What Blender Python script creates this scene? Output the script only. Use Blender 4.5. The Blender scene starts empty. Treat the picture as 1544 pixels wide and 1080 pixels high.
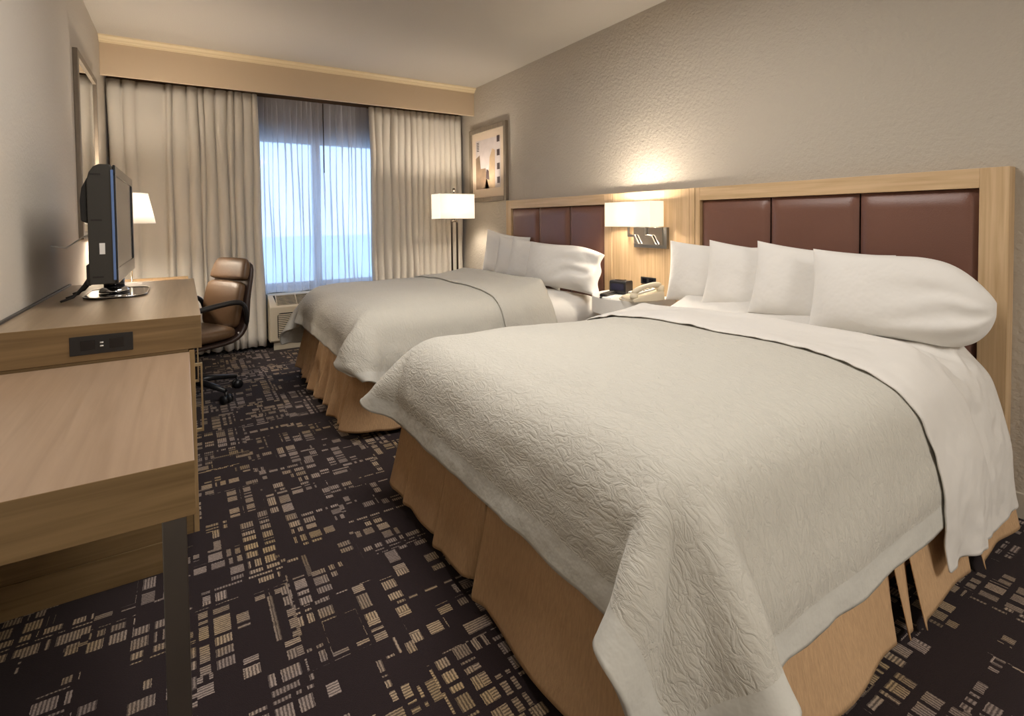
import bpy, bmesh, math, random
import numpy as np
from mathutils import Vector, Matrix, noise
C = bpy.context.scene.collection
SC = bpy.context.scene
PI = math.pi

# ------------------------------------------------------------------ camera
EYE = 1.1
def make_camera():
    yaw, pitch, roll = 0.565368, 0.030394, -0.010146
    f = Vector((math.sin(yaw)*math.cos(pitch), math.cos(yaw)*math.cos(pitch), -math.sin(pitch)))
    r0 = Vector((math.cos(yaw), -math.sin(yaw), 0)); u0 = r0.cross(f)
    r = r0*math.cos(roll)+u0*math.sin(roll); u = -r0*math.sin(roll)+u0*math.cos(roll)
    cd = bpy.data.cameras.new('camera'); o = bpy.data.objects.new('camera', cd); C.objects.link(o)
    m = Matrix((r, u, -f)).transposed().to_4x4(); m.translation = (0, 0, EYE); o.matrix_world = m
    cd.sensor_width = 36; cd.lens = 780.18*36/1544; cd.shift_y = (355.3-540)/1544; cd.clip_start = .02
    SC.camera = o
make_camera()
SC.view_settings.view_transform = 'Standard'; SC.view_settings.look = 'None'
SC.view_settings.exposure = 0.55; SC.view_settings.gamma = 1; SC.view_settings.use_curve_mapping = False

# ------------------------------------------------------------------ sky
w = bpy.data.worlds.new('sky'); SC.world = w; w.use_nodes = True
nt = w.node_tree; nt.nodes.clear()
tc = nt.nodes.new('ShaderNodeTexCoord'); sp = nt.nodes.new('ShaderNodeSeparateXYZ'); cr = nt.nodes.new('ShaderNodeValToRGB')
bg = nt.nodes.new('ShaderNodeBackground'); wo = nt.nodes.new('ShaderNodeOutputWorld')
nt.links.new(tc.outputs['Generated'], sp.inputs[0]); nt.links.new(sp.outputs['Z'], cr.inputs[0])
cr.color_ramp.elements[0].position = 0.0; cr.color_ramp.elements[0].color = (.58, .75, 1, 1)
cr.color_ramp.elements[1].position = .45; cr.color_ramp.elements[1].color = (.46, .68, 1, 1)
nt.links.new(cr.outputs[0], bg.inputs[0]); bg.inputs[1].default_value = 2.5
nt.links.new(bg.outputs[0], wo.inputs[0])

# ------------------------------------------------------------------ lamps of the room, plus an added ceiling fill
def area(name, loc, size, power, col, rot=(0, 0, 0), sy=None):
    l = bpy.data.lights.new(name, 'AREA'); l.energy = power; l.color = col; l.size = size
    if sy: l.shape = 'RECTANGLE'; l.size_y = sy
    o = bpy.data.objects.new(name, l); C.objects.link(o); o.location = loc; o.rotation_euler = rot; return o
def point(name, loc, power, col, r=.04):
    l = bpy.data.lights.new(name, 'POINT'); l.energy = power; l.color = col; l.shadow_soft_size = r
    o = bpy.data.objects.new(name, l); C.objects.link(o); o.location = loc; return o
WARM = (1, .88, .73)
area('entry_light', (1.15, -1.7, 2.36), .7, 46, (1, .95, .89))
area('room_fill', (.9, 1.7, 2.38), 1.0, 26, (1, .95, .90))  # added fill above the frame, brightens the beds and far half
P_SCONCE = point('sconce_bulb', (2.38, 2.345, 1.135), 34, WARM, .05)
P_FLOOR = point('floor_lamp_bulb', (2.18, 4.45, 1.25), 19, WARM, .05)
P_TABLE = point('table_lamp_bulb', (-.30, 4.1, 1.20), 30, WARM, .05)

# ------------------------------------------------------------------ materials
MATS = {}
def nodes(m): m.use_nodes = True; return m.node_tree, m.node_tree.nodes['Principled BSDF']
def mat(name, col, rough=.5, metal=0, bump=None, var=None, spec=.5, sheen=0, emit=None, coat=0):
    """bump=(scale, distance, detail, stretch) ; var=(scale, amount, stretch)"""
    if name in MATS: return MATS[name]
    m = bpy.data.materials.new(name); nt, b = nodes(m)
    b.inputs['Base Color'].default_value = (*col, 1); b.inputs['Roughness'].default_value = rough
    b.inputs['Metallic'].default_value = metal; b.inputs['Specular IOR Level'].default_value = spec
    b.inputs['Sheen Weight'].default_value = sheen; b.inputs['Coat Weight'].default_value = coat
    N = nt.nodes.new; L = nt.links.new
    t = N('ShaderNodeTexCoord')
    if var:
        mp = N('ShaderNodeMapping'); mp.inputs['Scale'].default_value = var[2] if len(var) > 2 else (1, 1, 1)
        n = N('ShaderNodeTexNoise'); n.inputs['Scale'].default_value = var[0]; n.inputs['Detail'].default_value = 5
        L(t.outputs['Object'], mp.inputs[0]); L(mp.outputs[0], n.inputs['Vector'])
        mx = N('ShaderNodeMix'); mx.data_type = 'RGBA'
        a = var[1]; mx.inputs[6].default_value = (*[c*(1-a) for c in col], 1); mx.inputs[7].default_value = (*[min(1, c*(1+a)) for c in col], 1)
        L(n.outputs['Fac'], mx.inputs[0]); L(mx.outputs[2], b.inputs['Base Color'])
    if bump:
        mp = N('ShaderNodeMapping'); mp.inputs['Scale'].default_value = bump[3] if len(bump) > 3 else (1, 1, 1)
        n = N('ShaderNodeTexNoise'); n.inputs['Scale'].default_value = bump[0]; n.inputs['Detail'].default_value = bump[2]
        L(t.outputs['Object'], mp.inputs[0]); L(mp.outputs[0], n.inputs['Vector'])
        bp = N('ShaderNodeBump'); bp.inputs['Distance'].default_value = bump[1]; bp.inputs['Strength'].default_value = 1
        L(n.outputs['Fac'], bp.inputs['Height']); L(bp.outputs[0], b.inputs['Normal'])
    if emit:
        b.inputs['Emission Color'].default_value = (*emit[0], 1); b.inputs['Emission Strength'].default_value = emit[1]
    MATS[name] = m; return m

def wood(name, dark, light, rough=.35, axis=1, scale=1.0, bumpd=.0004):
    """straight grain along the given axis (object space)"""
    m = bpy.data.materials.new(name); nt, b = nodes(m); N = nt.nodes.new; L = nt.links.new
    t = N('ShaderNodeTexCoord'); mp = N('ShaderNodeMapping')
    s = [60*scale]*3; s[axis] = 2.2*scale; mp.inputs['Scale'].default_value = s
    L(t.outputs['Object'], mp.inputs[0])
    n = N('ShaderNodeTexNoise'); n.inputs['Scale'].default_value = 1; n.inputs['Detail'].default_value = 6; n.inputs['Distortion'].default_value = .7
    L(mp.outputs[0], n.inputs['Vector'])
    mp2 = N('ShaderNodeMapping'); s2 = [7*scale]*3; s2[axis] = .5*scale; mp2.inputs['Scale'].default_value = s2
    L(t.outputs['Object'], mp2.inputs[0])
    n2 = N('ShaderNodeTexNoise'); n2.inputs['Scale'].default_value = 1; n2.inputs['Detail'].default_value = 3; n2.inputs['Distortion'].default_value = 2.2
    L(mp2.outputs[0], n2.inputs['Vector'])
    wv = N('ShaderNodeMath'); wv.operation = 'MULTIPLY'; wv.inputs[1].default_value = 22; L(n2.outputs['Fac'], wv.inputs[0])
    sn = N('ShaderNodeMath'); sn.operation = 'SINE'; L(wv.outputs[0], sn.inputs[0])
    ma = N('ShaderNodeMath'); ma.operation = 'MULTIPLY_ADD'; ma.inputs[1].default_value = .05; L(sn.outputs[0], ma.inputs[0]); L(n.outputs['Fac'], ma.inputs[2])
    r = N('ShaderNodeValToRGB'); r.color_ramp.elements[0].position = .3; r.color_ramp.elements[1].position = .72
    r.color_ramp.elements[0].color = (*dark, 1); r.color_ramp.elements[1].color = (*light, 1)
    L(ma.outputs[0], r.inputs[0]); L(r.outputs[0], b.inputs['Base Color'])
    b.inputs['Roughness'].default_value = rough
    bp = N('ShaderNodeBump'); bp.inputs['Distance'].default_value = bumpd; L(n.outputs['Fac'], bp.inputs['Height']); L(bp.outputs[0], b.inputs['Normal'])
    MATS[name] = m; return m

def carpet():
    m = bpy.data.materials.new('carpet'); nt, b = nodes(m); N = nt.nodes.new; L = nt.links.new
    def M(op, a, b_=None, c=None):
        n = N('ShaderNodeMath'); n.operation = op
        for i, v in enumerate((a, b_, c)):
            if v is None: continue
            if hasattr(v, 'is_linked') or hasattr(v, 'links'): L(v, n.inputs[i])
            else: n.inputs[i].default_value = v
        return n.outputs[0]
    def V(op, a, b_):
        n = N('ShaderNodeVectorMath'); n.operation = op
        for i, v in enumerate((a, b_)):
            if isinstance(v, tuple): n.inputs[i].default_value = v
            else: L(v, n.inputs[i])
        return n.outputs[0]
    def comb(x, y, z=0.0):
        n = N('ShaderNodeCombineXYZ')
        for i, v in enumerate((x, y, z)):
            if isinstance(v, float): n.inputs[i].default_value = v
            else: L(v, n.inputs[i])
        return n.outputs[0]
    def wn(v):
        n = N('ShaderNodeTexWhiteNoise'); n.noise_dimensions = '3D'; L(v, n.inputs['Vector']); return n.outputs['Value'], n.outputs['Color']
    t = N('ShaderNodeTexCoord').outputs['Object']
    sx = N('ShaderNodeSeparateXYZ'); L(t, sx.inputs[0]); X, Y = sx.outputs[0], sx.outputs[1]
    # irregular quarter-turned tiles
    T = .24
    tx = M('FLOOR', M('DIVIDE', X, T)); ty = M('FLOOR', M('DIVIDE', M('ADD', Y, M('MULTIPLY', tx, .13)), T))
    rv, rc = wn(comb(tx, ty, 3.0))
    sw = M('GREATER_THAN', rv, .5)
    q1 = comb(X, Y); q2 = comb(Y, X)
    mx = N('ShaderNodeMix'); mx.data_type = 'VECTOR'; L(sw, mx.inputs[0]); L(q1, mx.inputs[4]); L(q2, mx.inputs[5]); q = mx.outputs[1]
    q = V('ADD', q, V('MULTIPLY', rc, (3.1, 2.3, 0)))
    def brick(vec, wd, ht, mort, off, freq, smooth=.0):
        n = N('ShaderNodeTexBrick'); L(vec, n.inputs['Vector']); n.inputs['Scale'].default_value = 1
        n.inputs['Color1'].default_value = (0, 0, 0, 1); n.inputs['Color2'].default_value = (1, 1, 1, 1); n.inputs['Mortar'].default_value = (0, 0, 0, 1)
        n.inputs['Brick Width'].default_value = wd; n.inputs['Row Height'].default_value = ht; n.inputs['Mortar Size'].default_value = mort
        n.inputs['Mortar Smooth'].default_value = smooth; n.offset = off; n.offset_frequency = freq; n.squash = 1.7; n.squash_frequency = 3
        return n.outputs['Color']
    wob = N('ShaderNodeTexNoise'); wob.inputs['Scale'].default_value = 160; L(t, wob.inputs['Vector'])
    q = V('ADD', q, V('MULTIPLY', V('SUBTRACT', wob.outputs['Color'], (.5, .5, .5)), (.005, .005, 0)))
    b1 = brick(q, .074, .053, .0065, .37, 2)
    b2 = brick(V('ADD', q, (.013, .017, 0)), .050, .090, .006, .6, 3)
    b3 = brick(V('ADD', q, (.4, .7, 0)), .12, .09, .0, .45, 2)
    m1 = M('GREATER_THAN', b1, .24); m2 = M('GREATER_THAN', b2, .16); m3 = M('GREATER_THAN', b3, .16)
    mask = M('MULTIPLY', M('MULTIPLY', m1, m2), m3)
    # a few long thin bars
    b4 = brick(V('ADD', q, (.2, .1, 0)), .23, .052, .019, .3, 2)
    bar = M('GREATER_THAN', b4, .93)
    b5 = brick(V('ADD', q, (.6, .35, 0)), .05, .30, .017, .5, 2)
    mask = M('MAXIMUM', mask, M('MULTIPLY', bar, .75))
    # yarn stripes
    sq = N('ShaderNodeSeparateXYZ'); L(q, sq.inputs[0])
    dirn = M('GREATER_THAN', M('FRACT', M('MULTIPLY', b3, 7.3)), .5)
    co = N('ShaderNodeMix'); co.data_type = 'FLOAT'; L(dirn, co.inputs[0]); L(sq.outputs[0], co.inputs[2]); L(sq.outputs[1], co.inputs[3])
    st = M('SINE', M('MULTIPLY', co.outputs[0], 2*PI/.0078))
    st = M('MULTIPLY_ADD', st, .40, .60)
    n = N('ShaderNodeTexNoise'); n.inputs['Scale'].default_value = 420; n.inputs['Detail'].default_value = 2; L(t, n.inputs['Vector'])
    fz = M('MULTIPLY_ADD', n.outputs['Fac'], 1.6, .2)
    lf = N('ShaderNodeTexNoise'); lf.inputs['Scale'].default_value = 3.0; lf.inputs['Detail'].default_value = 2; L(t, lf.inputs['Vector'])
    amt = M('MULTIPLY', M('MULTIPLY', mask, st), M('MULTIPLY', fz, M('MULTIPLY_ADD', b1, .55, .45)))
    amt.node.use_clamp = True
    yr = N('ShaderNodeMix'); yr.data_type = 'RGBA'; yr.inputs[6].default_value = (.42, .335, .29, 1); yr.inputs[7].default_value = (.50, .36, .20, 1)
    L(M('MULTIPLY_ADD', M('SUBTRACT', lf.outputs['Fac'], .42), 5.0, 0), yr.inputs[0]); yr.clamp_factor = True
    bs = N('ShaderNodeMix'); bs.data_type = 'RGBA'; bs.inputs[6].default_value = (.0125, .0075, .008, 1); bs.inputs[7].default_value = (.030, .019, .020, 1)
    L(n.outputs['Fac'], bs.inputs[0])
    fin = N('ShaderNodeMix'); fin.data_type = 'RGBA'; L(amt, fin.inputs[0]); L(bs.outputs[2], fin.inputs[6]); L(yr.outputs[2], fin.inputs[7])
    L(fin.outputs[2], b.inputs['Base Color']); b.inputs['Roughness'].default_value = .95; b.inputs['Specular IOR Level'].default_value = .15
    b.inputs['Sheen Weight'].default_value = .06
    bp = N('ShaderNodeBump'); bp.inputs['Distance'].default_value = .002; bp.inputs['Strength'].default_value = .6
    L(M('ADD', M('MULTIPLY', amt, .6), n.outputs['Fac']), bp.inputs['Height']); L(bp.outputs[0], b.inputs['Normal'])
    return m

def cloth_mat(name, col, transl=.35, transp=0.0, bump=None, rough=.9, weave=True):
    m = bpy.data.materials.new(name); nt, b = nodes(m); N = nt.nodes.new; L = nt.links.new
    b.inputs['Base Color'].default_value = (*col, 1); b.inputs['Roughness'].default_value = rough; b.inputs['Specular IOR Level'].default_value = .15
    b.inputs['Sheen Weight'].default_value = .1
    out = nt.nodes['Material Output']; tr = N('ShaderNodeBsdfTranslucent'); tr.inputs[0].default_value = (*[min(1, c*1.05) for c in col], 1)
    mx = N('ShaderNodeMixShader'); mx.inputs[0].default_value = transl; L(b.outputs[0], mx.inputs[1]); L(tr.outputs[0], mx.inputs[2]); last = mx
    if transp:
        tp = N('ShaderNodeBsdfTransparent'); m2 = N('ShaderNodeMixShader'); m2.inputs[0].default_value = transp
        L(mx.outputs[0], m2.inputs[1]); L(tp.outputs[0], m2.inputs[2]); last = m2
    L(last.outputs[0], out.inputs[0])
    if bump:
        t = N('ShaderNodeTexCoord'); mp = N('ShaderNodeMapping'); mp.inputs['Scale'].default_value = bump[3] if len(bump) > 3 else (1, 1, 1)
        n = N('ShaderNodeTexNoise'); n.inputs['Scale'].default_value = bump[0]; n.inputs['Detail'].default_value = bump[2]
        L(t.outputs['Object'], mp.inputs[0]); L(mp.outputs[0], n.inputs['Vector'])
        bp = N('ShaderNodeBump'); bp.inputs['Distance'].default_value = bump[1]; L(n.outputs['Fac'], bp.inputs['Height'])
        L(bp.outputs[0], b.inputs['Normal']); L(bp.outputs[0], tr.inputs['Normal'])
    MATS[name] = m; return m

def duvet_mat():
    """puckered matelasse cotton"""
    m = bpy.data.materials.new('puckered_cotton'); nt, b = nodes(m); N = nt.nodes.new; L = nt.links.new
    b.inputs['Base Color'].default_value = (.555, .53, .465, 1); b.inputs['Roughness'].default_value = .85; b.inputs['Specular IOR Level'].default_value = .2
    b.inputs['Sheen Weight'].default_value = .15
    t = N('ShaderNodeTexCoord'); mp = N('ShaderNodeMapping'); mp.inputs['Scale'].default_value = (1, .45, 1); L(t.outputs['UV'], mp.inputs[0])
    n = N('ShaderNodeTexNoise'); n.inputs['Scale'].default_value = 56; n.inputs['Detail'].default_value = 4; n.inputs['Distortion'].default_value = .9; L(mp.outputs[0], n.inputs['Vector'])
    a = N('ShaderNodeMath'); a.operation = 'SUBTRACT'; a.inputs[1].default_value = .5; L(n.outputs['Fac'], a.inputs[0])
    ab = N('ShaderNodeMath'); ab.operation = 'ABSOLUTE'; L(a.outputs[0], ab.inputs[0])
    pw = N('ShaderNodeMath'); pw.operation = 'POWER'; pw.inputs[1].default_value = .6; L(ab.outputs[0], pw.inputs[0])
    n2 = N('ShaderNodeTexNoise'); n2.inputs['Scale'].default_value = 260; n2.inputs['Detail'].default_value = 2; L(t.outputs['UV'], n2.inputs['Vector'])
    s = N('ShaderNodeMath'); s.operation = 'MULTIPLY_ADD'; s.inputs[1].default_value = .12; L(n2.outputs['Fac'], s.inputs[0]); L(pw.outputs[0], s.inputs[2])
    bp = N('ShaderNodeBump'); bp.inputs['Distance'].default_value = .0075; bp.inputs['Strength'].default_value = .6
    L(s.outputs[0], bp.inputs['Height']); L(bp.outputs[0], b.inputs['Normal'])
    return m

M_CARPET = carpet()
M_WALL = mat('taupe_wall_paint', (.47, .42, .35), .75, bump=(62, .0042, 2), spec=.25)
M_WALL2 = mat('grey_wall_paint', (.55, .50, .43), .75, bump=(75, .0012, 2), spec=.25)
M_CEIL = mat('ceiling_paint', (.43, .39, .335), .9, bump=(120, .0008, 2), spec=.2)
M_VAL = mat('peach_valance_paint', (.56, .44, .31), .7, spec=.3)
M_MOULD = mat('cream_moulding', (.66, .54, .35), .5, spec=.4)
M_BASE = mat('baseboard_paint', (.50, .45, .37), .5)
M_MAPLE = wood('maple_veneer', (.50, .335, .175), (.66, .47, .275), .38, axis=2, scale=1)
M_MAPLE_H = wood('maple_veneer_rail', (.50, .335, .175), (.66, .47, .275), .38, axis=1, scale=1)
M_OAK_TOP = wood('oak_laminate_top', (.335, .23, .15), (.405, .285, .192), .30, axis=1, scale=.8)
M_OAK_TOP_DIM = wood('oak_laminate_top_dim', (.265, .19, .115), (.35, .255, .16), .30, axis=1, scale=.8)  # same laminate as the desk top, with its dimmer light put into the colours
M_OAK_X = wood('oak_laminate_front_shaded', (.165, .102, .042), (.27, .175, .080), .4, axis=0, scale=.8)  # faces turned from the lamps: their shade is put into the wood colours
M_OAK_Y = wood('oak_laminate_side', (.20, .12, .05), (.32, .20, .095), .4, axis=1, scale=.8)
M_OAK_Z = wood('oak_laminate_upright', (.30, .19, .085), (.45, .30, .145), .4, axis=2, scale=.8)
M_LEATH = mat('brown_leather', (.165, .075, .052), .36, bump=(260, .0006, 3), var=(3, .12))
M_CHLEATH = mat('chair_leather', (.105, .058, .028), .42, bump=(200, .0006, 3))
M_BLACKP = mat('black_plastic', (.012, .012, .013), .38, bump=(500, .0001, 1))
M_GLOSSB = mat('gloss_black', (.008, .008, .010), .08)
M_SCREEN = mat('lcd_screen', (.02, .02, .018), .12, spec=.8)
M_CHROME = mat('chrome', (.72, .70, .67), .12, 1)
M_STEEL = mat('brushed_steel', (.30, .29, .27), .32, 1)
M_BRONZE = mat('dark_bronze', (.06, .045, .032), .35, .8)
M_BRASS = mat('satin_brass', (.72, .60, .38), .35, 1)
M_SILVERF = wood('champagne_frame', (.16, .125, .09), (.235, .19, .14), .45, axis=2, scale=1.5)
M_MIRROR = mat('mirror_silver', (.92, .92, .90), .02, 1)
M_WHITE_L = mat('white_laminate', (.72, .70, .66), .3)
M_PILLOW = cloth_mat('white_pillowcase', (.80, .775, .73), .08, 0, (9, .010, 3, (1, 1, 1)))
M_SHEET = cloth_mat('white_sheet', (.76, .73, .68), .08, 0, (14, .004, 3))
M_DUVET = duvet_mat()
M_BORDER = mat('duvet_border_cotton', (.59, .575, .52), .8, bump=(24, .004, 3), spec=.2)
M_SKIRT = mat('tan_bed_skirt', (.52, .335, .185), .85, bump=(1, .0016, 2, (330, 330, 8)), var=(1, .26, (240, 240, 3)), spec=.2)
M_MATT = mat('mattress_cover', (.74, .71, .66), .85, bump=(30, .002, 3))
M_DRAPE = cloth_mat('beige_drape', (.70, .65, .575), .12, 0, (220, .0008, 2))
M_SHEER = cloth_mat('white_sheer', (.72, .71, .74), .6, .33)
M_LINER = cloth_mat('curtain_lining', (.7, .66, .6), .3)
M_SHADE = cloth_mat('lamp_shade_linen', (.84, .81, .76), .42, 0, (300, .0003, 1))
def shade_mat(name, e, tr=.42):
    m = MATS['lamp_shade_linen'].copy(); m.name = name; b = m.node_tree.nodes['Principled BSDF']; m.node_tree.nodes['Mix Shader'].inputs[0].default_value = tr
    b.inputs['Emission Color'].default_value = (1, .90, .76, 1); b.inputs['Emission Strength'].default_value = e; return m
M_SHADE_S = shade_mat('sconce_shade_lit', .25); M_SHADE_F = shade_mat('floor_shade_lit', .1, .30); M_SHADE_T = shade_mat('table_shade_lit', .1, .22)
M_PTAC = mat('almond_plastic', (.56, .49, .37), .45)
M_DARK = mat('dark_recess', (.02, .017, .015), .8)
M_PHONE = mat('ivory_phone_plastic', (.62, .54, .40), .35)
M_WFRAME = mat('window_frame_paint', (.62, .62, .60), .4)
M_PAPER = mat('paper', (.75, .74, .72), .8)
M_GROUND = mat('outdoor_ground', (.72, .80, .88), .95, var=(.15, .25))
def glass():
    m = bpy.data.materials.new('window_glass'); nt, b = nodes(m); N = nt.nodes.new; L = nt.links.new
    tp = N('ShaderNodeBsdfTransparent'); tp.inputs[0].default_value = (.93, .96, 1, 1); g = N('ShaderNodeBsdfGlossy'); g.inputs['Roughness'].default_value = .02
    mx = N('ShaderNodeMixShader'); mx.inputs[0].default_value = .06; L(tp.outputs[0], mx.inputs[1]); L(g.outputs[0], mx.inputs[2])
    L(mx.outputs[0], nt.nodes['Material Output'].inputs[0]); return m
M_GLASS = glass()

# ------------------------------------------------------------------ helpers
def link(name, me, m, parent=None, smooth=True, bevel=0, seg=2, sub=0, solid=0, autos=True):
    o = bpy.data.objects.new(name, me); C.objects.link(o)
    if m is not None:
        for x in (m if isinstance(m, (list, tuple)) else [m]): me.materials.append(x)
    if smooth:
        for p in me.polygons: p.use_smooth = True
    if parent: o.parent = parent
    if sub: md = o.modifiers.new('sub', 'SUBSURF'); md.levels = sub; md.render_levels = sub
    if solid: md = o.modifiers.new('sol', 'SOLIDIFY'); md.thickness = solid; md.offset = 0
    if bevel:
        md = o.modifiers.new('bev', 'BEVEL'); md.width = bevel; md.segments = seg; md.limit_method = 'ANGLE'; md.angle_limit = math.radians(40)
        md.harden_normals = True
    return o
def tag(o, label=None, cat=None, group=None, kind=None):
    if label: o['label'] = label
    if cat: o['category'] = cat
    if group: o['group'] = group
    if kind: o['kind'] = kind
    return o
def thing(name, loc, label, cat, group=None, rz=0, rot=None):
    o = bpy.data.objects.new(name, None); C.objects.link(o); o.location = loc; o.rotation_euler = rot or (0, 0, rz); o.empty_display_size = .1
    return tag(o, label, cat, group)
class MB:
    def __init__(s): s.bm = bmesh.new()
    def box(s, a, b, m=0):
        x0, y0, z0 = a; x1, y1, z1 = b
        x0, x1 = min(x0, x1), max(x0, x1); y0, y1 = min(y0, y1), max(y0, y1); z0, z1 = min(z0, z1), max(z0, z1)
        v = [s.bm.verts.new(p) for p in ((x0,y0,z0),(x1,y0,z0),(x1,y1,z0),(x0,y1,z0),(x0,y0,z1),(x1,y0,z1),(x1,y1,z1),(x0,y1,z1))]
        for f in ((3,2,1,0),(4,5,6,7),(0,1,5,4),(1,2,6,5),(2,3,7,6),(3,0,4,7)):
            fc = s.bm.faces.new([v[i] for i in f]); fc.material_index = m
        return s
    def tube(s, pts, r, n=12, cap=True, m=0):
        pts = [Vector(p) for p in pts]; rs = r if isinstance(r, (list, tuple)) else [r]*len(pts)
        rings = []; up = None
        for i, p in enumerate(pts):
            t = (pts[min(i+1, len(pts)-1)]-pts[max(i-1, 0)]).normalized()
            if up is None: up = Vector((0, 0, 1)) if abs(t.z) < .9 else Vector((1, 0, 0))
            a = t.cross(up).normalized(); bb = a.cross(t).normalized(); up = bb
            rings.append([s.bm.verts.new(p+(a*math.cos(k*2*PI/n)+bb*math.sin(k*2*PI/n))*rs[i]) for k in range(n)])
        for A, B in zip(rings, rings[1:]):
            for k in range(n): s.bm.faces.new((A[k], A[(k+1) % n], B[(k+1) % n], B[k])).material_index = m
        if cap: s.bm.faces.new(rings[0][::-1]); s.bm.faces.new(rings[-1])
        return s
    def lathe(s, prof, n=32, c=(0, 0), sx=1, sy=1, capt=True, capb=True):
        rings = [[s.bm.verts.new((c[0]+r*sx*math.cos(k*2*PI/n), c[1]+r*sy*math.sin(k*2*PI/n), z)) for k in range(n)] for r, z in prof]
        for A, B in zip(rings, rings[1:]):
            for k in range(n): s.bm.faces.new((A[k], A[(k+1) % n], B[(k+1) % n], B[k]))
        if capb: s.bm.faces.new(rings[0][::-1])
        if capt: s.bm.faces.new(rings[-1])
        return s
    def prism(s, pts, z0, z1, axis=2):
        """polygon pts (2D) extruded along axis"""
        def P(p, z):
            if axis == 2: return (p[0], p[1], z)
            if axis == 0: return (z, p[0], p[1])
            return (p[0], z, p[1])
        a = [s.bm.verts.new(P(p, z0)) for p in pts]; b = [s.bm.verts.new(P(p, z1)) for p in pts]; n = len(pts)
        s.bm.faces.new(a[::-1]); s.bm.faces.new(b)
        for i in range(n): s.bm.faces.new((a[i], a[(i+1) % n], b[(i+1) % n], b[i]))
        return s
    def done(s, name, m, parent=None, **k):
        bmesh.ops.recalc_face_normals(s.bm, faces=s.bm.faces)
        me = bpy.data.meshes.new(name); s.bm.to_mesh(me); s.bm.free(); return link(name, me, m, parent, **k)
def box(name, a, b, m, parent=None, bevel=.002, **k): return MB().box(a, b).done(name, m, parent, smooth=False if not bevel else True, bevel=bevel, **k)
def rrect(w, h, r, n=6, cx=0, cy=0):
    out = []
    for sx, sy, a in ((1, 1, 0), (-1, 1, 90), (-1, -1, 180), (1, -1, 270)):
        for k in range(n+1):
            t = math.radians(a+90*k/n); out.append((cx+sx*(w/2-r)+r*math.cos(t), cy+sy*(h/2-r)+r*math.sin(t)))
    return out
def gridmesh(name, P, m, parent=None, uv=None, **k):
    n, q = len(P), len(P[0])
    vs = [tuple(p) for row in P for p in row]
    fs = [(i*q+j, (i+1)*q+j, (i+1)*q+j+1, i*q+j+1) for i in range(n-1) for j in range(q-1)]
    me = bpy.data.meshes.new(name); me.from_pydata(vs, [], fs)
    if uv:
        l = me.uv_layers.new(name='uv')
        for p in me.polygons:
            for li, vi in zip(p.loop_indices, p.vertices): l.data[li].uv = uv(vi//q, vi % q)
    return link(name, me, m, parent, **k)

# ------------------------------------------------------------------ room
XL, XR, YW, YB, H = -.475, 2.54, 5.06, -2.6, 2.44
def struct(o): o['kind'] = 'structure'; return o
struct(box('floor', (XL-.1, YB-.1, -.08), (XR+.1, YW+.1, 0), M_CARPET, bevel=0))
struct(box('ceiling', (XL-.1, YB-.1, H), (XR+.1, YW+.1, H+.08), M_CEIL, bevel=0))
struct(box('wall_left', (XL-.1, YB-.1, 0), (XL, YW+.1, H), M_WALL2, bevel=0))
struct(box('wall_right', (XR, YB-.1, 0), (XR+.1, YW+.1, H), M_WALL, bevel=0))
struct(box('wall_back', (XL, YB-.1, 0), (XR, YB, H), M_WALL2, bevel=0))
WX0, WX1, WZ0, WZ1 = .35, 1.78, .50, 1.87
wm = MB()
wm.box((XL, YW, 0), (WX0, YW+.14, H)).box((WX1, YW, 0), (XR, YW+.14, H)).box((WX0, YW, 0), (WX1, YW+.14, WZ0)).box((WX0, YW, WZ1), (WX1, YW+.14, H))
struct(wm.done('wall_window', mat('window_wall_shaded', (.13, .09, .065), .8, spec=.2), smooth=False))  # shade behind the sheer and valance is put into this dark wall colour
# window: frame, centre mullion, panes
wf = MB(); t_ = .045; ya, yb = YW+.05, YW+.11
wf.box((WX0, ya, WZ0), (WX0+t_, yb, WZ1)).box((WX1-t_, ya, WZ0), (WX1, yb, WZ1)).box((WX0+t_, ya, WZ0), (WX1-t_, yb, WZ0+t_)).box((WX0+t_, ya, WZ1-t_), (WX1-t_, yb, WZ1))
wf.box((1.03, ya, WZ0+t_), (1.10, yb, WZ1-t_))
win = struct(wf.done('window_1', M_WFRAME, bevel=.003))
box('pane', (WX0+t_, YW+.078, WZ0+t_), (1.03, YW+.083, WZ1-t_), M_GLASS, win, bevel=0)
box('pane', (1.10, YW+.078, WZ0+t_), (WX1-t_, YW+.083, WZ1-t_), M_GLASS, win, bevel=0)
box('window_sill', (WX0-.03, YW-.035, WZ0-.03), (WX1+.03, YW+.05, WZ0), M_WFRAME, win, bevel=.004)
g = struct(box('ground', (-60, YW+.6, -3.2), (70, 160, -3.0), M_GROUND, bevel=0))
struct(box('baseboard_right', (XR-.014, YB, 0), (XR, .60, .095), M_BASE, bevel=.004))
struct(box('baseboard_left', (XL, YB, 0), (XL+.014, 1.03, .095), M_BASE, bevel=.004))
struct(box('baseboard_window', (XL, YW-.014, 0), (.50, YW, .095), mat('window_baseboard', (.16, .13, .11), .6), bevel=.004))
# valance box with crown moulding
v = MB().box((XL, 4.70, 2.165), (XR, 4.725, H)).box((XL, 4.725, H-.02), (XR, YW, H))
struct(v.done('trim_1', M_VAL, smooth=False, bevel=.002))
prof = [(4.70, 2.395), (4.690, 2.395), (4.688, 2.402), (4.680, 2.406), (4.674, 2.418), (4.664, 2.424), (4.655, 2.430), (4.652, 2.44), (4.70, 2.44)]
struct(MB().prism(prof, XL, XR, axis=0).done('trim_2', M_MOULD, smooth=False))
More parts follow.
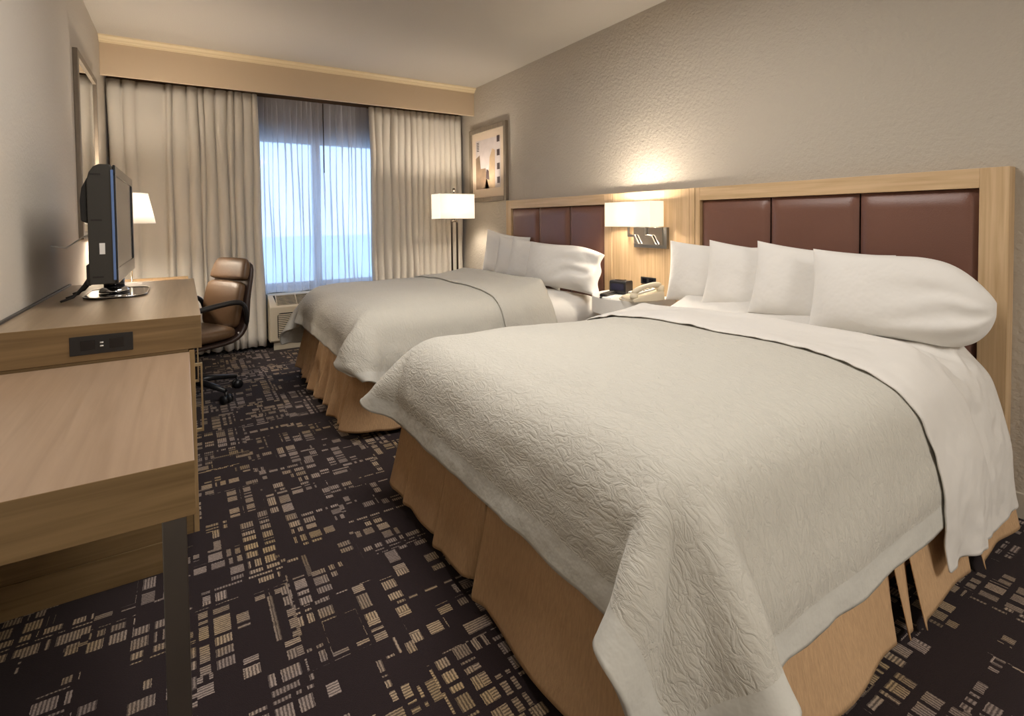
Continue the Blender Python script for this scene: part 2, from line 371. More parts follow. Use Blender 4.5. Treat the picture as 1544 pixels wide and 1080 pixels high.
# unseen ceiling fittings: the entry lamp, and one added to go with the fill
def ceiling_fitting(x, y, lab):
    t = thing('ceiling_light', (x, y, H), lab, 'ceiling light')
    MB().lathe([(.19, -.002), (.19, -.03), (.17, -.035)], 40).done('rim', M_STEEL, t)
    MB().lathe([(.165, -.03), (.12, -.055), (.02, -.065)], 40).done('diffuser', M_WHITE_L, t)
ceiling_fitting(1.15, -1.7, 'round flush ceiling light behind the camera in the entry')
ceiling_fitting(.9, 1.7, 'round flush ceiling fitting added out of view for the fill light above the nearer bed')

# ------------------------------------------------------------------ drapes
def drape(name, folds, ybase, z0, z1, amp, m, label, seed, hem=None, taper=.35, nz=26, solid=.003, lean=None, ov=0.0):
    """folds: list of x boundaries; every fold bulges towards the room between two narrow grooves"""
    rnd = random.Random(seed); P = []
    per = 10; nf = len(folds)-1
    am = [amp*rnd.uniform(.65, 1.2) for _ in range(nf)]; wob = [rnd.uniform(-.012, .012) for _ in range(nf+1)]; ph = [rnd.uniform(0, 6) for _ in range(nf+1)]
    for k in range(nz+1):
        z = z0+(z1-z0)*k/nz; fz = 1-k/nz; row = []
        def bx(i):
            x = folds[i]
            if 0 < i < nf: x += wob[i]*math.sin(2.2*z+ph[i])*(.2+fz)
            if lean and i == nf: x += lean*fz
            return x
        for i in range(nf):
            a, b = bx(i), bx(i+1)
            for j in range(per+(1 if i == nf-1 else 0)):
                t = j/per; s = abs(math.sin(PI*t))**.5*min(1, .075/max(.03, b-a))
                A = am[i]*(1-taper+taper*fz)*(1+.15*math.sin(3*z+ph[i]))
                zz = z
                if k == 0: zz = z+.006*math.sin(7*t+i)
                row.append((a+(b-a)*(t-ov*math.sin(2*PI*t))+.004*math.sin(5*z+i), ybase-A*s+.006*math.sin(9*z+ph[i]), zz))
        P.append(row)
    return gridmesh(name, P, m, solid=solid)
lf = [-.462, -.37, -.28, -.10, -.055, .045, .125, .165, .245, .33, .375, .44, .515, .56]
o = drape('curtain', lf, 4.93, .035, 2.19, .06, M_DRAPE, '', 5, lean=.03); tag(o, 'beige drape left of the window hanging behind the desk chair', 'curtain')
rf = [1.525, 1.575, 1.65, 1.73, 1.80, 1.87, 1.935, 2.0, 2.06, 2.125, 2.19, 2.25, 2.31, 2.37, 2.43, 2.50]
o = drape('curtain', rf, 4.93, .035, 2.19, .05, M_DRAPE, '', 9, lean=.0); tag(o, 'beige drape right of the window hanging behind the floor lamp', 'curtain')
sf = [.50]; rnd = random.Random(4)
while sf[-1] < 1.62: sf.append(sf[-1]+rnd.uniform(.030, .060))
sheer = drape('sheer_curtain', sf, 5.005, .475, 2.19, .034, M_SHEER, '', 12, solid=0, taper=.2, ov=.32)
tag(sheer, 'translucent white sheer curtain drawn across the bluish window', 'curtain')
MB().tube([(1.105, 4.955, 2.18), (1.105, 4.95, 1.55)], .0045, 8).done('wand', M_BRONZE, sheer)
DATA = {
'd_1': (48, 64, [668,592,128,-12,10,28,-14,6,29,-14,6,28,-13,0,30,-13,-1,30,-12,-4,30,-12,1,30,-9,18,25,11,30,6,27,16,-7,31,-1,-11,30,5,-9,11,30,-4,1,33,0,-1,32,0,0,33,0,-1,32,0,0,33,-1,-1,32,1,1,33,0,2,32,0,0,33,0,-1,32,1,-3,32,0,-3,33,1,4,32,-1,-3,32,1,2,33,-1,0,32,0,3,33,-1,-1,32,1,1,32,-1,-1,33,1,1,32,0,-1,33,0,1,32,0,-3,32,0,2,33,0,-1,32,0,1,33,-1,-2,32,1,1,32,-1,0,33,0,2,32,0,-1,33,0,1,32,0,-1,33,0,1,32,0,-1,33,0,-4,32,2,-15,28,5,-21,24,7,-24,14,6,-16,14,7,-13,17,8,-7,22,7,0,23,7,23,9,3,22,-11,0,25,-12,-6,12,-24,-11,28,3,-8,20,-6,-20,
27,-8,15,-12,10,28,-14,5,29,-12,15,26,-12,-2,30,-13,2,30,-13,1,30,-12,-4,30,-12,8,29,0,29,16,22,23,-4,31,-1,-10,30,8,-10,8,31,-2,-5,32,0,1,33,0,2,32,-1,-1,32,0,2,33,0,-2,32,1,2,33,-1,-2,32,1,0,32,0,2,33,0,-3,32,1,-1,33,0,5,32,-1,-4,32,1,4,33,-2,-4,32,2,3,33,-1,-4,32,1,4,32,-1,-3,33,1,4,32,-1,-4,33,1,4,32,-1,-4,32,0,2,33,0,-2,32,0,0,33,0,-1,32,0,3,33,0,-2,32,0,2,32,0,-2,33,0,3,32,-1,-4,33,1,4,32,-1,-2,32,1,1,33,0,-17,26,6,-23,22,7,-24,14,7,-17,18,6,-12,20,8,-3,24,6,18,9,-15,6,-4,-25,25,3,-9,16,-22,-3,28,9,-4,19,-18,-21,31,13,7,
26,-11,15,-10,15,27,-13,11,28,-14,8,28,-11,13,27,-12,-1,30,-12,-2,30,-13,-2,30,-12,0,30,-10,20,25,13,31,4,31,3,-10,29,9,-9,3,31,-1,2,32,-2,-3,33,1,2,32,0,-2,32,0,4,33,-1,-4,32,1,3,32,0,-2,33,0,4,32,-1,-4,33,2,4,32,-2,0,33,0,-1,32,1,-4,33,1,3,32,-1,-3,32,1,4,33,-1,-4,32,1,1,32,0,3,33,-1,-1,32,0,0,33,0,3,32,0,-4,32,0,2,33,0,-5,32,1,0,33,0,3,32,-1,-3,32,0,2,33,0,0,32,0,2,32,0,-3,33,0,2,32,0,1,33,0,-2,32,0,3,32,0,-21,23,6,-22,22,7,-24,15,7,-18,19,7,-3,26,3,13,11,-19,12,-2,-23,-1,-10,-27,16,10,-23,26,11,-1,22,-13,-12,28,15,5,31,-3,-9,
20,-17,18,-9,16,27,-9,16,26,-16,7,29,-11,13,27,-9,11,27,-9,2,29,-10,-3,29,-13,-6,31,-18,8,33,-4,38,16,30,23,-12,28,3,-8,2,25,-1,-5,31,0,1,34,1,3,32,-2,-2,32,1,4,33,-1,-1,32,1,3,32,-2,1,33,1,-2,32,0,2,33,0,-4,32,1,0,33,0,-1,32,1,3,32,-1,-4,32,1,2,33,-1,-2,32,0,0,33,1,0,32,0,0,33,0,4,32,-1,-3,32,1,-1,33,0,3,33,-1,-3,32,1,1,32,0,-5,33,1,3,32,-1,-3,32,1,3,33,-1,-3,32,0,3,32,-1,-3,32,2,-1,34,-1,4,32,0,-3,33,1,6,28,-2,-17,18,6,-26,17,6,-22,23,8,-9,33,6,18,18,-22,11,1,-29,2,-14,-25,9,3,-25,15,6,-23,16,14,-15,21,16,-5,29,-5,-9,28,18,6,
20,-18,18,-6,19,26,-9,17,26,-18,6,28,-14,11,28,-11,14,28,-6,15,27,-5,6,26,-5,-8,29,-17,-3,34,-20,25,30,19,41,-5,28,6,-10,2,23,-1,-4,31,2,0,33,-1,-2,32,1,4,33,-2,-2,32,1,5,32,-1,-2,32,0,5,33,-1,0,32,0,-4,32,2,0,34,1,2,32,-2,0,31,1,-5,33,1,1,32,-1,-3,32,1,1,34,0,1,33,0,4,32,-2,3,31,0,-3,33,1,5,33,-2,-1,32,0,-4,33,2,3,32,-1,-4,32,0,-4,33,3,1,32,-2,-3,32,2,3,33,-2,-2,31,2,-1,34,-1,3,32,0,-5,32,1,3,33,-2,-3,33,1,6,26,0,-16,16,3,-25,18,9,-19,35,10,17,31,-20,15,1,-30,7,-5,-30,2,-7,-28,10,6,-25,12,10,-24,15,11,-18,13,20,-18,24,18,3,31,0,-7,
11,-23,20,-5,19,25,-9,18,26,-8,16,26,-16,5,28,-11,16,28,-10,16,29,-3,18,25,-3,9,25,-5,-6,29,-20,1,35,-4,44,13,28,14,-11,2,26,-3,0,30,1,-8,33,1,5,32,0,-3,32,0,6,33,0,0,31,-1,-2,33,2,5,33,-3,-2,32,1,3,33,0,1,31,0,-4,33,0,1,33,0,-2,31,1,-5,33,1,4,33,0,0,32,0,1,32,0,-2,33,-1,5,33,-1,2,32,0,-3,33,0,3,32,0,-2,33,1,-1,32,-1,-5,32,1,1,33,1,-5,32,0,3,33,1,-4,32,-1,5,33,0,-1,32,0,1,32,-1,-2,31,2,-5,33,0,1,36,0,8,24,-2,-19,13,6,-24,28,11,6,45,-8,14,-3,-35,7,-4,-29,7,-1,-29,7,7,-27,8,13,-26,11,12,-26,15,12,-22,14,11,-25,14,27,-8,27,16,6,
8,-24,19,-4,19,26,-1,21,25,-14,16,27,-5,16,26,-11,10,28,-7,17,28,-9,17,26,-4,20,25,-2,13,25,-7,-8,30,-21,21,31,19,29,-8,-6,29,1,5,31,-2,-5,32,4,2,32,-2,-2,32,2,4,32,-2,-1,32,1,4,33,-1,-1,32,0,4,33,-1,-2,32,0,1,32,0,-2,33,1,0,32,0,-3,33,1,1,33,1,0,32,-1,2,33,-1,2,32,0,1,32,0,2,33,-1,1,32,-1,0,33,1,-1,32,0,-2,33,1,-1,32,-1,-3,33,2,-1,32,-1,-2,32,2,1,33,-1,-1,32,1,1,33,-2,0,32,1,1,32,-1,-1,32,1,0,33,1,-2,33,0,6,27,-2,-19,16,8,-11,42,4,20,20,-33,5,-6,-32,6,1,-28,6,9,-28,6,13,-26,6,18,-26,12,12,-28,16,6,-27,16,6,-26,9,21,-21,13,29,0,
10,-23,20,-3,20,25,0,20,25,-14,16,27,-12,18,28,3,19,26,-6,16,24,-6,16,27,-8,19,26,-2,20,25,-4,14,25,-10,-2,33,-10,38,13,11,29,-6,-6,30,4,3,33,0,-3,31,2,2,33,0,0,32,-1,2,32,0,1,33,-1,2,32,-1,1,32,-1,1,33,0,-1,32,0,0,33,0,-1,32,2,-1,33,0,0,32,0,0,33,0,1,32,-1,1,32,0,0,33,0,3,33,-2,-2,32,1,2,33,-1,-4,32,2,1,33,0,-4,32,2,1,33,0,-4,32,2,2,33,-1,-2,32,1,3,33,-2,-2,32,1,3,32,-2,-1,32,1,2,32,-2,-2,32,2,-3,34,1,6,28,-4,-16,27,10,7,39,-19,11,0,-36,5,4,-29,5,10,-27,5,15,-27,5,17,-28,10,14,-28,10,10,-28,13,9,-28,18,2,-28,9,17,-26,1,25,-19,
19,-19,18,-5,19,25,-6,18,26,-10,14,29,-9,17,27,-7,20,26,-3,21,26,1,20,23,-8,16,26,0,23,23,-9,13,29,1,24,22,-9,20,27,5,35,-3,-1,31,4,-2,32,1,-1,33,3,0,32,0,0,32,1,0,33,-1,2,32,-1,1,33,-1,3,32,-2,-1,33,1,2,32,-2,-2,33,2,0,32,0,-2,33,1,1,32,0,0,33,0,2,32,-2,0,33,0,2,32,-1,0,33,-1,0,32,0,-1,33,1,-2,32,2,-1,33,1,-1,32,1,-2,33,1,0,33,1,0,32,0,1,33,-1,0,32,0,0,32,0,0,33,-1,1,32,-1,1,32,-1,0,33,0,0,30,-1,-8,32,6,4,37,-9,6,28,-26,4,5,-33,5,10,-29,4,14,-27,6,15,-28,5,18,-28,12,9,-29,7,14,-28,14,5,-30,14,6,-29,8,15,-27,4,20,-26,
32,5,4,-7,15,28,-6,14,28,-5,7,33,-8,11,31,-9,15,27,-9,18,27,-8,20,26,-4,21,25,-3,23,24,-1,22,25,-3,25,22,-1,26,22,-2,35,8,1,33,1,-1,32,2,0,33,2,-1,32,2,0,33,0,0,32,0,1,33,-1,2,32,-3,1,33,-2,1,32,-1,0,33,0,0,32,1,-1,33,1,0,32,1,0,33,0,0,33,0,0,32,-1,1,32,0,-1,33,0,1,33,-1,-1,32,2,0,33,0,-2,32,3,0,33,0,-2,32,2,0,33,0,0,33,1,0,32,-1,0,33,0,1,33,-1,0,32,0,0,33,-1,1,32,-1,0,32,-1,0,33,0,-1,33,-1,0,35,0,3,34,-16,3,26,-25,1,16,-30,4,15,-29,4,14,-28,5,15,-29,7,15,-30,9,7,-31,8,11,-28,9,9,-29,10,11,-29,7,15,-28,3,18,-27,
14,27,-10,-3,12,30,-3,13,30,3,8,32,0,9,32,-5,10,30,-6,12,30,-8,13,30,-8,14,29,-9,19,28,-2,24,24,-4,24,24,-2,29,19,-1,34,11,1,35,1,0,33,4,-1,33,2,0,32,2,0,33,1,0,33,-1,1,32,-1,0,33,-2,1,32,-2,1,33,-1,0,33,0,-1,32,1,0,33,1,0,32,1,-1,33,1,1,33,0,0,32,-1,0,33,-1,0,32,0,0,33,0,0,32,1,0,33,0,-1,33,2,-1,32,1,1,33,2,-1,32,0,1,33,0,-1,32,-1,1,33,0,0,33,-1,0,32,0,0,33,0,0,33,-1,0,32,0,0,33,-1,-1,35,1,1,36,-7,2,32,-17,2,28,-24,2,20,-30,4,15,-30,3,16,-27,4,18,-27,4,17,-29,3,13,-30,5,13,-29,7,10,-31,9,7,-31,5,14,-29,5,14,-29,
7,29,-11,-4,13,29,-2,12,31,4,6,32,2,8,32,-3,10,31,-3,11,30,-2,11,30,-3,9,30,0,4,34,-5,22,28,-2,22,26,-2,29,22,-1,34,12,-1,35,2,1,34,1,0,32,2,0,33,1,0,33,0,0,32,0,1,33,-2,0,32,-1,0,33,-1,0,33,-2,1,32,0,-1,33,2,0,33,2,0,32,-1,0,33,3,0,33,-1,0,31,0,0,33,2,0,33,-1,0,33,1,0,32,0,0,33,2,-1,33,0,0,32,2,0,33,0,0,33,0,0,32,-2,0,32,0,0,33,-1,0,33,1,0,33,-1,0,32,1,0,33,0,0,33,-1,0,33,-1,1,34,0,1,36,-8,1,32,-18,2,28,-23,2,22,-27,4,19,-28,7,16,-29,7,15,-29,6,13,-30,4,13,-29,4,12,-30,1,9,-32,0,7,-33,4,14,-29,4,13,-29,
23,22,-7,-2,10,31,-1,10,31,2,-1,34,0,4,32,-2,8,31,0,7,32,-2,12,31,0,6,32,0,11,32,-2,14,32,-1,25,25,-2,29,20,0,34,11,-1,34,4,-1,34,4,0,33,0,0,33,2,0,32,0,0,33,1,0,33,-2,0,32,0,1,33,-1,-1,33,2,0,32,-1,0,33,3,0,33,-1,-1,32,3,1,33,-2,-1,32,4,1,34,-4,0,31,0,0,33,2,0,33,-1,0,32,1,0,33,-1,0,33,2,-1,32,0,0,33,2,0,33,-2,0,32,0,0,33,-2,1,32,1,0,33,-1,0,33,1,0,32,0,-1,33,0,0,33,1,2,34,-4,1,33,-5,1,34,-8,1,33,-15,2,28,-24,2,21,-30,3,12,-33,3,8,-31,3,10,-30,1,11,-30,4,10,-30,3,11,-30,2,10,-31,1,11,-31,2,12,-30,4,13,-29,
30,9,-1,0,5,32,-1,10,31,0,-4,33,0,0,33,0,7,34,-1,13,29,-1,6,32,0,12,31,-1,7,33,0,17,32,-2,24,26,-1,30,20,-1,34,11,0,34,3,-1,31,6,-2,34,4,0,33,0,1,33,0,0,33,-1,0,32,1,0,33,-1,0,33,-1,1,33,1,-1,32,1,0,33,1,-1,32,3,0,33,0,0,33,1,1,32,-1,-1,32,1,0,34,2,1,32,-3,-1,33,4,0,32,-3,-1,33,3,1,33,-2,-1,32,4,1,33,-3,-1,32,3,1,33,-4,0,33,2,1,33,-3,-1,32,1,0,33,-1,0,32,1,0,34,0,1,33,-2,2,34,-6,1,32,-7,0,33,-8,1,33,-15,2,27,-24,1,21,-29,1,14,-33,0,6,-33,1,10,-29,2,13,-31,2,4,-33,2,8,-31,0,1,-33,-1,3,-33,3,13,-30,4,14,-29,
32,6,-1,0,6,32,-1,-1,32,0,-4,35,0,7,32,-1,8,31,-1,7,32,1,12,31,-2,7,31,0,9,33,-1,17,32,-1,23,27,-1,30,19,-1,34,12,0,34,3,0,31,6,-2,33,8,0,34,2,0,33,0,0,33,0,0,32,-1,0,33,0,0,33,0,0,33,2,0,32,1,-1,33,2,1,32,0,-1,33,2,1,33,-2,0,32,2,0,33,-3,0,32,0,0,33,0,0,33,0,0,32,1,0,33,0,0,33,0,0,32,1,0,33,1,0,33,0,0,32,-1,0,33,-1,0,33,-1,0,32,0,0,33,1,0,33,0,1,33,-1,1,34,-6,1,32,-10,0,31,-6,1,34,-6,0,32,-16,2,28,-22,1,22,-29,1,13,-31,1,12,-32,0,10,-32,1,6,-31,1,11,-31,0,3,-33,1,3,-33,1,-7,-34,1,7,-32,1,10,-31,
32,0,0,0,7,32,-1,0,33,0,-2,33,0,1,33,-1,7,32,0,11,32,-1,12,30,-1,7,31,0,8,34,-1,17,31,-1,24,27,-1,30,19,-1,34,12,0,33,5,-1,31,6,0,33,8,0,34,3,0,33,0,0,33,-1,0,32,1,0,33,-1,0,33,-1,0,33,1,0,32,1,0,33,3,-1,32,-2,1,33,2,-1,33,-1,1,32,-2,0,32,1,0,34,1,0,32,-1,0,33,3,0,32,-2,0,33,3,0,33,-3,0,32,4,0,33,-2,0,32,3,0,33,-2,0,33,0,0,32,-1,0,33,1,0,33,-1,1,33,-2,0,34,-2,1,32,-8,0,32,-7,0,32,-7,1,33,-7,1,32,-15,1,28,-22,1,22,-28,1,15,-33,0,7,-33,1,8,-29,1,13,-31,1,4,-33,1,9,-31,0,2,-34,1,-8,-33,1,9,-32,0,4,-32,
32,2,1,0,0,32,-1,8,32,0,-6,34,0,7,32,-1,7,32,0,9,31,-1,10,31,-1,6,32,0,9,33,-1,18,31,-1,23,26,-1,30,20,0,33,12,-1,33,5,0,31,8,-1,33,8,0,34,3,0,33,1,0,32,1,0,33,1,0,33,-2,0,33,1,0,32,-2,0,33,3,0,33,-1,-1,32,3,1,33,-2,0,33,1,0,32,-4,0,33,1,0,33,-2,0,32,1,1,33,1,-1,32,0,0,33,1,0,33,-1,1,32,1,-1,33,1,0,32,1,-1,33,0,1,33,1,0,33,-2,1,32,0,-1,33,1,1,33,-4,0,33,-2,0,33,-8,1,31,-9,0,32,-6,1,34,-6,1,32,-15,1,28,-21,1,22,-29,1,14,-31,0,12,-32,1,9,-32,1,5,-32,0,10,-31,1,3,-33,2,5,-32,0,-3,-33,0,-1,-33,1,3,-32,
32,1,0,0,1,33,0,9,31,-1,-6,34,-1,6,32,0,6,32,0,7,32,-1,13,30,-1,5,32,0,11,33,-1,15,31,-1,24,26,-1,29,20,0,33,12,-1,33,8,0,31,7,0,33,8,0,33,3,-1,33,3,0,34,0,0,33,0,0,32,-2,0,33,-1,0,32,0,0,33,0,0,33,1,0,32,1,0,33,1,0,32,-3,0,33,1,0,33,-3,0,32,0,0,33,4,0,33,-2,0,32,3,0,33,-2,0,32,3,0,33,-2,0,33,3,0,32,0,0,33,3,0,33,-3,0,33,2,0,32,-4,1,33,1,0,33,-6,0,33,-2,1,32,-8,0,33,-5,0,32,-8,1,33,-7,1,32,-15,1,29,-22,1,22,-28,0,13,-33,1,7,-33,1,7,-30,0,11,-31,2,4,-33,0,11,-31,1,-2,-34,1,1,-32,0,4,-32,1,0,-33,
32,1,1,0,2,32,-1,1,32,0,1,33,0,2,33,-1,13,31,0,7,31,-1,6,32,-1,10,32,-1,9,32,0,16,31,-1,24,25,-1,29,21,0,33,12,-1,32,7,0,31,8,0,33,8,0,34,4,-1,33,1,1,32,2,-1,33,2,0,33,-2,0,33,2,0,32,-3,0,33,3,0,33,-2,0,32,4,0,33,-4,0,33,2,0,32,-5,0,33,2,0,33,-3,0,32,0,0,33,3,0,32,-1,0,33,3,0,32,-1,0,33,1,0,33,0,1,32,2,-1,33,0,0,33,1,1,33,-2,0,33,-2,0,32,-4,0,32,-2,0,34,-2,1,33,-8,0,31,-8,1,32,-5,0,34,-5,1,33,-16,1,28,-22,1,22,-29,0,13,-32,1,10,-32,0,4,-33,2,10,-30,0,5,-33,2,7,-31,0,7,-33,1,-6,-33,1,7,-32,0,-1,-32,
32,-4,0,0,4,32,-1,8,32,0,-4,33,-1,7,32,0,6,32,0,7,32,-1,12,30,-1,3,33,-1,13,32,0,15,31,-1,24,25,-1,29,21,0,32,13,0,33,10,-1,32,4,0,31,9,0,35,3,0,33,2,0,33,0,0,32,2,0,33,0,-1,33,-1,0,33,0,0,32,0,0,33,2,0,32,0,0,33,0,0,33,-2,1,32,-2,0,33,-2,0,32,1,0,33,4,0,33,-2,0,32,4,0,33,-2,0,32,3,0,33,-2,0,33,4,0,32,-3,0,33,4,0,33,-4,0,33,1,0,32,-7,0,33,0,0,32,-6,1,33,0,0,33,-7,0,33,-4,1,32,-8,0,34,-6,1,33,-15,1,28,-23,0,21,-30,1,13,-33,1,4,-32,1,12,-30,1,3,-33,1,12,-30,0,5,-32,1,5,-32,1,-1,-33,0,0,-33,1,3,-32,
32,4,0,0,3,32,-1,0,33,0,3,32,-1,1,33,0,14,31,-1,7,31,0,6,32,-1,9,31,-1,9,32,0,16,32,-1,23,25,0,29,22,-1,33,12,0,32,7,-1,32,8,0,33,6,0,33,2,0,33,1,0,32,2,0,33,2,0,33,1,0,33,3,0,33,-3,0,32,5,0,33,-3,0,32,5,0,33,-5,0,33,2,0,32,-6,0,33,2,0,33,-3,0,32,1,0,33,2,0,32,0,0,33,2,0,32,0,0,33,2,0,32,0,0,33,1,0,33,-1,0,33,-2,0,32,-3,0,33,-3,0,32,-4,1,33,-1,0,33,-1,0,33,-7,1,32,-6,0,32,-4,0,35,-6,1,33,-16,1,28,-24,0,21,-30,1,13,-32,0,4,-33,2,7,-30,1,12,-30,1,5,-32,0,12,-31,1,2,-33,1,-2,-33,0,6,-32,1,-2,-33,
32,0,0,-1,-1,32,0,6,32,0,-3,34,-1,8,32,-1,7,31,0,8,33,-1,13,29,0,2,33,-1,13,32,0,15,31,-1,23,26,0,29,21,-1,32,12,0,33,10,0,33,2,-1,32,9,0,33,-1,0,33,5,0,33,-2,0,32,4,0,33,2,0,33,0,0,33,1,0,32,0,0,33,1,0,32,0,0,33,-1,0,32,-1,0,33,-1,0,33,-2,0,32,2,0,33,2,0,33,-2,0,32,4,0,33,-2,0,32,4,0,33,-2,0,32,3,0,33,-2,0,33,1,0,32,-5,0,33,0,0,33,-7,1,32,0,0,33,-5,0,33,2,0,33,-7,1,33,-2,0,32,-8,0,34,-6,1,34,-16,1,27,-25,0,21,-30,1,12,-32,1,7,-32,1,6,-31,1,7,-30,1,12,-30,0,6,-32,1,6,-32,1,-1,-33,0,-1,-33,1,2,-32,
32,-1,0,-1,-1,33,0,3,32,-1,3,33,0,3,32,0,10,32,-1,11,30,-1,6,32,0,10,32,-1,8,32,0,16,31,-1,24,26,0,28,21,0,33,13,-1,33,5,0,31,7,-1,33,6,0,34,1,0,32,1,0,33,3,0,32,2,0,33,3,0,33,2,0,33,-2,0,32,4,0,33,-3,0,32,4,0,33,-5,0,33,3,0,32,-5,0,33,3,0,33,-4,0,32,2,0,33,2,0,32,-2,0,33,2,0,32,0,0,33,2,0,32,0,0,33,0,0,33,-3,0,32,-1,1,33,-4,0,33,-2,0,32,-4,0,32,0,0,34,1,0,34,-6,1,31,-7,0,32,-4,1,35,-6,0,34,-17,1,27,-25,0,20,-31,1,13,-31,1,4,-32,1,8,-30,0,12,-29,2,6,-31,0,12,-31,1,1,-33,1,-1,-33,0,5,-32,1,-3,-33,
32,-1,0,-1,4,32,0,2,33,-1,-4,33,0,5,34,-1,12,30,-1,6,32,0,13,30,-1,5,32,0,11,33,0,16,30,-1,24,26,0,28,22,0,33,11,-1,33,10,0,32,2,0,32,8,-1,34,0,0,32,5,0,33,-2,0,32,7,0,34,-1,0,32,-1,0,33,1,0,32,-1,0,33,1,0,33,-1,0,32,0,0,33,-1,0,32,0,0,33,-1,0,32,2,0,33,2,0,32,-2,0,33,3,0,33,-3,0,32,3,0,33,-2,0,33,3,0,32,-4,0,33,2,1,32,-5,0,33,2,0,32,-7,0,33,2,0,33,-4,0,33,2,0,33,-8,1,33,-3,0,32,-9,1,34,-7,0,33,-17,1,27,-24,0,20,-31,1,12,-31,1,9,-30,0,4,-30,3,13,-29,-1,6,-31,2,12,-30,0,0,-34,1,0,-33,0,1,-32,1,1,-32,
32,-2,1,-1,2,32,0,2,33,-1,2,33,0,4,32,-1,6,32,-1,12,31,0,7,32,0,10,31,-1,9,32,-1,17,31,0,24,26,0,29,21,0,34,12,-1,32,5,0,31,8,0,33,6,-1,34,2,0,33,0,0,32,4,0,33,2,0,32,1,0,33,3,0,33,-5,0,32,2,0,33,-3,0,32,4,0,33,-4,0,33,4,0,32,-4,0,33,4,0,32,-3,0,32,3,0,34,-1,0,32,-2,0,32,1,0,33,-2,0,33,2,0,32,-1,0,33,1,1,32,-2,0,33,0,0,33,-3,0,32,-2,0,33,-2,0,32,1,0,34,-1,0,34,-7,1,31,-9,1,32,-5,-1,34,-8,1,33,-17,0,27,-24,1,20,-29,1,16,-30,1,4,-31,0,13,-28,2,6,-30,1,12,-29,0,3,-32,1,7,-33,1,-8,-34,0,7,-32,1,-2,-32,
32,1,0,-1,5,32,0,2,32,-1,-5,34,0,2,34,-1,12,30,-1,5,33,0,14,30,-1,6,31,0,11,33,-1,18,31,0,24,25,0,29,22,0,33,11,-1,33,9,0,32,3,0,32,9,0,34,0,-1,33,5,0,32,-1,0,32,6,0,34,-2,0,32,-1,0,33,0,0,32,-3,0,33,1,0,33,-2,0,32,1,0,33,-1,0,32,2,0,33,-1,0,32,3,0,33,-1,0,32,0,0,33,2,0,32,-5,0,33,4,0,33,-3,0,32,4,1,33,-4,0,32,2,0,33,-4,0,33,3,0,32,-6,0,33,2,0,32,-4,1,34,1,0,33,-10,0,33,-5,0,31,-13,1,33,-5,0,33,-17,0,27,-24,1,21,-29,1,13,-29,1,11,-29,1,7,-29,0,12,-29,1,5,-30,1,9,-31,1,-1,-33,1,0,-33,0,0,-32,1,3,-33,
32,0,0,-1,2,33,0,2,32,-1,1,33,0,2,32,-2,4,33,1,10,32,-2,9,32,0,10,31,0,10,32,0,19,31,-1,25,25,0,30,20,0,33,12,-1,32,5,0,31,8,0,34,6,0,33,2,-1,33,1,0,32,4,0,33,1,0,32,2,0,33,2,0,33,-5,0,32,1,0,33,-3,0,33,4,0,32,-4,0,33,4,0,32,-3,0,32,5,0,33,-2,0,32,3,0,34,-2,0,32,-3,0,32,1,0,33,-2,1,32,1,0,33,0,0,33,0,0,32,-2,0,33,1,0,32,-3,0,33,-1,0,32,-3,0,33,0,0,34,-3,1,33,-8,0,31,-10,1,32,-8,0,34,-7,0,32,-17,1,28,-21,0,20,-30,1,17,-28,1,6,-30,0,14,-27,1,6,-29,1,11,-29,1,3,-32,0,5,-32,1,-8,-34,1,7,-32,1,0,-32,
32,1,0,-1,5,33,0,4,32,-2,-7,33,0,2,34,0,4,33,-1,11,31,-1,7,32,0,11,31,0,11,32,0,20,30,-1,25,24,0,30,21,0,33,10,-1,33,10,0,32,2,0,31,10,0,34,0,0,33,5,-1,32,-2,0,33,7,0,33,-3,0,32,1,0,33,-1,0,32,-4,0,33,1,0,33,-1,0,32,2,0,33,0,0,32,3,0,33,0,0,32,3,0,33,-1,1,31,0,-1,34,3,1,32,-5,0,33,3,0,32,-4,0,33,4,0,32,-6,0,33,3,0,33,-5,0,32,2,0,33,-6,0,33,3,0,32,-7,1,33,0,0,33,-12,0,33,-6,1,30,-14,0,34,-5,0,32,-16,1,26,-22,0,23,-27,1,14,-29,1,12,-28,0,7,-28,1,13,-27,1,5,-30,1,9,-30,1,1,-35,1,-10,-33,0,7,-32,1,3,-32,
32,0,1,-1,2,32,0,3,33,-1,-4,34,-1,4,33,0,5,32,0,8,31,-1,7,32,-1,11,31,0,12,33,0,20,30,-1,26,24,0,30,18,0,33,12,-1,32,4,0,32,8,0,32,6,0,34,3,0,32,0,0,33,5,-1,32,0,0,32,4,0,34,1,0,32,-4,0,32,3,0,33,-5,0,33,3,0,32,-3,0,32,6,0,33,-2,0,32,7,0,33,-3,0,32,5,0,34,-3,1,32,-1,-1,32,0,1,33,-2,0,32,0,0,33,-2,0,32,-1,0,33,-3,0,32,0,0,33,-3,0,33,-1,0,32,-3,0,32,-1,1,34,-5,0,33,-8,0,32,-12,1,30,-11,0,34,-5,0,32,-15,0,28,-21,1,21,-28,1,17,-28,2,6,-29,-2,15,-25,2,6,-29,1,12,-28,1,2,-32,1,3,-32,1,-3,-34,0,4,-32,1,0,-33,
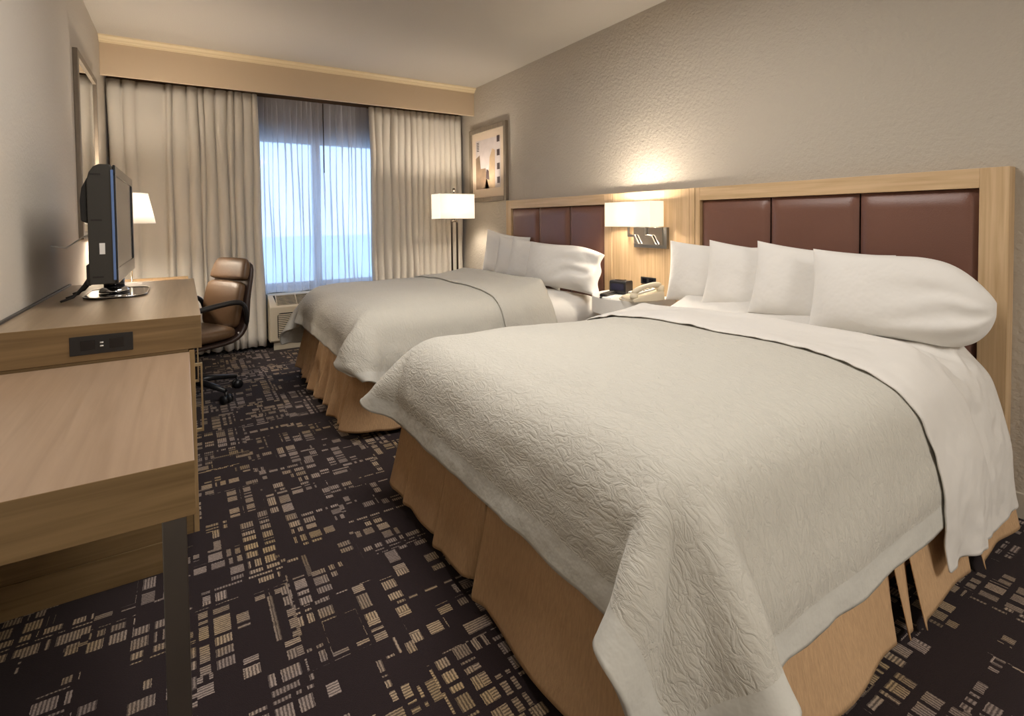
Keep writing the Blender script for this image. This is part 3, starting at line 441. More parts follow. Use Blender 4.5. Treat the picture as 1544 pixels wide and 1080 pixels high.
32,1,0,-1,4,33,0,4,32,-1,-7,33,0,3,34,-1,6,33,0,9,30,-2,5,32,1,11,32,-1,12,32,0,20,30,-1,26,24,0,30,19,0,33,9,0,32,10,0,33,1,-1,31,10,0,34,0,0,32,5,0,33,-2,0,32,7,0,33,-2,0,32,1,-1,33,1,0,33,-3,1,32,1,0,32,-2,0,33,3,-1,32,0,0,33,4,0,32,1,0,33,4,0,32,-1,1,32,2,-1,34,1,1,32,-3,-1,33,3,1,32,-5,0,33,2,0,32,-7,0,33,2,0,32,-7,0,33,2,0,32,-7,0,33,3,0,33,-8,1,33,0,0,32,-13,0,33,-6,0,31,-14,1,33,-5,0,31,-16,1,29,-20,0,21,-29,1,17,-28,1,4,-28,0,16,-24,1,10,-29,1,5,-29,1,10,-30,1,-3,-34,0,-2,-33,1,1,-32,1,3,-32,
32,0,1,-1,1,32,0,4,33,-1,-4,34,0,5,32,0,4,33,-2,11,30,1,4,33,-2,13,31,0,10,32,0,20,29,-1,24,26,0,31,17,-1,33,11,1,33,4,-1,31,6,1,33,8,-1,33,2,0,33,0,-1,32,4,1,32,1,-1,33,3,1,33,2,0,32,-2,-1,33,4,1,32,-5,0,33,4,0,32,-4,0,33,6,0,32,-2,-1,32,7,0,33,-2,1,32,5,-1,34,-3,1,31,2,-1,33,0,1,33,-1,0,33,-1,0,32,-3,0,32,-2,0,33,-5,0,32,-2,0,33,-4,0,33,-1,0,32,-4,1,32,-2,0,34,-5,0,33,-7,0,31,-12,1,32,-6,0,34,-8,0,32,-15,0,28,-21,1,21,-29,1,17,-29,1,4,-28,1,16,-24,1,7,-28,-1,11,-28,2,3,-31,1,3,-32,1,-7,-34,0,6,-32,1,0,-33,
32,1,0,-1,4,33,0,4,32,0,-7,33,-2,3,34,1,12,30,-2,4,32,1,9,32,-2,7,31,0,10,34,-1,20,30,1,25,26,-1,31,17,0,33,13,-1,33,1,1,30,10,-1,34,3,0,33,5,0,33,-2,0,32,6,-1,33,-1,1,32,5,0,33,-1,-1,32,0,1,33,2,-1,32,-3,1,33,0,-1,32,0,1,32,0,-1,33,4,1,33,0,-1,32,3,0,32,0,1,33,4,-1,33,-1,1,31,2,-1,34,1,1,32,-4,-1,33,1,1,32,-7,-1,33,0,1,32,-8,0,33,1,1,32,-7,-2,33,2,2,33,-8,-1,33,0,1,32,-12,-1,33,-4,2,31,-14,0,33,-3,0,33,-17,0,29,-20,1,21,-30,1,16,-30,1,3,-28,1,14,-24,0,8,-28,1,11,-26,1,8,-30,1,-1,-34,1,-7,-34,0,7,-31,1,-1,-33,
32,0,1,-1,0,32,0,3,33,-1,0,33,0,1,33,-1,12,31,0,5,32,-1,10,30,0,5,33,0,11,32,-1,18,32,0,26,24,-1,30,20,0,34,10,0,33,7,0,32,3,-1,32,8,0,33,1,0,33,2,0,32,1,0,32,5,-1,33,1,0,32,2,0,34,3,0,32,-5,1,32,4,0,33,-5,0,32,3,0,33,-2,0,32,1,-1,33,4,1,32,-2,-1,33,5,1,32,-3,0,32,5,0,33,-3,1,33,2,-1,32,-4,1,33,2,-1,32,-7,0,33,0,0,32,-8,1,33,0,-1,32,-5,0,33,1,1,32,-7,0,34,-1,0,32,-11,0,33,-5,0,31,-12,1,33,-4,0,33,-16,1,31,-21,1,19,-31,0,17,-29,1,3,-29,1,15,-23,1,7,-27,0,12,-27,2,5,-30,0,3,-33,1,-7,-34,1,5,-32,0,-2,-32,
32,0,0,0,3,33,-1,4,32,-1,-8,33,0,4,35,-1,13,29,0,5,32,-1,10,31,0,4,32,-1,13,33,0,16,31,-1,27,26,0,30,18,0,34,13,0,33,1,0,30,11,-1,34,4,0,33,6,0,33,-2,0,32,6,0,33,-1,0,32,6,0,34,-1,0,32,-1,-1,32,1,1,33,-3,0,32,2,0,33,-4,0,32,1,-1,32,0,1,33,0,0,32,1,-1,33,1,0,32,3,0,33,-2,1,32,2,0,33,-1,0,32,0,0,33,-3,0,32,-1,0,33,-6,0,32,-1,0,33,-5,1,32,-2,0,33,0,0,32,-7,0,33,-1,0,33,-11,0,33,-4,1,31,-13,0,33,-3,0,32,-17,1,31,-20,0,19,-31,1,16,-30,1,3,-29,1,15,-24,1,6,-26,0,13,-26,1,4,-30,1,4,-32,1,-8,-34,1,6,-32,1,0,-32,
32,0,1,0,-1,32,-1,2,33,0,-2,33,0,3,34,-2,11,31,1,7,31,-2,10,31,1,5,32,-2,10,33,0,20,31,-1,27,23,0,30,19,0,34,10,0,32,7,0,32,5,-1,31,10,0,34,2,0,33,4,0,32,0,0,33,5,0,33,1,0,31,1,0,34,4,0,32,-5,0,33,4,0,32,-5,0,33,3,0,32,-6,0,32,3,0,34,0,0,32,-2,-1,32,4,1,32,-3,0,33,5,0,32,-6,0,33,4,0,32,-6,0,33,4,0,32,-8,0,33,2,0,32,-8,1,33,2,-1,32,-8,2,33,2,-2,32,-8,1,33,0,0,33,-11,0,33,-5,1,30,-12,0,33,-3,0,34,-15,0,31,-20,1,19,-31,1,15,-31,1,3,-29,1,14,-24,1,7,-27,0,12,-25,1,3,-30,1,5,-31,1,-7,-34,1,7,-32,1,-1,-32,
32,0,0,0,3,33,-1,2,32,-1,-7,34,1,7,32,-2,4,33,1,13,30,-2,4,32,0,12,31,-1,8,33,1,21,30,-2,25,25,0,31,17,0,33,13,0,33,2,-1,29,12,0,34,5,0,33,8,0,33,-2,0,32,6,0,33,0,0,32,6,0,34,-2,0,32,-1,0,33,1,0,32,-2,-1,33,1,1,32,-4,0,32,1,0,33,-2,0,32,0,0,33,0,0,32,1,-1,33,1,1,32,-2,0,33,2,0,32,-4,0,32,1,0,33,-3,0,32,1,-1,32,-6,1,33,0,0,32,-5,0,33,-2,1,32,-4,0,32,-1,0,35,-3,0,31,-12,0,33,-5,1,31,-13,0,33,-2,0,33,-14,0,31,-20,2,19,-31,0,14,-31,1,3,-30,1,13,-24,1,5,-26,1,13,-25,1,3,-29,0,8,-31,1,-5,-34,1,2,-32,1,3,-33,
32,0,1,0,-1,33,-1,2,32,0,-3,34,-1,6,32,0,4,33,-1,13,30,0,4,32,-1,13,31,-1,9,33,0,23,26,-1,23,27,0,31,16,0,33,11,-1,32,8,0,32,5,1,31,11,-1,33,3,0,33,4,0,32,1,0,32,4,0,34,2,-1,32,0,1,33,5,0,33,-5,0,32,3,0,33,-4,0,32,2,0,33,-6,0,31,4,0,34,-1,0,32,-3,0,32,5,-1,33,-4,0,32,3,1,33,-5,0,32,3,0,33,-5,0,32,4,0,32,-6,-1,33,2,1,32,-8,0,33,2,0,32,-8,1,32,1,0,32,-8,1,34,0,-2,32,-12,2,33,-5,-1,30,-13,1,34,-2,-1,32,-15,1,32,-18,2,17,-32,0,16,-30,1,3,-30,1,12,-25,1,5,-26,1,13,-25,1,3,-29,1,8,-31,0,-7,-33,1,8,-32,1,0,-32,
32,0,0,0,2,33,-1,4,32,0,-6,34,0,6,32,-1,5,33,0,12,30,0,5,32,-2,12,30,-1,8,34,0,22,27,-1,24,26,0,31,15,0,31,15,0,33,2,-1,31,12,0,33,5,0,33,9,0,32,-2,0,32,7,0,33,-1,-1,32,4,1,34,1,0,32,-3,0,33,2,0,32,-2,0,33,1,0,32,-4,0,33,0,1,32,-1,-1,33,0,0,32,2,0,32,-1,0,33,2,-1,32,-3,1,33,1,0,32,-2,0,32,2,-1,33,-3,0,32,2,0,33,-6,1,32,-1,0,32,-6,0,33,-1,1,32,-6,-1,32,-1,1,33,-6,0,34,-6,0,31,-13,0,31,-4,1,33,-7,-2,34,-10,3,31,-22,0,16,-32,1,16,-29,1,2,-30,2,11,-26,0,5,-26,1,13,-25,1,3,-29,1,9,-30,1,-6,-34,0,8,-31,1,1,-33,
32,0,1,0,-1,33,-1,2,32,0,-2,34,-1,9,31,1,4,33,-2,13,31,0,8,30,-2,5,32,1,11,34,-1,22,26,-1,22,28,0,32,16,0,32,10,0,33,7,-1,31,5,0,31,11,0,34,2,0,32,4,0,33,2,0,32,3,0,33,3,0,32,-1,0,33,4,0,33,-6,0,32,5,0,33,-5,0,32,1,0,33,-3,0,32,0,0,33,2,0,32,-3,0,32,6,0,33,-4,-1,32,4,1,32,-4,0,33,4,-1,32,-4,0,33,5,0,32,-7,0,32,2,1,32,-9,0,33,1,0,32,-9,1,33,2,-1,32,-9,1,33,0,0,33,-12,-1,33,-6,2,30,-13,0,32,0,-1,37,-10,3,28,-24,-1,19,-30,2,15,-31,0,5,-30,1,3,-27,1,13,-24,1,6,-27,0,8,-27,2,9,-31,1,-3,-33,0,5,-32,1,-1,-33,
32,0,1,0,3,32,-1,0,33,0,2,32,-1,1,33,0,12,31,-1,8,31,0,10,31,-1,4,33,0,12,32,-2,16,30,0,25,27,1,32,15,-2,32,14,1,33,0,-2,30,12,1,33,2,-1,33,8,2,33,-2,-1,32,6,0,33,0,0,32,2,0,33,2,0,32,-3,0,33,2,0,32,-2,0,33,2,0,32,-3,0,32,-1,1,33,2,-1,32,-2,0,33,4,0,32,-2,-1,32,2,1,33,-1,0,32,3,-1,32,-1,0,33,3,0,32,-3,0,33,1,0,32,-6,1,32,-1,0,33,-7,1,32,-2,0,32,-6,-1,33,-1,1,34,-6,-1,32,-9,2,33,-7,-3,30,-13,1,31,-3,2,38,-5,2,24,-28,-1,23,-25,1,13,-33,2,8,-29,0,4,-27,1,12,-25,1,5,-26,1,11,-28,1,2,-32,0,-4,-33,1,8,-31,1,0,-33,
32,0,1,0,-1,32,-1,5,32,-1,-4,34,0,9,31,0,6,33,-1,15,30,0,8,30,-1,4,33,-1,10,32,0,16,32,0,25,27,-2,32,14,-1,31,15,1,34,0,0,30,9,0,33,4,0,33,6,0,33,-4,1,32,6,-1,33,0,0,32,5,0,33,-4,-1,32,5,1,33,-4,0,32,3,0,33,-2,0,32,0,0,33,4,0,32,-5,0,32,6,0,32,-4,0,33,4,0,32,-4,0,33,5,0,32,-3,-1,32,7,0,33,-4,0,32,5,0,33,-6,0,32,1,1,32,-9,0,33,1,0,32,-10,1,33,0,-1,32,-9,1,32,0,-1,35,-10,1,30,-12,-4,30,-1,0,36,-2,7,35,-17,-2,23,-25,1,24,-24,2,17,-33,0,1,-31,1,13,-24,2,5,-27,0,7,-26,1,11,-27,1,4,-32,1,-5,-34,1,8,-31,0,-2,-33,
32,1,1,0,2,32,-1,-1,33,-1,2,32,0,2,33,0,14,30,-1,7,32,-1,11,30,1,5,33,-2,10,32,0,15,32,0,25,25,-4,28,22,0,35,14,2,34,-3,1,30,9,-1,34,-1,1,32,7,-1,34,-2,0,31,0,0,33,4,0,32,-1,-1,32,4,1,33,-2,-1,32,0,2,33,2,-1,32,-1,1,33,2,-1,32,-1,0,32,4,0,33,-2,0,32,3,0,33,-3,0,32,1,0,32,0,0,33,4,-1,32,-1,0,32,4,0,33,-2,0,32,0,0,33,-5,1,33,-2,0,32,-7,0,33,-2,0,32,-8,0,32,-2,1,32,-8,-1,34,-4,0,30,-10,-3,31,3,2,39,-5,3,27,-23,1,29,-16,1,24,-30,1,12,-32,-1,10,-29,3,5,-28,0,7,-25,1,12,-25,1,3,-29,1,4,-31,1,1,-33,0,1,-32,2,3,-32,
32,-2,1,0,-1,32,-1,3,33,-1,-3,34,1,9,31,-2,7,32,0,16,29,0,4,32,-1,11,31,-1,6,34,0,18,32,-1,25,24,-2,25,23,0,36,16,-1,36,-5,2,30,2,-1,32,7,2,34,0,-1,32,-1,0,32,7,0,33,-3,-1,31,6,1,34,-2,-1,32,-1,1,32,3,0,33,-3,0,32,5,0,33,-3,0,32,7,0,32,-3,0,32,5,0,33,-5,0,32,3,0,33,-5,0,32,5,0,33,-3,-1,32,6,0,33,-2,0,32,4,0,33,-6,1,32,2,0,32,-8,0,33,-1,0,32,-10,0,33,1,1,32,-11,-2,32,-2,1,34,-5,-1,30,-8,-2,32,6,2,38,-8,2,29,-22,1,23,-23,2,25,-24,0,17,-32,2,9,-31,-1,5,-27,2,10,-25,1,4,-27,0,9,-27,2,5,-31,0,-5,-34,1,8,-32,2,0,-32,
32,0,0,0,2,32,-1,4,33,0,-6,34,-1,8,31,0,5,33,-2,16,30,1,9,30,-1,5,33,0,10,33,-1,18,31,-1,23,26,-1,27,23,0,34,12,-4,35,7,3,33,-4,2,32,4,-1,33,-1,0,32,3,0,32,-1,0,32,4,0,33,1,0,32,-2,-1,33,3,1,32,-3,0,33,3,0,32,-2,0,32,5,0,33,0,0,32,4,0,33,-2,0,32,1,0,32,-4,0,33,1,0,32,-2,-1,32,3,0,33,0,0,33,3,0,32,-1,0,33,1,0,32,-5,1,33,-1,0,32,-8,0,33,-3,1,33,-7,-2,30,-6,1,33,2,0,33,-9,-1,30,-3,-3,34,8,4,37,-14,0,24,-23,2,29,-17,2,21,-29,0,19,-30,1,6,-31,1,13,-26,1,2,-27,0,12,-24,1,2,-30,1,5,-30,1,0,-33,1,3,-33,2,2,-32,
32,-4,1,0,1,33,-1,5,32,0,-4,34,-1,6,33,-1,11,30,0,9,32,-1,13,30,0,7,32,0,10,33,-1,19,31,-1,25,23,1,24,24,-4,33,14,-1,34,11,0,35,-5,3,31,-1,-1,32,3,1,32,0,-1,32,7,1,34,-3,-1,31,1,0,33,2,0,33,-1,0,33,2,1,32,-5,-1,32,6,1,32,-3,-1,33,8,1,32,-3,-1,33,4,1,32,-6,-1,32,3,1,33,-7,-1,32,4,0,33,-3,0,32,4,0,33,-1,0,33,4,0,32,-5,0,33,2,0,32,-8,0,32,0,1,33,-11,0,31,-3,-1,33,-2,0,33,-5,0,32,-1,-1,31,-3,-2,35,8,3,32,-18,1,30,-18,2,22,-26,1,23,-24,1,20,-30,0,10,-31,2,4,-28,0,9,-25,1,7,-26,1,8,-27,1,6,-32,1,-6,-33,1,9,-32,2,0,-33,
32,2,0,0,3,33,-1,6,32,0,-4,34,-1,5,32,-1,6,33,0,15,30,-1,6,31,0,10,32,0,11,33,-1,19,29,-1,24,26,0,28,18,-4,25,22,0,36,12,-1,36,1,1,31,-5,0,32,6,0,33,-4,2,32,5,-1,32,-2,0,32,2,0,33,-2,1,32,2,0,34,-1,0,32,-5,0,32,6,0,32,-2,0,33,5,-1,32,-2,1,33,2,-1,32,-5,1,32,1,0,33,-5,0,32,1,0,33,2,0,32,-1,0,33,3,0,33,-2,-1,32,0,2,33,-4,-1,32,-2,1,32,-7,-1,33,-2,0,32,-7,0,32,-2,-1,33,4,0,33,-6,-1,30,1,-1,35,7,1,36,-17,4,22,-26,0,25,-21,2,23,-26,1,18,-30,1,9,-32,0,6,-27,1,8,-25,1,12,-26,1,3,-28,1,7,-30,1,-1,-34,1,3,-32,1,2,-32,
32,0,1,0,1,33,-1,6,32,-1,-4,34,0,5,33,0,8,32,-2,13,31,1,11,30,-1,8,32,-1,12,32,0,19,30,-1,25,24,-1,26,20,-1,25,23,-3,34,15,0,35,0,-1,33,2,1,32,0,-2,32,2,2,33,0,-1,32,0,2,31,-1,-1,34,4,2,33,-6,0,32,-1,-1,33,2,1,32,-1,-2,32,4,1,33,0,-1,32,2,1,33,-3,-1,32,0,2,33,-4,-1,32,-1,1,33,-3,0,32,0,0,33,0,0,32,0,-1,33,0,1,32,-2,0,32,-3,0,33,-4,0,32,-4,1,33,-4,0,32,-3,-1,32,1,0,33,-1,-2,32,3,0,32,-1,0,36,4,3,34,-20,1,22,-26,2,24,-22,1,21,-26,1,19,-30,0,10,-31,1,9,-27,1,8,-26,1,6,-26,1,9,-27,1,7,-31,1,-3,-33,1,5,-33,1,2,-32,
32,4,0,-1,3,32,0,3,33,0,-2,34,0,4,32,0,9,32,-2,10,31,-1,10,31,0,8,32,-1,12,32,0,21,30,-1,25,23,-1,25,21,0,26,21,-5,29,23,-1,37,2,0,32,2,-1,32,2,0,33,2,-1,32,1,1,33,-1,1,32,-1,2,33,-1,-1,32,-1,0,33,0,1,32,0,-1,33,2,0,32,1,-1,33,1,1,33,0,-1,32,-1,1,33,-2,0,32,-2,1,32,-2,0,33,-2,0,32,-1,0,33,-1,0,32,0,0,33,-1,0,32,-1,0,32,-3,0,33,-4,0,32,-3,0,33,-4,1,32,-3,0,33,-1,-1,32,0,0,32,2,-1,33,1,1,38,1,4,27,-27,0,23,-24,2,23,-23,1,24,-25,1,19,-30,0,11,-31,2,6,-28,1,8,-26,0,8,-25,1,8,-28,2,6,-30,0,-3,-34,1,4,-32,1,3,-32,
]),
's_1': (25, 76, [1721,529,130,-3,3,30,-2,5,29,-3,2,30,-4,-5,30,-3,-1,30,-3,3,29,-4,-3,30,-3,3,30,-2,4,30,-2,9,29,-1,2,30,-4,11,27,-2,12,28,-3,4,30,-4,18,24,-3,20,23,-2,20,22,1,28,12,1,27,13,1,27,13,2,30,0,1,25,15,1,30,-3,0,28,10,1,30,-2,2,28,10,-1,30,-5,0,30,2,-1,29,3,0,31,0,-1,29,-3,1,30,5,0,29,-5,0,30,1,0,30,-3,-1,30,0,0,30,-2,0,30,0,-1,30,5,2,30,-3,-1,28,9,0,29,-6,0,30,-3,0,30,0,0,30,-1,0,30,2,-1,30,-2,0,30,0,0,30,-3,-2,30,0,1,30,-6,0,30,-4,0,30,-1,-1,30,-5,1,30,-3,-1,29,3,1,28,-13,0,28,-12,0,30,2,-1,27,-13,-2,29,-6,0,29,-10,0,25,-16,1,21,-22,1,8,-29,0,13,-27,3,1,-27,0,9,-24,-2,12,-22,1,12,-23,0,0,-25,0,6,-27,1,4,-30,0,6,-29,2,2,-30,
26,1,1,-3,4,29,-3,-5,30,-1,5,30,-4,-4,29,-2,4,30,-5,-5,30,-2,2,30,-3,3,30,-2,11,28,-2,3,30,-2,12,27,-3,8,29,-1,0,31,-3,12,28,-3,13,27,-3,20,22,-2,20,23,0,27,14,1,27,15,1,28,9,3,30,-1,0,29,6,1,27,14,0,30,-5,1,29,7,2,30,-2,0,29,9,-1,30,2,0,30,1,0,30,0,-1,30,-2,0,29,-6,1,30,4,0,30,-4,0,30,2,-1,29,-4,0,30,4,0,30,1,-1,30,-5,1,29,8,-1,29,-4,1,30,5,0,30,-3,-1,30,3,0,30,1,0,30,-1,-1,30,-1,1,29,-8,-1,30,3,0,30,-7,0,30,0,-1,30,-4,0,30,-3,0,30,-6,0,29,1,-1,30,-8,1,30,-4,0,29,-9,-1,27,-14,0,29,2,-1,30,-6,0,28,-12,0,23,-20,1,19,-23,0,17,-25,0,12,-27,2,6,-27,0,7,-25,0,0,-24,1,11,-23,0,3,-26,0,12,-25,1,3,-29,0,-4,-30,1,2,-30,
27,-2,1,-4,1,30,-2,5,29,-3,-9,29,-2,-1,30,-3,1,30,-3,1,30,-2,9,28,-3,5,30,-2,1,30,-2,13,27,-1,3,30,-2,12,27,-2,3,30,-3,13,28,-3,9,29,-2,19,23,-2,21,21,0,27,13,1,25,16,1,30,4,2,27,13,1,30,0,1,29,10,0,30,1,1,29,-4,1,29,10,0,30,0,-1,30,-2,1,29,6,-1,30,-3,0,30,4,0,30,-1,0,29,-7,1,30,5,-1,30,-6,0,29,7,-1,30,-7,0,30,0,0,30,5,0,29,-4,0,30,6,0,30,-3,1,29,5,-1,30,-3,0,30,6,-1,30,-4,0,30,-2,0,30,2,0,29,-8,-1,30,2,1,30,-7,-1,30,1,0,29,-9,0,30,0,0,30,-7,-1,30,-1,0,28,-13,0,30,-4,0,28,-12,0,30,-4,-1,30,2,0,27,-13,0,22,-21,1,22,-21,0,14,-27,1,13,-27,0,2,-27,1,6,-25,-1,10,-23,1,1,-25,0,14,-22,0,1,-27,1,4,-30,-1,9,-28,2,1,-30,
24,9,0,-2,1,30,-2,-10,29,-2,-1,30,-4,7,29,-2,0,30,-2,-1,30,-2,-3,30,-3,3,30,-1,12,28,-2,3,30,-1,16,25,-2,1,31,-2,11,28,-2,4,30,-2,14,27,-2,17,25,-2,22,21,0,25,17,1,28,9,0,28,11,2,30,-1,2,27,14,0,30,-1,1,30,5,1,29,-5,1,30,6,-1,30,-2,0,29,7,0,30,-3,0,30,7,-1,29,-6,1,30,6,0,30,-1,0,29,-6,0,30,4,-1,30,-2,0,30,3,0,30,0,0,30,-3,0,29,5,0,30,-3,0,30,5,0,30,-4,0,29,5,-1,31,-1,0,29,3,0,30,-2,0,30,-5,-1,30,1,0,30,-7,0,30,0,0,30,-6,0,29,1,0,30,-8,-1,30,1,0,29,-8,0,30,-7,1,28,-14,-3,29,3,-1,31,-2,1,29,-7,1,24,-19,0,21,-21,1,23,-20,0,13,-27,0,12,-27,0,13,-24,1,6,-25,0,8,-24,1,-1,-24,0,12,-24,0,2,-27,-1,13,-27,1,-6,-30,1,-4,-29,
26,5,1,-2,-1,30,-1,-9,29,-4,5,29,-2,-8,29,-3,-3,30,-1,5,30,-2,4,30,-2,-3,30,-1,10,28,-2,5,29,-2,10,28,0,14,27,-1,3,30,-3,10,28,-1,10,29,-3,18,24,-1,21,22,0,24,18,0,27,13,1,29,8,2,30,-3,1,28,10,1,30,-1,1,29,8,1,30,0,0,30,-4,0,29,8,0,30,-4,-1,29,5,0,30,-2,0,30,4,0,30,-5,0,30,1,1,30,5,0,30,-5,-1,29,7,0,30,-3,0,30,-1,-1,30,5,1,30,-4,0,29,3,0,30,-3,0,30,4,0,30,-2,-1,30,6,0,30,-3,0,29,0,0,31,0,-1,29,-5,0,30,-1,0,30,-7,0,30,2,0,30,-4,0,29,-9,-1,29,0,0,29,-10,0,30,-2,-1,30,-5,-1,30,-6,-1,30,1,1,26,-14,1,27,-13,0,24,-19,0,19,-23,1,18,-25,0,11,-28,0,4,-27,0,5,-25,1,15,-21,0,6,-25,1,1,-25,-1,11,-26,-1,-2,-29,2,8,-29,0,-2,-30,
26,-6,1,-4,-6,29,1,6,29,-4,-5,30,-1,3,29,-3,-4,30,-1,-7,29,-2,4,30,-1,8,29,-1,2,30,-1,13,27,-2,9,29,-1,5,29,-1,14,27,-1,5,30,-2,11,28,-2,17,24,-1,23,21,-1,21,21,1,27,15,1,29,8,2,30,-6,2,29,9,0,30,4,1,30,2,0,29,-6,1,30,7,-1,30,-3,0,29,5,0,30,-1,0,30,6,-1,30,-6,1,29,5,0,30,-4,0,30,2,0,30,6,0,30,-2,-1,29,5,1,31,-3,0,29,-3,0,31,1,0,30,-1,0,29,5,0,30,-5,-1,30,6,0,30,-2,0,30,5,-1,30,-2,0,30,-5,-1,30,4,1,29,-9,-1,30,2,1,30,-4,0,30,-9,0,29,2,-1,30,-4,-1,30,-6,1,29,-11,-1,29,-7,-2,30,6,0,29,-8,0,30,-7,2,23,-19,-1,22,-21,1,21,-21,0,16,-26,1,14,-26,-1,9,-27,1,0,-25,1,15,-22,0,7,-24,0,7,-25,-1,-5,-27,-1,10,-28,1,-4,-30,1,2,-29,
21,-16,-2,1,6,30,-1,-2,30,-1,4,29,-4,-6,29,-1,0,31,0,2,30,-1,8,28,-1,-1,31,-1,12,28,-1,2,30,-1,15,26,-1,5,30,0,11,27,-2,7,30,-1,11,28,-2,18,24,-1,20,23,-1,23,20,1,27,12,1,28,11,1,30,3,2,30,-5,1,29,7,1,30,-2,-1,30,4,2,30,-3,-1,29,6,0,30,-2,0,30,5,0,29,-4,-1,30,4,1,30,-1,0,30,-3,0,30,6,0,30,0,-1,29,5,0,30,-3,0,30,-2,0,30,5,0,30,-6,1,30,4,0,30,1,0,30,0,-1,30,-3,0,30,3,-1,30,-1,0,30,4,0,30,1,0,30,-1,0,30,-4,0,30,-3,0,29,-10,0,30,-1,-1,29,-7,-1,30,-5,0,30,-3,0,30,0,0,29,-10,-2,30,6,0,29,-6,0,29,-11,1,19,-23,0,26,-17,1,17,-25,0,21,-22,0,9,-28,0,14,-25,1,5,-25,0,2,-24,0,7,-24,1,12,-24,-1,-2,-27,-1,11,-28,0,2,-30,2,-8,-29,
25,-10,1,-1,2,30,3,9,28,-4,-5,30,-1,8,29,0,-3,30,0,7,29,-2,-1,30,0,3,30,-1,9,29,-1,4,30,0,15,26,-1,9,29,0,4,30,-2,11,28,-1,12,28,-1,18,25,-1,21,21,0,22,20,0,25,18,1,30,6,0,29,7,1,30,2,3,30,-4,-1,29,8,2,30,-4,-1,30,5,1,30,-5,0,29,6,0,30,-5,-1,30,6,1,30,1,0,30,-5,-1,30,6,1,30,-5,0,29,7,-1,30,-2,-1,30,6,1,30,-4,0,30,-3,0,30,2,1,30,-4,0,30,-1,-1,30,0,0,30,3,0,30,-2,-1,30,4,0,30,1,0,30,-3,-1,30,1,0,30,-5,0,30,-3,0,30,0,0,29,-10,0,30,0,-1,30,-8,0,30,1,0,29,-8,0,31,-3,-2,29,8,0,27,-12,0,28,-13,0,25,-15,1,23,-19,1,19,-24,0,15,-27,0,15,-25,0,5,-27,1,12,-24,-1,8,-24,0,6,-24,1,-2,-25,-1,12,-25,-1,-3,-30,1,10,-28,0,3,-30,
25,7,0,0,-1,30,0,-7,29,0,3,30,0,12,27,-1,-3,30,0,2,30,-1,10,29,0,2,30,0,2,30,-1,6,29,0,11,28,-1,10,28,-1,12,28,0,7,29,-1,12,28,-1,18,24,-1,19,25,0,23,19,0,25,16,0,28,12,1,29,6,1,31,1,1,29,3,2,30,-3,0,30,4,0,30,-3,0,30,3,1,30,-2,-1,30,4,0,29,-3,0,31,0,0,29,4,0,30,-2,0,30,3,1,30,-3,-1,30,5,-1,30,-2,1,30,3,0,30,0,0,30,-6,0,30,4,0,30,-3,0,31,0,0,30,-3,0,30,2,0,30,1,-1,30,2,-1,30,-3,0,29,2,0,30,-4,0,31,-5,0,29,-7,0,30,-1,0,30,-6,-1,30,1,0,30,-7,-1,30,3,0,29,-6,-2,30,8,0,29,-11,0,27,-13,1,22,-21,0,18,-24,1,21,-22,1,21,-22,-1,9,-28,1,11,-26,0,3,-26,0,12,-22,-1,1,-25,1,13,-23,0,4,-27,-1,-4,-29,1,6,-29,0,7,-29,
25,-8,-1,1,2,30,-2,11,28,0,2,30,2,-5,29,1,2,30,-2,11,29,0,-3,30,1,3,30,0,9,29,0,2,30,-1,14,26,0,5,30,0,11,29,-1,9,28,-1,15,27,-1,18,25,-1,21,21,0,24,19,0,19,23,1,28,10,0,29,10,2,30,0,1,30,2,1,30,0,0,31,2,-1,29,6,1,30,-4,-1,30,5,1,30,-5,-1,30,4,1,31,0,1,30,-4,-1,29,5,1,30,-4,-2,30,5,2,30,-4,-2,30,5,2,30,-7,-1,30,-1,1,30,-3,0,30,-1,0,30,-2,0,30,-1,0,31,0,0,30,0,-1,30,1,0,30,0,-1,30,7,0,29,-9,0,30,-3,0,30,-4,0,30,-4,0,30,-3,-1,30,4,0,30,-6,-1,30,-1,1,30,-4,-1,30,1,-2,31,7,-1,27,-15,1,26,-14,1,18,-24,0,25,-17,1,20,-24,0,15,-26,0,13,-26,0,6,-27,1,12,-23,-1,3,-25,0,13,-22,1,7,-25,-1,-2,-27,-2,13,-26,1,2,-30,0,-11,-28,
25,10,-2,1,1,30,-1,9,28,1,1,30,2,-6,30,-1,8,28,1,-2,30,0,5,30,1,1,30,0,4,30,0,7,29,0,9,29,0,13,27,0,8,29,0,8,29,-1,13,27,-1,18,25,-1,22,21,0,23,20,-1,23,19,1,20,25,2,30,10,0,30,2,0,31,2,0,30,1,1,30,2,0,31,0,0,30,-1,1,30,-1,0,30,-1,1,30,-2,0,30,-2,0,30,3,0,30,-2,0,30,3,-1,30,2,0,30,1,0,30,0,-1,30,-1,-1,31,1,0,30,0,0,30,-1,-1,30,-1,0,30,-2,1,30,-1,0,30,0,0,30,-1,1,30,-1,1,29,-9,-1,30,2,-1,30,-1,0,30,-2,-1,31,-2,1,30,-6,1,29,-7,0,31,-2,-2,29,3,0,30,2,0,31,1,0,32,2,-2,25,-20,0,26,-15,1,21,-22,1,20,-23,1,20,-23,0,18,-24,0,13,-27,-1,11,-25,1,2,-26,0,7,-24,-1,15,-21,2,0,-26,-3,14,-24,-2,-7,-28,1,1,-30,2,1,-30,
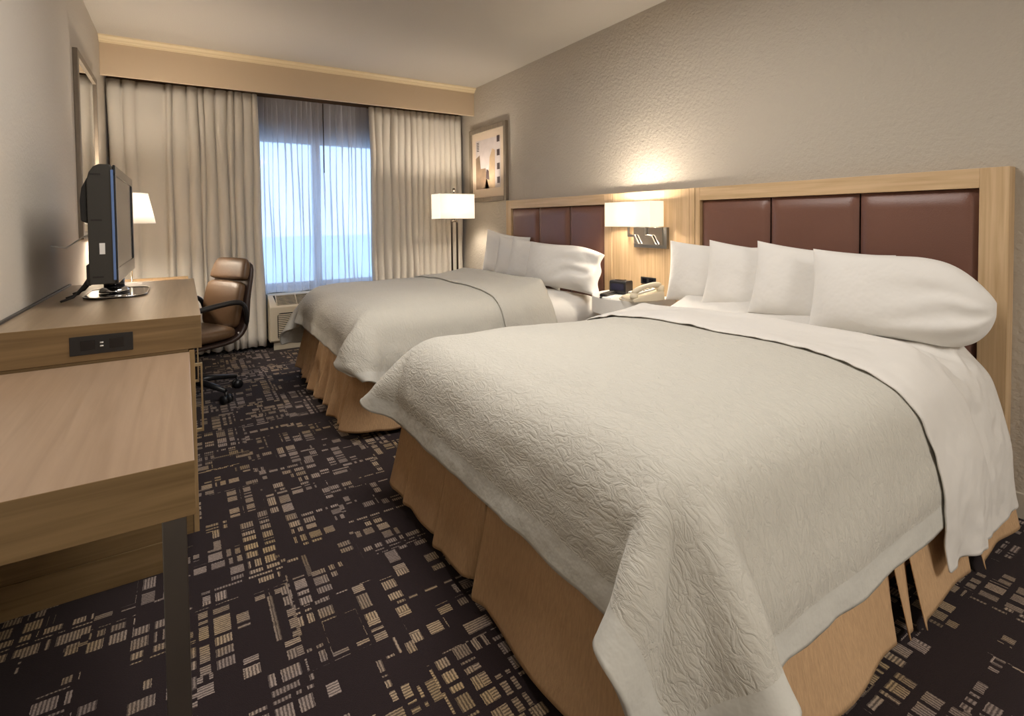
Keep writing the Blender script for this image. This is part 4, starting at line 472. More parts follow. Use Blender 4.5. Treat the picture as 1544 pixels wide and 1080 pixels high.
23,13,-2,1,1,30,2,-6,29,1,-1,30,1,8,29,1,2,30,1,-3,29,0,7,30,1,-2,30,2,3,30,0,10,28,0,5,30,0,10,28,0,9,29,0,11,28,-1,14,27,0,18,24,-1,21,22,0,25,18,-2,14,26,0,28,8,4,28,17,-1,31,1,0,30,2,0,30,1,1,30,2,1,30,1,0,31,1,1,30,1,0,30,0,1,30,1,-1,30,0,1,30,0,0,31,0,0,30,0,0,30,1,-1,30,0,0,30,0,-1,30,0,-1,30,-1,0,30,-1,-1,30,-3,-1,29,-6,0,30,0,0,30,-3,1,31,1,-1,30,-2,2,30,3,2,30,2,-1,30,-3,-1,30,-3,-1,30,-5,-1,30,-4,2,29,4,0,30,-1,0,30,-2,-1,31,-2,-1,30,-3,1,30,0,0,31,1,-2,30,-7,0,17,-27,1,20,-23,1,22,-21,0,20,-22,1,18,-25,0,14,-26,-1,9,-26,1,13,-23,-1,9,-24,0,1,-24,1,14,-23,-2,6,-27,-2,-8,-28,-1,14,-27,0,3,-30,
26,-4,-2,1,7,29,1,2,30,3,-7,29,1,1,30,1,0,30,1,9,29,1,-3,30,1,5,30,0,8,29,1,8,29,0,8,28,-2,15,27,3,3,29,0,11,28,-5,21,21,-1,18,24,4,14,26,-3,5,30,-2,29,5,-11,28,-2,-6,28,8,-2,30,3,-1,30,3,0,29,2,0,30,2,0,30,2,0,30,1,0,30,0,0,30,1,2,30,1,1,30,0,0,30,0,-1,30,0,0,30,0,0,30,0,0,30,0,0,30,0,3,30,1,10,29,3,4,30,2,4,30,2,1,30,0,1,30,0,1,30,0,0,30,0,1,30,0,0,30,-1,0,31,-1,0,30,-2,-1,30,-2,0,30,-4,-1,30,-4,-3,30,-4,-4,30,-4,-5,30,-5,-10,28,-6,-3,30,-3,-2,30,-3,1,30,-2,0,29,-4,26,16,1,1,23,-20,1,18,-23,0,20,-23,1,19,-23,0,15,-26,-1,7,-26,-4,2,-25,0,10,-23,5,16,-21,0,9,-24,-1,8,-26,-2,-6,-29,-1,18,-24,-1,7,-30,
26,0,-1,2,3,30,1,10,28,1,-1,30,2,0,30,2,-6,29,1,4,30,2,5,30,-1,10,28,-3,13,27,2,7,29,3,2,30,-1,11,27,-1,12,28,4,4,29,-5,23,19,1,8,29,0,1,30,-2,26,15,-9,28,-5,-4,29,8,-3,23,18,-4,29,-7,-2,30,1,-1,30,0,2,29,8,-1,30,-3,1,30,4,-1,30,-3,2,29,5,-4,29,-8,0,30,-1,0,31,-1,-1,30,0,0,30,0,0,30,0,0,30,0,0,30,0,0,29,-2,1,30,0,-1,30,0,-1,30,1,0,30,0,0,30,0,-1,30,0,0,30,0,-1,30,0,0,30,0,0,30,-1,-1,30,-1,-1,30,-3,0,30,-3,0,29,-5,0,30,-5,0,30,-4,0,30,-5,0,30,-1,0,30,-1,4,29,3,3,30,2,2,30,2,-3,20,-22,28,10,1,-4,13,-27,-2,16,-25,-2,18,-24,11,24,-14,-3,2,-26,0,12,-23,-3,1,-24,2,14,-22,-4,4,-26,-1,7,-27,8,15,-24,-4,8,-29,-9,-5,-28,
25,7,-3,2,5,30,2,-3,30,2,1,30,2,2,30,-2,9,28,5,-3,29,-3,13,27,0,9,29,3,0,30,1,8,29,-3,16,25,1,9,29,4,-5,29,-1,17,24,0,7,29,-1,0,30,-10,28,7,7,17,23,-7,24,16,-2,30,1,-3,25,16,-5,27,-13,-1,30,6,-2,29,-5,0,30,1,2,29,8,-1,30,-5,1,29,6,-1,30,-5,-1,29,6,0,30,-4,0,30,4,-1,30,1,0,30,0,0,30,-6,0,30,1,0,30,3,0,29,-4,0,30,5,-1,30,0,0,30,1,0,30,1,-1,30,0,0,30,-1,-1,31,0,0,30,0,-1,30,-2,1,29,-5,-1,30,3,-1,30,-6,0,30,1,0,30,-9,0,30,0,0,29,-9,-1,30,2,1,30,-3,0,28,-12,4,28,7,2,30,0,-2,28,-11,1,29,-6,-1,13,-27,23,18,4,1,5,-29,-2,21,-22,-1,5,-27,8,21,-16,-3,-4,-25,0,13,-22,-2,-3,-24,-2,8,-26,1,13,-25,-4,-1,-30,-3,8,-28,1,12,-28,
27,-2,0,1,5,29,1,9,29,2,1,30,2,1,30,1,-4,29,2,11,28,-1,-2,30,1,15,26,2,7,29,1,7,29,-2,2,30,2,16,25,3,5,29,-6,-9,28,4,9,29,-6,27,12,-2,18,24,-3,28,8,3,12,25,-5,24,18,-4,28,-10,-1,30,2,-3,29,-5,0,30,3,-1,28,9,2,29,-6,0,30,6,0,30,-3,-1,29,8,0,30,-5,0,30,6,-1,30,-6,0,30,-1,-1,30,1,1,30,6,-1,30,-1,1,29,-4,0,30,4,0,30,-5,-1,30,1,0,30,-1,-1,30,1,0,30,-1,0,30,0,-1,30,0,0,30,1,0,30,4,-1,30,-2,-1,29,-7,1,30,2,-1,30,-6,0,30,1,-1,29,-10,0,29,2,0,30,-10,1,30,1,0,27,-14,3,30,2,-2,29,-8,2,29,8,2,27,-12,-2,13,-27,0,21,-21,18,23,1,4,-1,-29,-3,19,-22,5,-6,-25,2,22,-16,1,-3,-24,-2,4,-25,-3,15,-22,1,-1,-29,-3,8,-29,-3,7,-29,-2,-3,-29,
26,1,-1,1,10,28,2,0,30,1,-4,30,2,0,30,2,1,30,1,5,29,0,15,27,0,-3,29,1,7,30,2,8,29,0,17,24,3,9,29,-4,-11,28,-1,19,23,0,15,26,-1,3,29,-2,29,7,-2,20,22,0,28,11,-1,16,26,-4,29,-3,-3,26,-15,-1,28,10,-1,30,7,0,30,-4,0,29,6,1,30,-6,1,29,6,-1,30,1,0,30,1,0,30,1,-1,30,-2,0,30,0,-1,29,-4,1,30,3,-1,30,-4,1,29,5,0,30,2,0,30,0,-1,30,0,0,30,0,-1,30,1,0,30,0,-1,30,0,0,30,0,-1,30,0,1,30,-3,-1,30,-6,-1,29,3,0,30,-6,0,30,3,0,29,-6,-1,30,0,0,30,-4,-1,30,-5,1,28,-12,0,30,0,1,27,-16,1,28,9,2,30,-1,-1,21,-21,-3,30,-5,1,20,-22,9,5,-27,11,26,-8,2,-1,-28,-3,16,-21,6,-9,-24,2,21,-17,-4,6,-24,2,-2,-26,-3,14,-25,-1,4,-30,-1,1,-30,-2,-6,-29,
27,2,-2,1,9,29,1,-4,30,1,5,30,3,-3,29,0,9,29,3,0,30,1,11,28,0,-3,30,0,14,26,2,7,29,-1,-3,30,4,11,28,-2,-1,29,-1,23,19,-3,-2,30,-2,26,15,0,12,28,0,29,7,-3,14,26,-6,29,-5,4,27,12,-2,29,-9,-2,29,6,-1,30,3,0,28,11,1,29,-6,1,29,7,0,30,-4,0,29,-2,0,30,3,-1,30,-3,0,30,-1,0,30,6,-1,29,-5,0,30,1,0,30,3,0,30,-4,0,30,0,0,30,1,-1,30,-1,0,30,1,-1,30,-1,0,30,0,0,30,6,-2,29,-7,1,30,7,0,29,-6,0,30,1,-1,30,-4,0,30,3,-1,30,-6,1,30,-2,-1,30,1,-1,29,-11,0,30,2,1,28,-11,0,30,2,1,25,-17,0,30,2,-3,27,-14,1,28,11,1,21,-22,0,20,-22,3,26,-15,10,-6,-27,9,23,-15,-3,1,-26,2,15,-21,1,-12,-22,-1,10,-24,4,18,-21,-2,7,-28,-2,-5,-29,0,8,-29,-2,-6,-30,
26,1,-1,1,2,30,2,8,29,1,-4,30,2,9,28,2,-3,30,1,11,28,2,-4,30,0,12,27,0,-2,30,2,4,30,1,10,28,1,-3,30,-3,23,20,-3,-6,29,1,23,19,-3,5,30,2,28,11,-4,11,27,-5,29,-2,0,30,7,1,29,3,1,25,17,-2,30,6,-1,30,2,1,29,-6,1,29,7,0,29,-6,2,29,7,-1,30,1,0,30,0,-1,30,-3,0,30,1,0,29,-7,0,30,7,0,30,0,-1,29,-6,1,30,6,0,30,-1,0,30,2,-1,30,-2,0,30,1,-1,31,-2,-1,30,0,0,29,-4,-1,30,3,0,30,-3,1,30,5,-1,29,-6,0,30,5,-1,29,-8,0,30,2,0,30,1,-1,29,-11,-1,29,2,1,30,-9,-1,29,4,2,30,-6,0,29,-10,-1,25,-17,-1,30,-4,-1,29,-1,-3,30,2,6,9,-28,1,16,-25,5,22,-19,10,-12,-23,2,10,-24,3,21,-18,1,-7,-23,-2,13,-23,1,-2,-26,-1,9,-28,0,13,-27,-1,-8,-29,0,6,-30,
26,-1,0,1,9,29,2,3,30,2,-5,29,2,10,29,2,-3,30,2,10,28,2,-4,30,-1,4,29,1,14,27,0,6,30,2,-9,28,-2,20,22,0,-3,30,-4,20,23,2,-2,30,-4,26,14,0,3,30,-1,29,6,-2,25,16,-1,29,9,2,30,-5,-1,29,7,-1,29,7,-1,30,4,0,28,9,2,29,-9,1,29,6,0,29,-6,1,30,7,-1,29,-7,0,30,0,0,30,3,0,30,-3,0,29,4,-1,30,-4,0,29,3,0,30,-3,0,30,1,0,31,-1,-1,30,1,0,30,-1,-1,30,2,0,30,-1,0,30,3,-1,30,-4,0,29,4,0,30,-4,0,30,2,-1,30,-4,0,30,3,-1,29,-8,-1,30,-2,1,29,3,-2,29,-9,1,30,4,0,30,-2,-1,25,-17,1,30,-7,1,30,-6,-6,27,9,-1,30,0,2,25,-17,2,24,-17,4,9,-29,3,5,-28,6,20,-20,9,-11,-22,2,21,-18,2,0,-24,-2,13,-23,-1,4,-26,1,-2,-29,0,15,-26,-1,-4,-30,0,-1,-30,
27,0,0,1,7,29,1,-2,30,2,9,29,3,-2,30,2,8,29,2,-2,30,2,8,28,0,-2,30,1,15,27,0,8,29,2,-8,29,-1,19,23,0,0,30,-4,17,24,-3,11,28,-3,6,29,-4,27,11,0,5,29,6,30,-3,-1,29,5,-3,27,13,-3,29,9,3,29,1,2,30,-4,0,29,8,2,28,-10,1,30,-1,0,30,4,0,29,-6,-1,30,4,0,30,3,0,30,-7,0,29,7,0,30,-7,0,29,6,0,30,-2,0,31,2,0,30,0,-1,30,1,0,30,0,0,30,0,-1,30,-1,0,31,0,0,30,-4,-1,30,5,-1,29,-7,1,30,7,0,29,-8,-1,31,0,-1,30,-3,0,29,3,-1,31,-3,-1,29,-8,0,29,4,0,29,-9,0,30,-3,-5,27,8,4,28,-12,-6,29,4,3,28,-9,-1,30,-4,-1,30,-4,5,12,-27,1,2,-30,5,18,-23,5,8,-26,6,17,-21,5,-5,-24,2,19,-19,0,3,-25,-2,-2,-26,0,16,-25,2,3,-30,-2,-9,-28,1,7,-29,
26,4,0,1,-2,30,2,7,29,2,-1,30,2,9,29,3,-2,30,2,9,28,2,-3,30,1,2,30,0,9,29,0,6,30,2,13,27,-2,1,30,-1,20,23,-1,-3,30,-2,13,27,-3,13,26,-3,28,12,-6,20,22,-7,12,26,14,26,-6,1,30,3,-4,27,13,4,28,-8,2,31,-1,0,29,6,1,29,-5,0,31,2,2,29,-8,-2,29,7,1,30,-6,0,30,-1,-1,30,5,1,29,-5,-2,30,4,2,30,-6,0,30,-1,0,30,-1,-1,30,0,0,30,0,-1,31,0,0,30,0,0,30,1,0,30,0,0,30,1,-1,30,1,-2,30,5,2,29,-5,0,30,-1,-1,30,-1,-1,30,-2,0,31,-2,-1,30,-1,-4,29,5,3,29,-9,-5,29,6,2,29,-7,-5,28,10,3,29,-9,-5,29,2,0,30,-6,-5,29,1,5,12,-28,6,15,-25,3,7,-29,6,20,-21,4,7,-27,6,18,-20,5,7,-23,-3,-5,-24,4,9,-24,-2,19,-21,2,5,-28,-1,-7,-29,1,7,-30,0,-2,-30,
26,3,0,1,3,30,3,-4,30,2,7,29,2,0,30,2,8,29,3,-3,30,2,10,28,1,4,30,1,7,29,0,-2,31,2,8,29,-2,15,26,0,12,27,-1,0,30,-3,17,25,-1,10,28,-5,22,20,-5,25,16,-6,11,28,-5,25,14,14,26,-7,-1,29,8,4,29,-5,-1,30,2,6,29,-7,0,30,-2,1,30,0,-4,30,4,3,29,-4,-1,31,2,-5,29,5,4,30,-3,-4,30,4,3,29,-5,-4,30,3,-1,30,0,2,30,-3,-1,31,0,-3,29,2,1,31,-2,1,30,0,-3,30,3,2,30,-1,-2,30,2,0,30,0,5,30,-4,-5,29,4,3,31,-4,-1,30,-1,-4,29,1,2,30,-3,-2,30,-1,4,30,-5,-4,30,0,2,30,-5,-4,29,3,1,30,-4,-7,27,8,2,30,-5,-7,29,3,5,21,-20,4,8,-29,5,12,-27,5,21,-21,6,13,-26,4,16,-24,3,-1,-25,5,8,-24,0,17,-19,2,12,-23,1,8,-25,0,-4,-29,1,8,-29,0,-2,-29,1,2,-30,
26,0,1,0,-4,30,4,9,29,3,-2,30,2,7,29,2,1,30,3,6,29,2,-1,30,1,4,30,1,8,29,2,6,30,-1,15,26,0,8,29,1,3,30,-1,7,30,-3,17,25,-3,20,23,-4,19,22,-5,14,26,-6,23,19,-7,12,27,2,29,5,12,27,-6,0,30,0,1,30,0,-1,30,0,-2,30,1,-4,30,2,5,30,-2,-6,29,3,6,30,-3,1,30,0,1,30,-1,-1,30,0,0,30,0,-2,30,1,-2,30,0,-5,30,2,3,30,-2,-1,30,0,0,30,1,-3,30,1,3,30,-2,1,30,0,1,30,0,0,30,-1,1,30,0,-1,30,1,-2,30,0,-6,30,3,3,30,-4,-4,30,1,4,30,-6,-3,30,0,4,30,-6,-4,30,0,6,29,-6,-2,30,0,-2,30,-1,-8,28,8,4,27,-13,4,9,-28,5,18,-24,6,10,-28,5,20,-22,5,18,-24,5,14,-25,3,1,-26,3,15,-22,1,4,-24,3,15,-22,1,7,-26,1,0,-28,0,8,-29,0,4,-30,1,-4,-30,
25,-10,1,2,11,28,4,3,29,2,5,30,3,2,30,3,3,30,2,1,30,3,5,29,1,6,30,1,8,29,1,7,29,1,7,30,0,8,29,0,8,29,-1,9,29,-2,15,27,-3,20,23,-3,19,23,-6,18,24,-6,17,24,-7,18,24,-8,17,24,0,30,0,0,30,0,0,30,0,0,30,0,0,30,1,0,30,0,0,30,0,0,30,0,0,30,0,0,30,0,0,30,0,0,30,0,0,30,-1,0,30,0,0,30,0,0,30,0,0,30,0,0,30,-1,0,30,0,0,30,0,0,30,0,0,30,0,0,30,0,0,30,0,0,30,0,0,30,0,0,30,0,0,30,-2,0,30,-1,0,30,-3,0,30,-2,0,30,-3,0,30,-2,0,30,-3,0,30,-2,0,30,-2,0,30,-2,0,30,-1,6,14,-26,5,15,-26,6,16,-25,5,16,-25,5,16,-25,5,17,-24,5,12,-26,4,9,-25,2,7,-25,2,8,-23,1,7,-24,1,7,-26,3,10,-27,-1,4,-30,0,4,-30,1,8,-28,
]),
'd_2': (45, 63, [688,2588,331,-18,23,8,-15,23,9,-15,19,12,-11,19,13,6,23,10,23,-6,-5,17,-16,-4,8,-22,-1,11,-20,0,14,19,-4,-13,29,3,-6,32,2,0,33,0,-1,32,0,-1,32,0,2,33,0,-2,32,1,2,32,-1,-1,33,1,-1,32,0,0,33,0,-1,32,1,3,32,-1,0,33,0,-1,32,1,1,32,-1,0,33,1,0,32,0,0,33,0,0,32,0,0,32,0,0,33,-1,0,32,1,0,33,0,0,32,0,-3,32,0,3,33,-1,0,32,0,0,32,0,-4,33,2,4,32,-2,0,32,0,0,32,0,0,33,0,-1,32,0,-4,32,0,-12,30,5,-16,28,6,-12,29,5,18,24,-12,23,19,-13,18,24,-12,17,26,-9,-27,16,-5,-26,-19,-4,-29,-13,-6,-31,5,-8,-21,19,-16,-11,22,-21,-2,19,-26,3,12,-30,6,7,-31,
19,-24,-3,-19,24,9,-15,20,16,-20,17,10,-12,19,16,-3,21,15,7,22,13,25,-6,-2,12,-22,-1,13,-22,1,21,13,-5,-14,29,3,-8,32,2,-1,32,1,-1,33,0,0,32,0,3,33,0,-2,32,0,3,32,0,0,33,0,-2,32,0,2,33,0,-3,32,1,3,32,0,0,33,0,-4,32,0,4,32,0,-4,33,0,3,32,0,-3,33,1,2,32,-1,-2,32,1,3,33,-1,0,32,0,-3,32,1,1,33,-1,2,32,0,2,33,0,-5,32,0,4,32,0,-4,33,1,3,32,-1,-3,32,0,4,33,0,-4,32,0,4,32,-2,-1,33,0,-12,29,5,-16,28,6,-9,31,3,20,24,-12,22,19,-13,15,26,-11,5,31,-7,-31,5,-4,-26,-19,-5,-32,-2,-7,-24,16,-14,-8,22,-22,-1,18,-27,3,13,-30,4,10,-30,6,7,-31,
20,-20,1,-19,20,14,-25,16,8,-17,18,17,-9,20,18,-6,21,18,-1,21,18,11,21,13,24,-12,-1,12,-24,2,26,5,-5,-13,29,4,-8,32,2,1,32,-1,-1,33,0,0,32,1,-3,33,1,5,32,-1,-2,32,0,3,33,-1,-2,32,1,3,32,-1,-3,33,1,-2,32,1,2,32,0,1,33,-1,-2,32,1,1,33,0,-2,32,0,3,33,0,0,32,0,0,33,0,-2,32,0,2,32,0,2,33,-1,-3,32,1,1,32,0,-1,33,0,1,32,-1,-3,33,1,2,32,0,-3,32,0,4,33,-1,-3,32,1,3,32,-1,-3,32,0,2,33,-1,-5,31,2,-15,28,7,-11,32,3,22,21,-13,17,24,-12,15,26,-10,-9,29,-6,-32,-1,-4,-29,-13,-5,-26,13,-12,-6,20,-24,-1,18,-27,3,12,-30,5,11,-30,5,6,-32,6,4,-31,
1,-24,-15,-18,18,20,-16,16,21,-15,16,23,-4,23,17,-10,17,20,-6,20,22,-2,24,21,25,29,10,23,-22,-5,17,-7,1,-8,24,2,-9,31,3,-6,34,1,2,34,0,3,31,-1,-3,33,2,5,32,-2,2,32,0,-4,32,1,5,33,-1,-3,32,0,3,32,0,-1,33,0,0,32,1,-5,33,1,2,32,0,-4,33,1,3,32,-1,-3,32,1,0,33,0,1,33,0,3,32,-1,-1,32,0,0,33,0,5,32,-1,0,33,-1,-1,32,1,-5,32,1,2,33,0,-5,31,1,-1,34,1,4,33,-3,0,31,1,1,32,-1,-5,33,1,4,31,-1,-9,30,2,-1,31,4,-15,35,5,24,26,-15,15,23,-11,8,22,-10,-15,17,-7,-29,-6,-3,-34,13,-5,-3,24,-26,3,17,-30,6,10,-31,6,5,-32,2,-5,-33,5,2,-32,2,-1,-32,
18,-18,-1,-16,18,21,-12,18,22,-13,16,26,-7,20,20,-9,15,22,-6,20,22,-9,15,24,-2,29,26,37,24,0,16,-20,-1,-9,20,4,-8,32,1,-5,34,3,4,33,-1,-4,32,0,3,32,0,-1,32,0,1,33,0,4,33,0,2,31,-1,-2,32,1,0,33,0,0,33,0,4,33,-1,-1,32,1,-2,32,0,0,33,0,-2,32,0,1,33,1,0,32,-1,1,32,0,-1,33,0,3,33,-1,2,32,0,-3,32,0,0,33,0,-1,33,0,2,32,1,-5,32,0,1,33,1,-1,31,0,-5,32,0,1,34,0,2,32,-1,-2,32,1,3,32,-2,-5,31,3,0,30,1,-13,36,7,22,30,-17,11,20,-13,3,19,-6,-21,7,-8,-36,15,3,2,28,-29,6,12,-31,7,5,-33,5,0,-33,2,-2,-33,-2,-8,-32,5,3,-32,-1,-6,-32,
22,3,-9,-13,8,28,-12,14,25,-12,10,30,-9,21,21,-7,17,22,-9,14,26,-2,19,24,-7,15,26,-1,33,25,32,2,-7,2,20,5,-12,30,3,-2,35,2,-1,32,0,-1,33,1,0,32,0,2,33,0,2,32,-1,0,32,0,1,32,-1,2,33,0,2,32,-1,-1,32,1,-2,33,0,-2,32,1,-1,33,1,-2,32,0,-1,33,1,0,33,0,1,32,-1,1,32,0,1,33,0,2,32,-1,2,33,-1,1,32,0,0,33,0,-1,32,0,-2,32,1,-2,33,1,-2,33,1,-2,32,0,-1,33,1,2,32,-1,-1,31,0,0,33,0,1,33,-1,-1,33,1,3,29,-2,-10,35,6,15,28,-16,-2,26,-9,5,19,-12,-30,11,5,6,31,-29,6,7,-34,4,2,-34,-2,-8,-32,1,1,-32,3,-3,-32,2,-6,-32,4,1,-32,3,0,-33,
19,10,-11,-9,5,30,-9,10,29,-8,8,30,-11,3,31,-9,18,27,-5,18,26,-2,21,21,-5,13,26,-4,16,29,-4,35,18,23,20,-3,-12,27,7,0,34,0,-1,32,2,-1,32,1,-1,33,1,1,32,-1,1,32,0,1,33,-1,2,32,-1,1,33,0,0,32,-1,1,33,0,0,32,0,0,33,0,-1,32,0,-1,33,1,0,32,0,0,32,1,0,33,-1,2,33,-1,2,32,-1,1,32,-1,1,33,-1,0,32,0,-1,33,1,-2,32,1,-1,33,1,-2,32,2,-1,33,0,-1,32,1,-1,32,0,0,33,0,1,32,0,1,33,-1,0,32,-1,0,32,0,-2,32,-1,-2,34,3,3,35,-10,10,20,-16,-22,21,2,11,33,-28,4,1,-36,3,3,-33,0,-4,-32,-1,8,-30,-1,10,-32,1,0,-33,4,-4,-33,5,-2,-32,3,2,-32,
18,12,-9,-5,4,32,-6,6,31,-2,0,33,-5,4,32,-8,9,32,-10,14,29,-7,20,26,-2,21,25,0,23,22,-3,19,26,-5,31,20,6,33,-6,-1,31,3,-1,33,2,-1,32,2,-1,32,1,0,33,1,0,32,-1,1,33,0,2,32,-2,1,32,-1,1,33,-2,0,32,0,0,33,0,-1,32,1,-1,33,2,0,32,0,-2,33,1,1,32,-1,1,33,0,1,32,-2,1,33,0,1,32,-2,0,33,0,0,32,0,-2,33,3,0,32,0,-2,33,2,0,33,0,-2,32,2,0,33,0,-1,32,0,2,33,-1,0,32,0,0,32,-1,1,33,-1,0,32,-1,-1,33,-1,1,35,-2,5,28,-12,-10,31,0,11,28,-29,2,8,-34,2,4,-33,0,1,-33,0,5,-31,1,9,-30,0,12,-30,2,3,-33,3,1,-33,4,0,-33,2,3,-32,
16,15,-8,-6,7,32,-5,8,31,4,-1,33,0,2,34,-7,8,30,0,4,31,-6,13,33,-7,17,29,-4,24,24,-1,22,24,-1,28,21,-3,34,10,1,34,0,-1,32,2,-1,32,3,-1,33,2,0,32,1,0,33,0,1,32,-1,0,33,-2,2,32,-2,1,33,-1,0,32,-2,0,33,0,0,32,2,-1,33,0,0,32,1,0,33,0,0,32,0,1,33,-1,0,32,-1,1,33,-2,0,33,0,0,32,0,-1,33,2,0,32,1,-2,33,3,0,32,0,-1,33,2,0,32,0,0,33,0,0,32,0,0,33,0,0,33,-1,1,32,-1,0,32,-1,0,33,-1,-1,33,0,0,34,-3,0,35,-7,7,29,-23,2,16,-31,0,16,-32,2,1,-33,-1,10,-29,-1,11,-31,2,10,-31,2,9,-31,1,3,-34,6,-6,-33,1,8,-32,2,3,-32,
20,10,-4,-4,9,31,-2,6,32,0,1,33,-1,3,31,0,0,34,-2,14,31,-3,10,30,-3,11,31,-3,14,32,-2,24,26,-1,28,21,-2,33,13,0,35,3,0,33,2,0,33,2,-1,32,3,0,33,1,0,32,1,0,33,-1,0,32,-2,1,33,-2,1,33,-3,0,32,-1,0,33,1,0,32,0,-1,33,3,1,32,-1,-1,33,3,0,32,-3,0,33,2,1,32,-3,0,33,1,0,33,-2,-1,32,2,1,33,0,-1,32,4,0,33,1,-1,32,2,0,33,-1,0,32,2,0,33,-2,0,33,0,0,32,-1,0,33,-1,0,32,-1,0,33,0,0,32,-2,0,34,2,1,36,-6,3,33,-16,1,28,-23,1,21,-29,2,13,-33,0,8,-32,2,11,-30,0,10,-32,1,6,-32,1,7,-30,2,8,-32,2,-2,-34,3,1,-33,2,7,-31,
21,8,-2,0,7,32,-1,1,32,-1,0,34,0,0,33,0,11,31,0,5,31,-2,11,32,-1,10,32,-1,16,31,-2,23,26,-1,28,22,-1,33,13,-1,34,6,0,34,1,0,32,2,-1,33,3,0,33,1,0,32,1,0,33,0,0,32,-2,0,33,-1,1,32,-4,0,33,1,0,33,-2,0,32,2,0,33,0,0,32,0,0,32,1,0,33,2,0,33,-2,0,32,-1,0,33,0,0,32,2,0,33,-1,0,33,2,-1,32,1,0,33,1,0,32,2,0,33,0,0,32,0,0,33,0,0,33,-1,0,32,-1,0,33,1,0,32,0,-1,33,0,1,33,-1,2,34,-2,1,35,-8,1,33,-16,1,29,-23,1,21,-29,1,13,-33,1,8,-33,1,7,-30,2,15,-28,-1,11,-32,2,8,-33,2,-2,-33,1,3,-33,1,8,-31,2,7,-31,
32,1,1,-1,1,33,0,8,31,-1,-7,35,0,7,32,-2,4,32,1,16,30,-2,8,30,0,8,33,-2,15,32,-1,23,27,-1,28,21,0,33,14,-1,34,5,-1,32,6,-1,34,2,0,33,1,0,32,1,-1,33,3,1,33,-2,-1,32,0,1,33,-4,0,32,1,1,33,-2,-1,33,2,1,32,-1,-2,33,4,1,32,-2,-1,33,4,1,32,-3,-1,33,3,1,32,-3,-1,33,4,1,32,-2,-1,33,3,0,33,-1,-1,32,3,1,33,-2,-1,33,3,0,32,-3,0,33,2,1,32,-3,-1,33,1,1,33,-2,0,32,1,-1,32,0,1,34,1,2,34,-4,2,33,-6,0,34,-8,1,33,-16,1,28,-23,1,22,-29,1,13,-33,1,9,-31,1,12,-31,1,5,-32,4,14,-30,-1,4,-33,2,6,-31,0,-2,-34,1,6,-32,0,0,-32,
32,2,1,-1,2,32,0,0,33,-1,1,33,-1,4,32,1,4,32,-2,12,32,-2,9,31,1,12,32,-2,14,31,-1,23,28,0,28,21,-1,33,14,-1,34,3,0,32,7,-2,33,6,0,33,2,0,33,1,0,33,0,0,33,-1,0,32,-1,0,33,-1,0,32,-1,0,33,1,0,32,1,0,33,1,0,33,1,-1,32,1,1,33,0,-1,32,1,0,33,1,0,33,0,0,32,0,0,32,1,1,33,0,-1,33,0,0,32,1,0,33,0,0,32,2,-1,33,0,1,33,-3,0,32,-1,0,33,0,0,33,0,0,32,1,0,34,2,1,33,-3,2,34,-6,1,31,-9,0,34,-7,1,33,-15,1,28,-23,1,22,-29,1,14,-33,1,8,-32,1,9,-30,0,13,-32,2,4,-32,1,11,-31,1,-4,-34,0,-4,-33,2,9,-31,0,1,-33,
32,-5,1,-1,4,32,0,7,32,-1,-7,34,0,6,34,-1,11,30,-1,10,30,0,5,32,-2,14,32,-1,13,32,-1,23,28,0,28,21,-1,33,14,0,34,6,-1,32,4,0,32,7,-1,33,5,0,34,0,-1,33,1,0,32,-1,0,33,0,0,33,-2,0,32,1,0,33,0,0,32,2,0,33,1,0,32,2,0,33,0,0,33,2,0,32,-2,0,33,2,0,32,-2,0,33,2,0,33,-1,0,32,1,0,33,-1,0,32,2,0,33,0,0,33,2,0,32,-2,0,33,0,0,32,-2,0,33,0,0,33,-1,0,32,0,1,34,0,1,34,-5,1,32,-9,0,32,-6,1,33,-8,0,32,-15,1,29,-22,1,22,-29,1,14,-32,1,11,-31,1,11,-30,2,10,-32,0,10,-33,1,2,-32,0,2,-32,1,-4,-34,1,-1,-33,1,3,-32,
32,3,0,-1,5,32,0,2,32,-1,-1,34,0,5,32,-1,4,32,-1,12,32,-1,11,30,-1,8,32,-1,14,32,-1,23,28,0,29,22,-1,33,13,0,34,4,-1,31,6,0,32,8,0,34,4,-1,33,1,0,33,1,0,33,-1,0,32,0,0,33,-2,0,32,1,0,33,1,0,32,1,0,33,2,0,32,0,0,33,2,0,33,-2,0,32,2,0,33,-2,0,32,1,0,33,0,0,33,1,0,32,-1,0,33,2,0,33,-2,0,32,1,0,33,1,0,32,0,0,32,-1,0,33,1,0,33,-2,0,33,0,0,33,0,1,33,-2,0,34,-6,1,31,-9,0,31,-8,1,34,-5,0,32,-15,1,28,-22,1,23,-28,1,15,-32,1,7,-33,1,10,-29,1,11,-31,2,7,-32,-1,11,-32,1,-3,-34,1,-6,-33,1,8,-32,1,1,-32,
32,-3,1,-1,5,32,-1,4,32,0,-1,34,-1,5,33,-1,11,30,0,10,30,-1,5,32,-1,10,33,-1,15,32,-1,23,27,0,28,22,-1,33,13,0,33,8,-1,33,4,0,31,8,0,33,4,0,34,3,-1,33,-1,0,32,3,0,33,-3,0,32,0,0,33,2,0,33,-3,0,33,4,0,32,-2,0,32,5,0,33,-3,0,33,3,0,32,-4,0,33,2,0,32,-3,0,33,4,0,32,-4,0,33,4,0,33,-2,0,32,3,0,33,-3,0,32,4,0,33,-3,0,33,3,0,32,-3,0,33,2,0,33,-3,1,33,0,0,33,-4,0,33,-6,1,31,-9,0,33,-5,1,32,-10,0,32,-14,1,28,-21,1,23,-27,1,15,-31,1,13,-31,0,10,-32,2,9,-32,0,4,-32,3,11,-30,-1,0,-35,1,-9,-33,1,8,-32,1,4,-32,
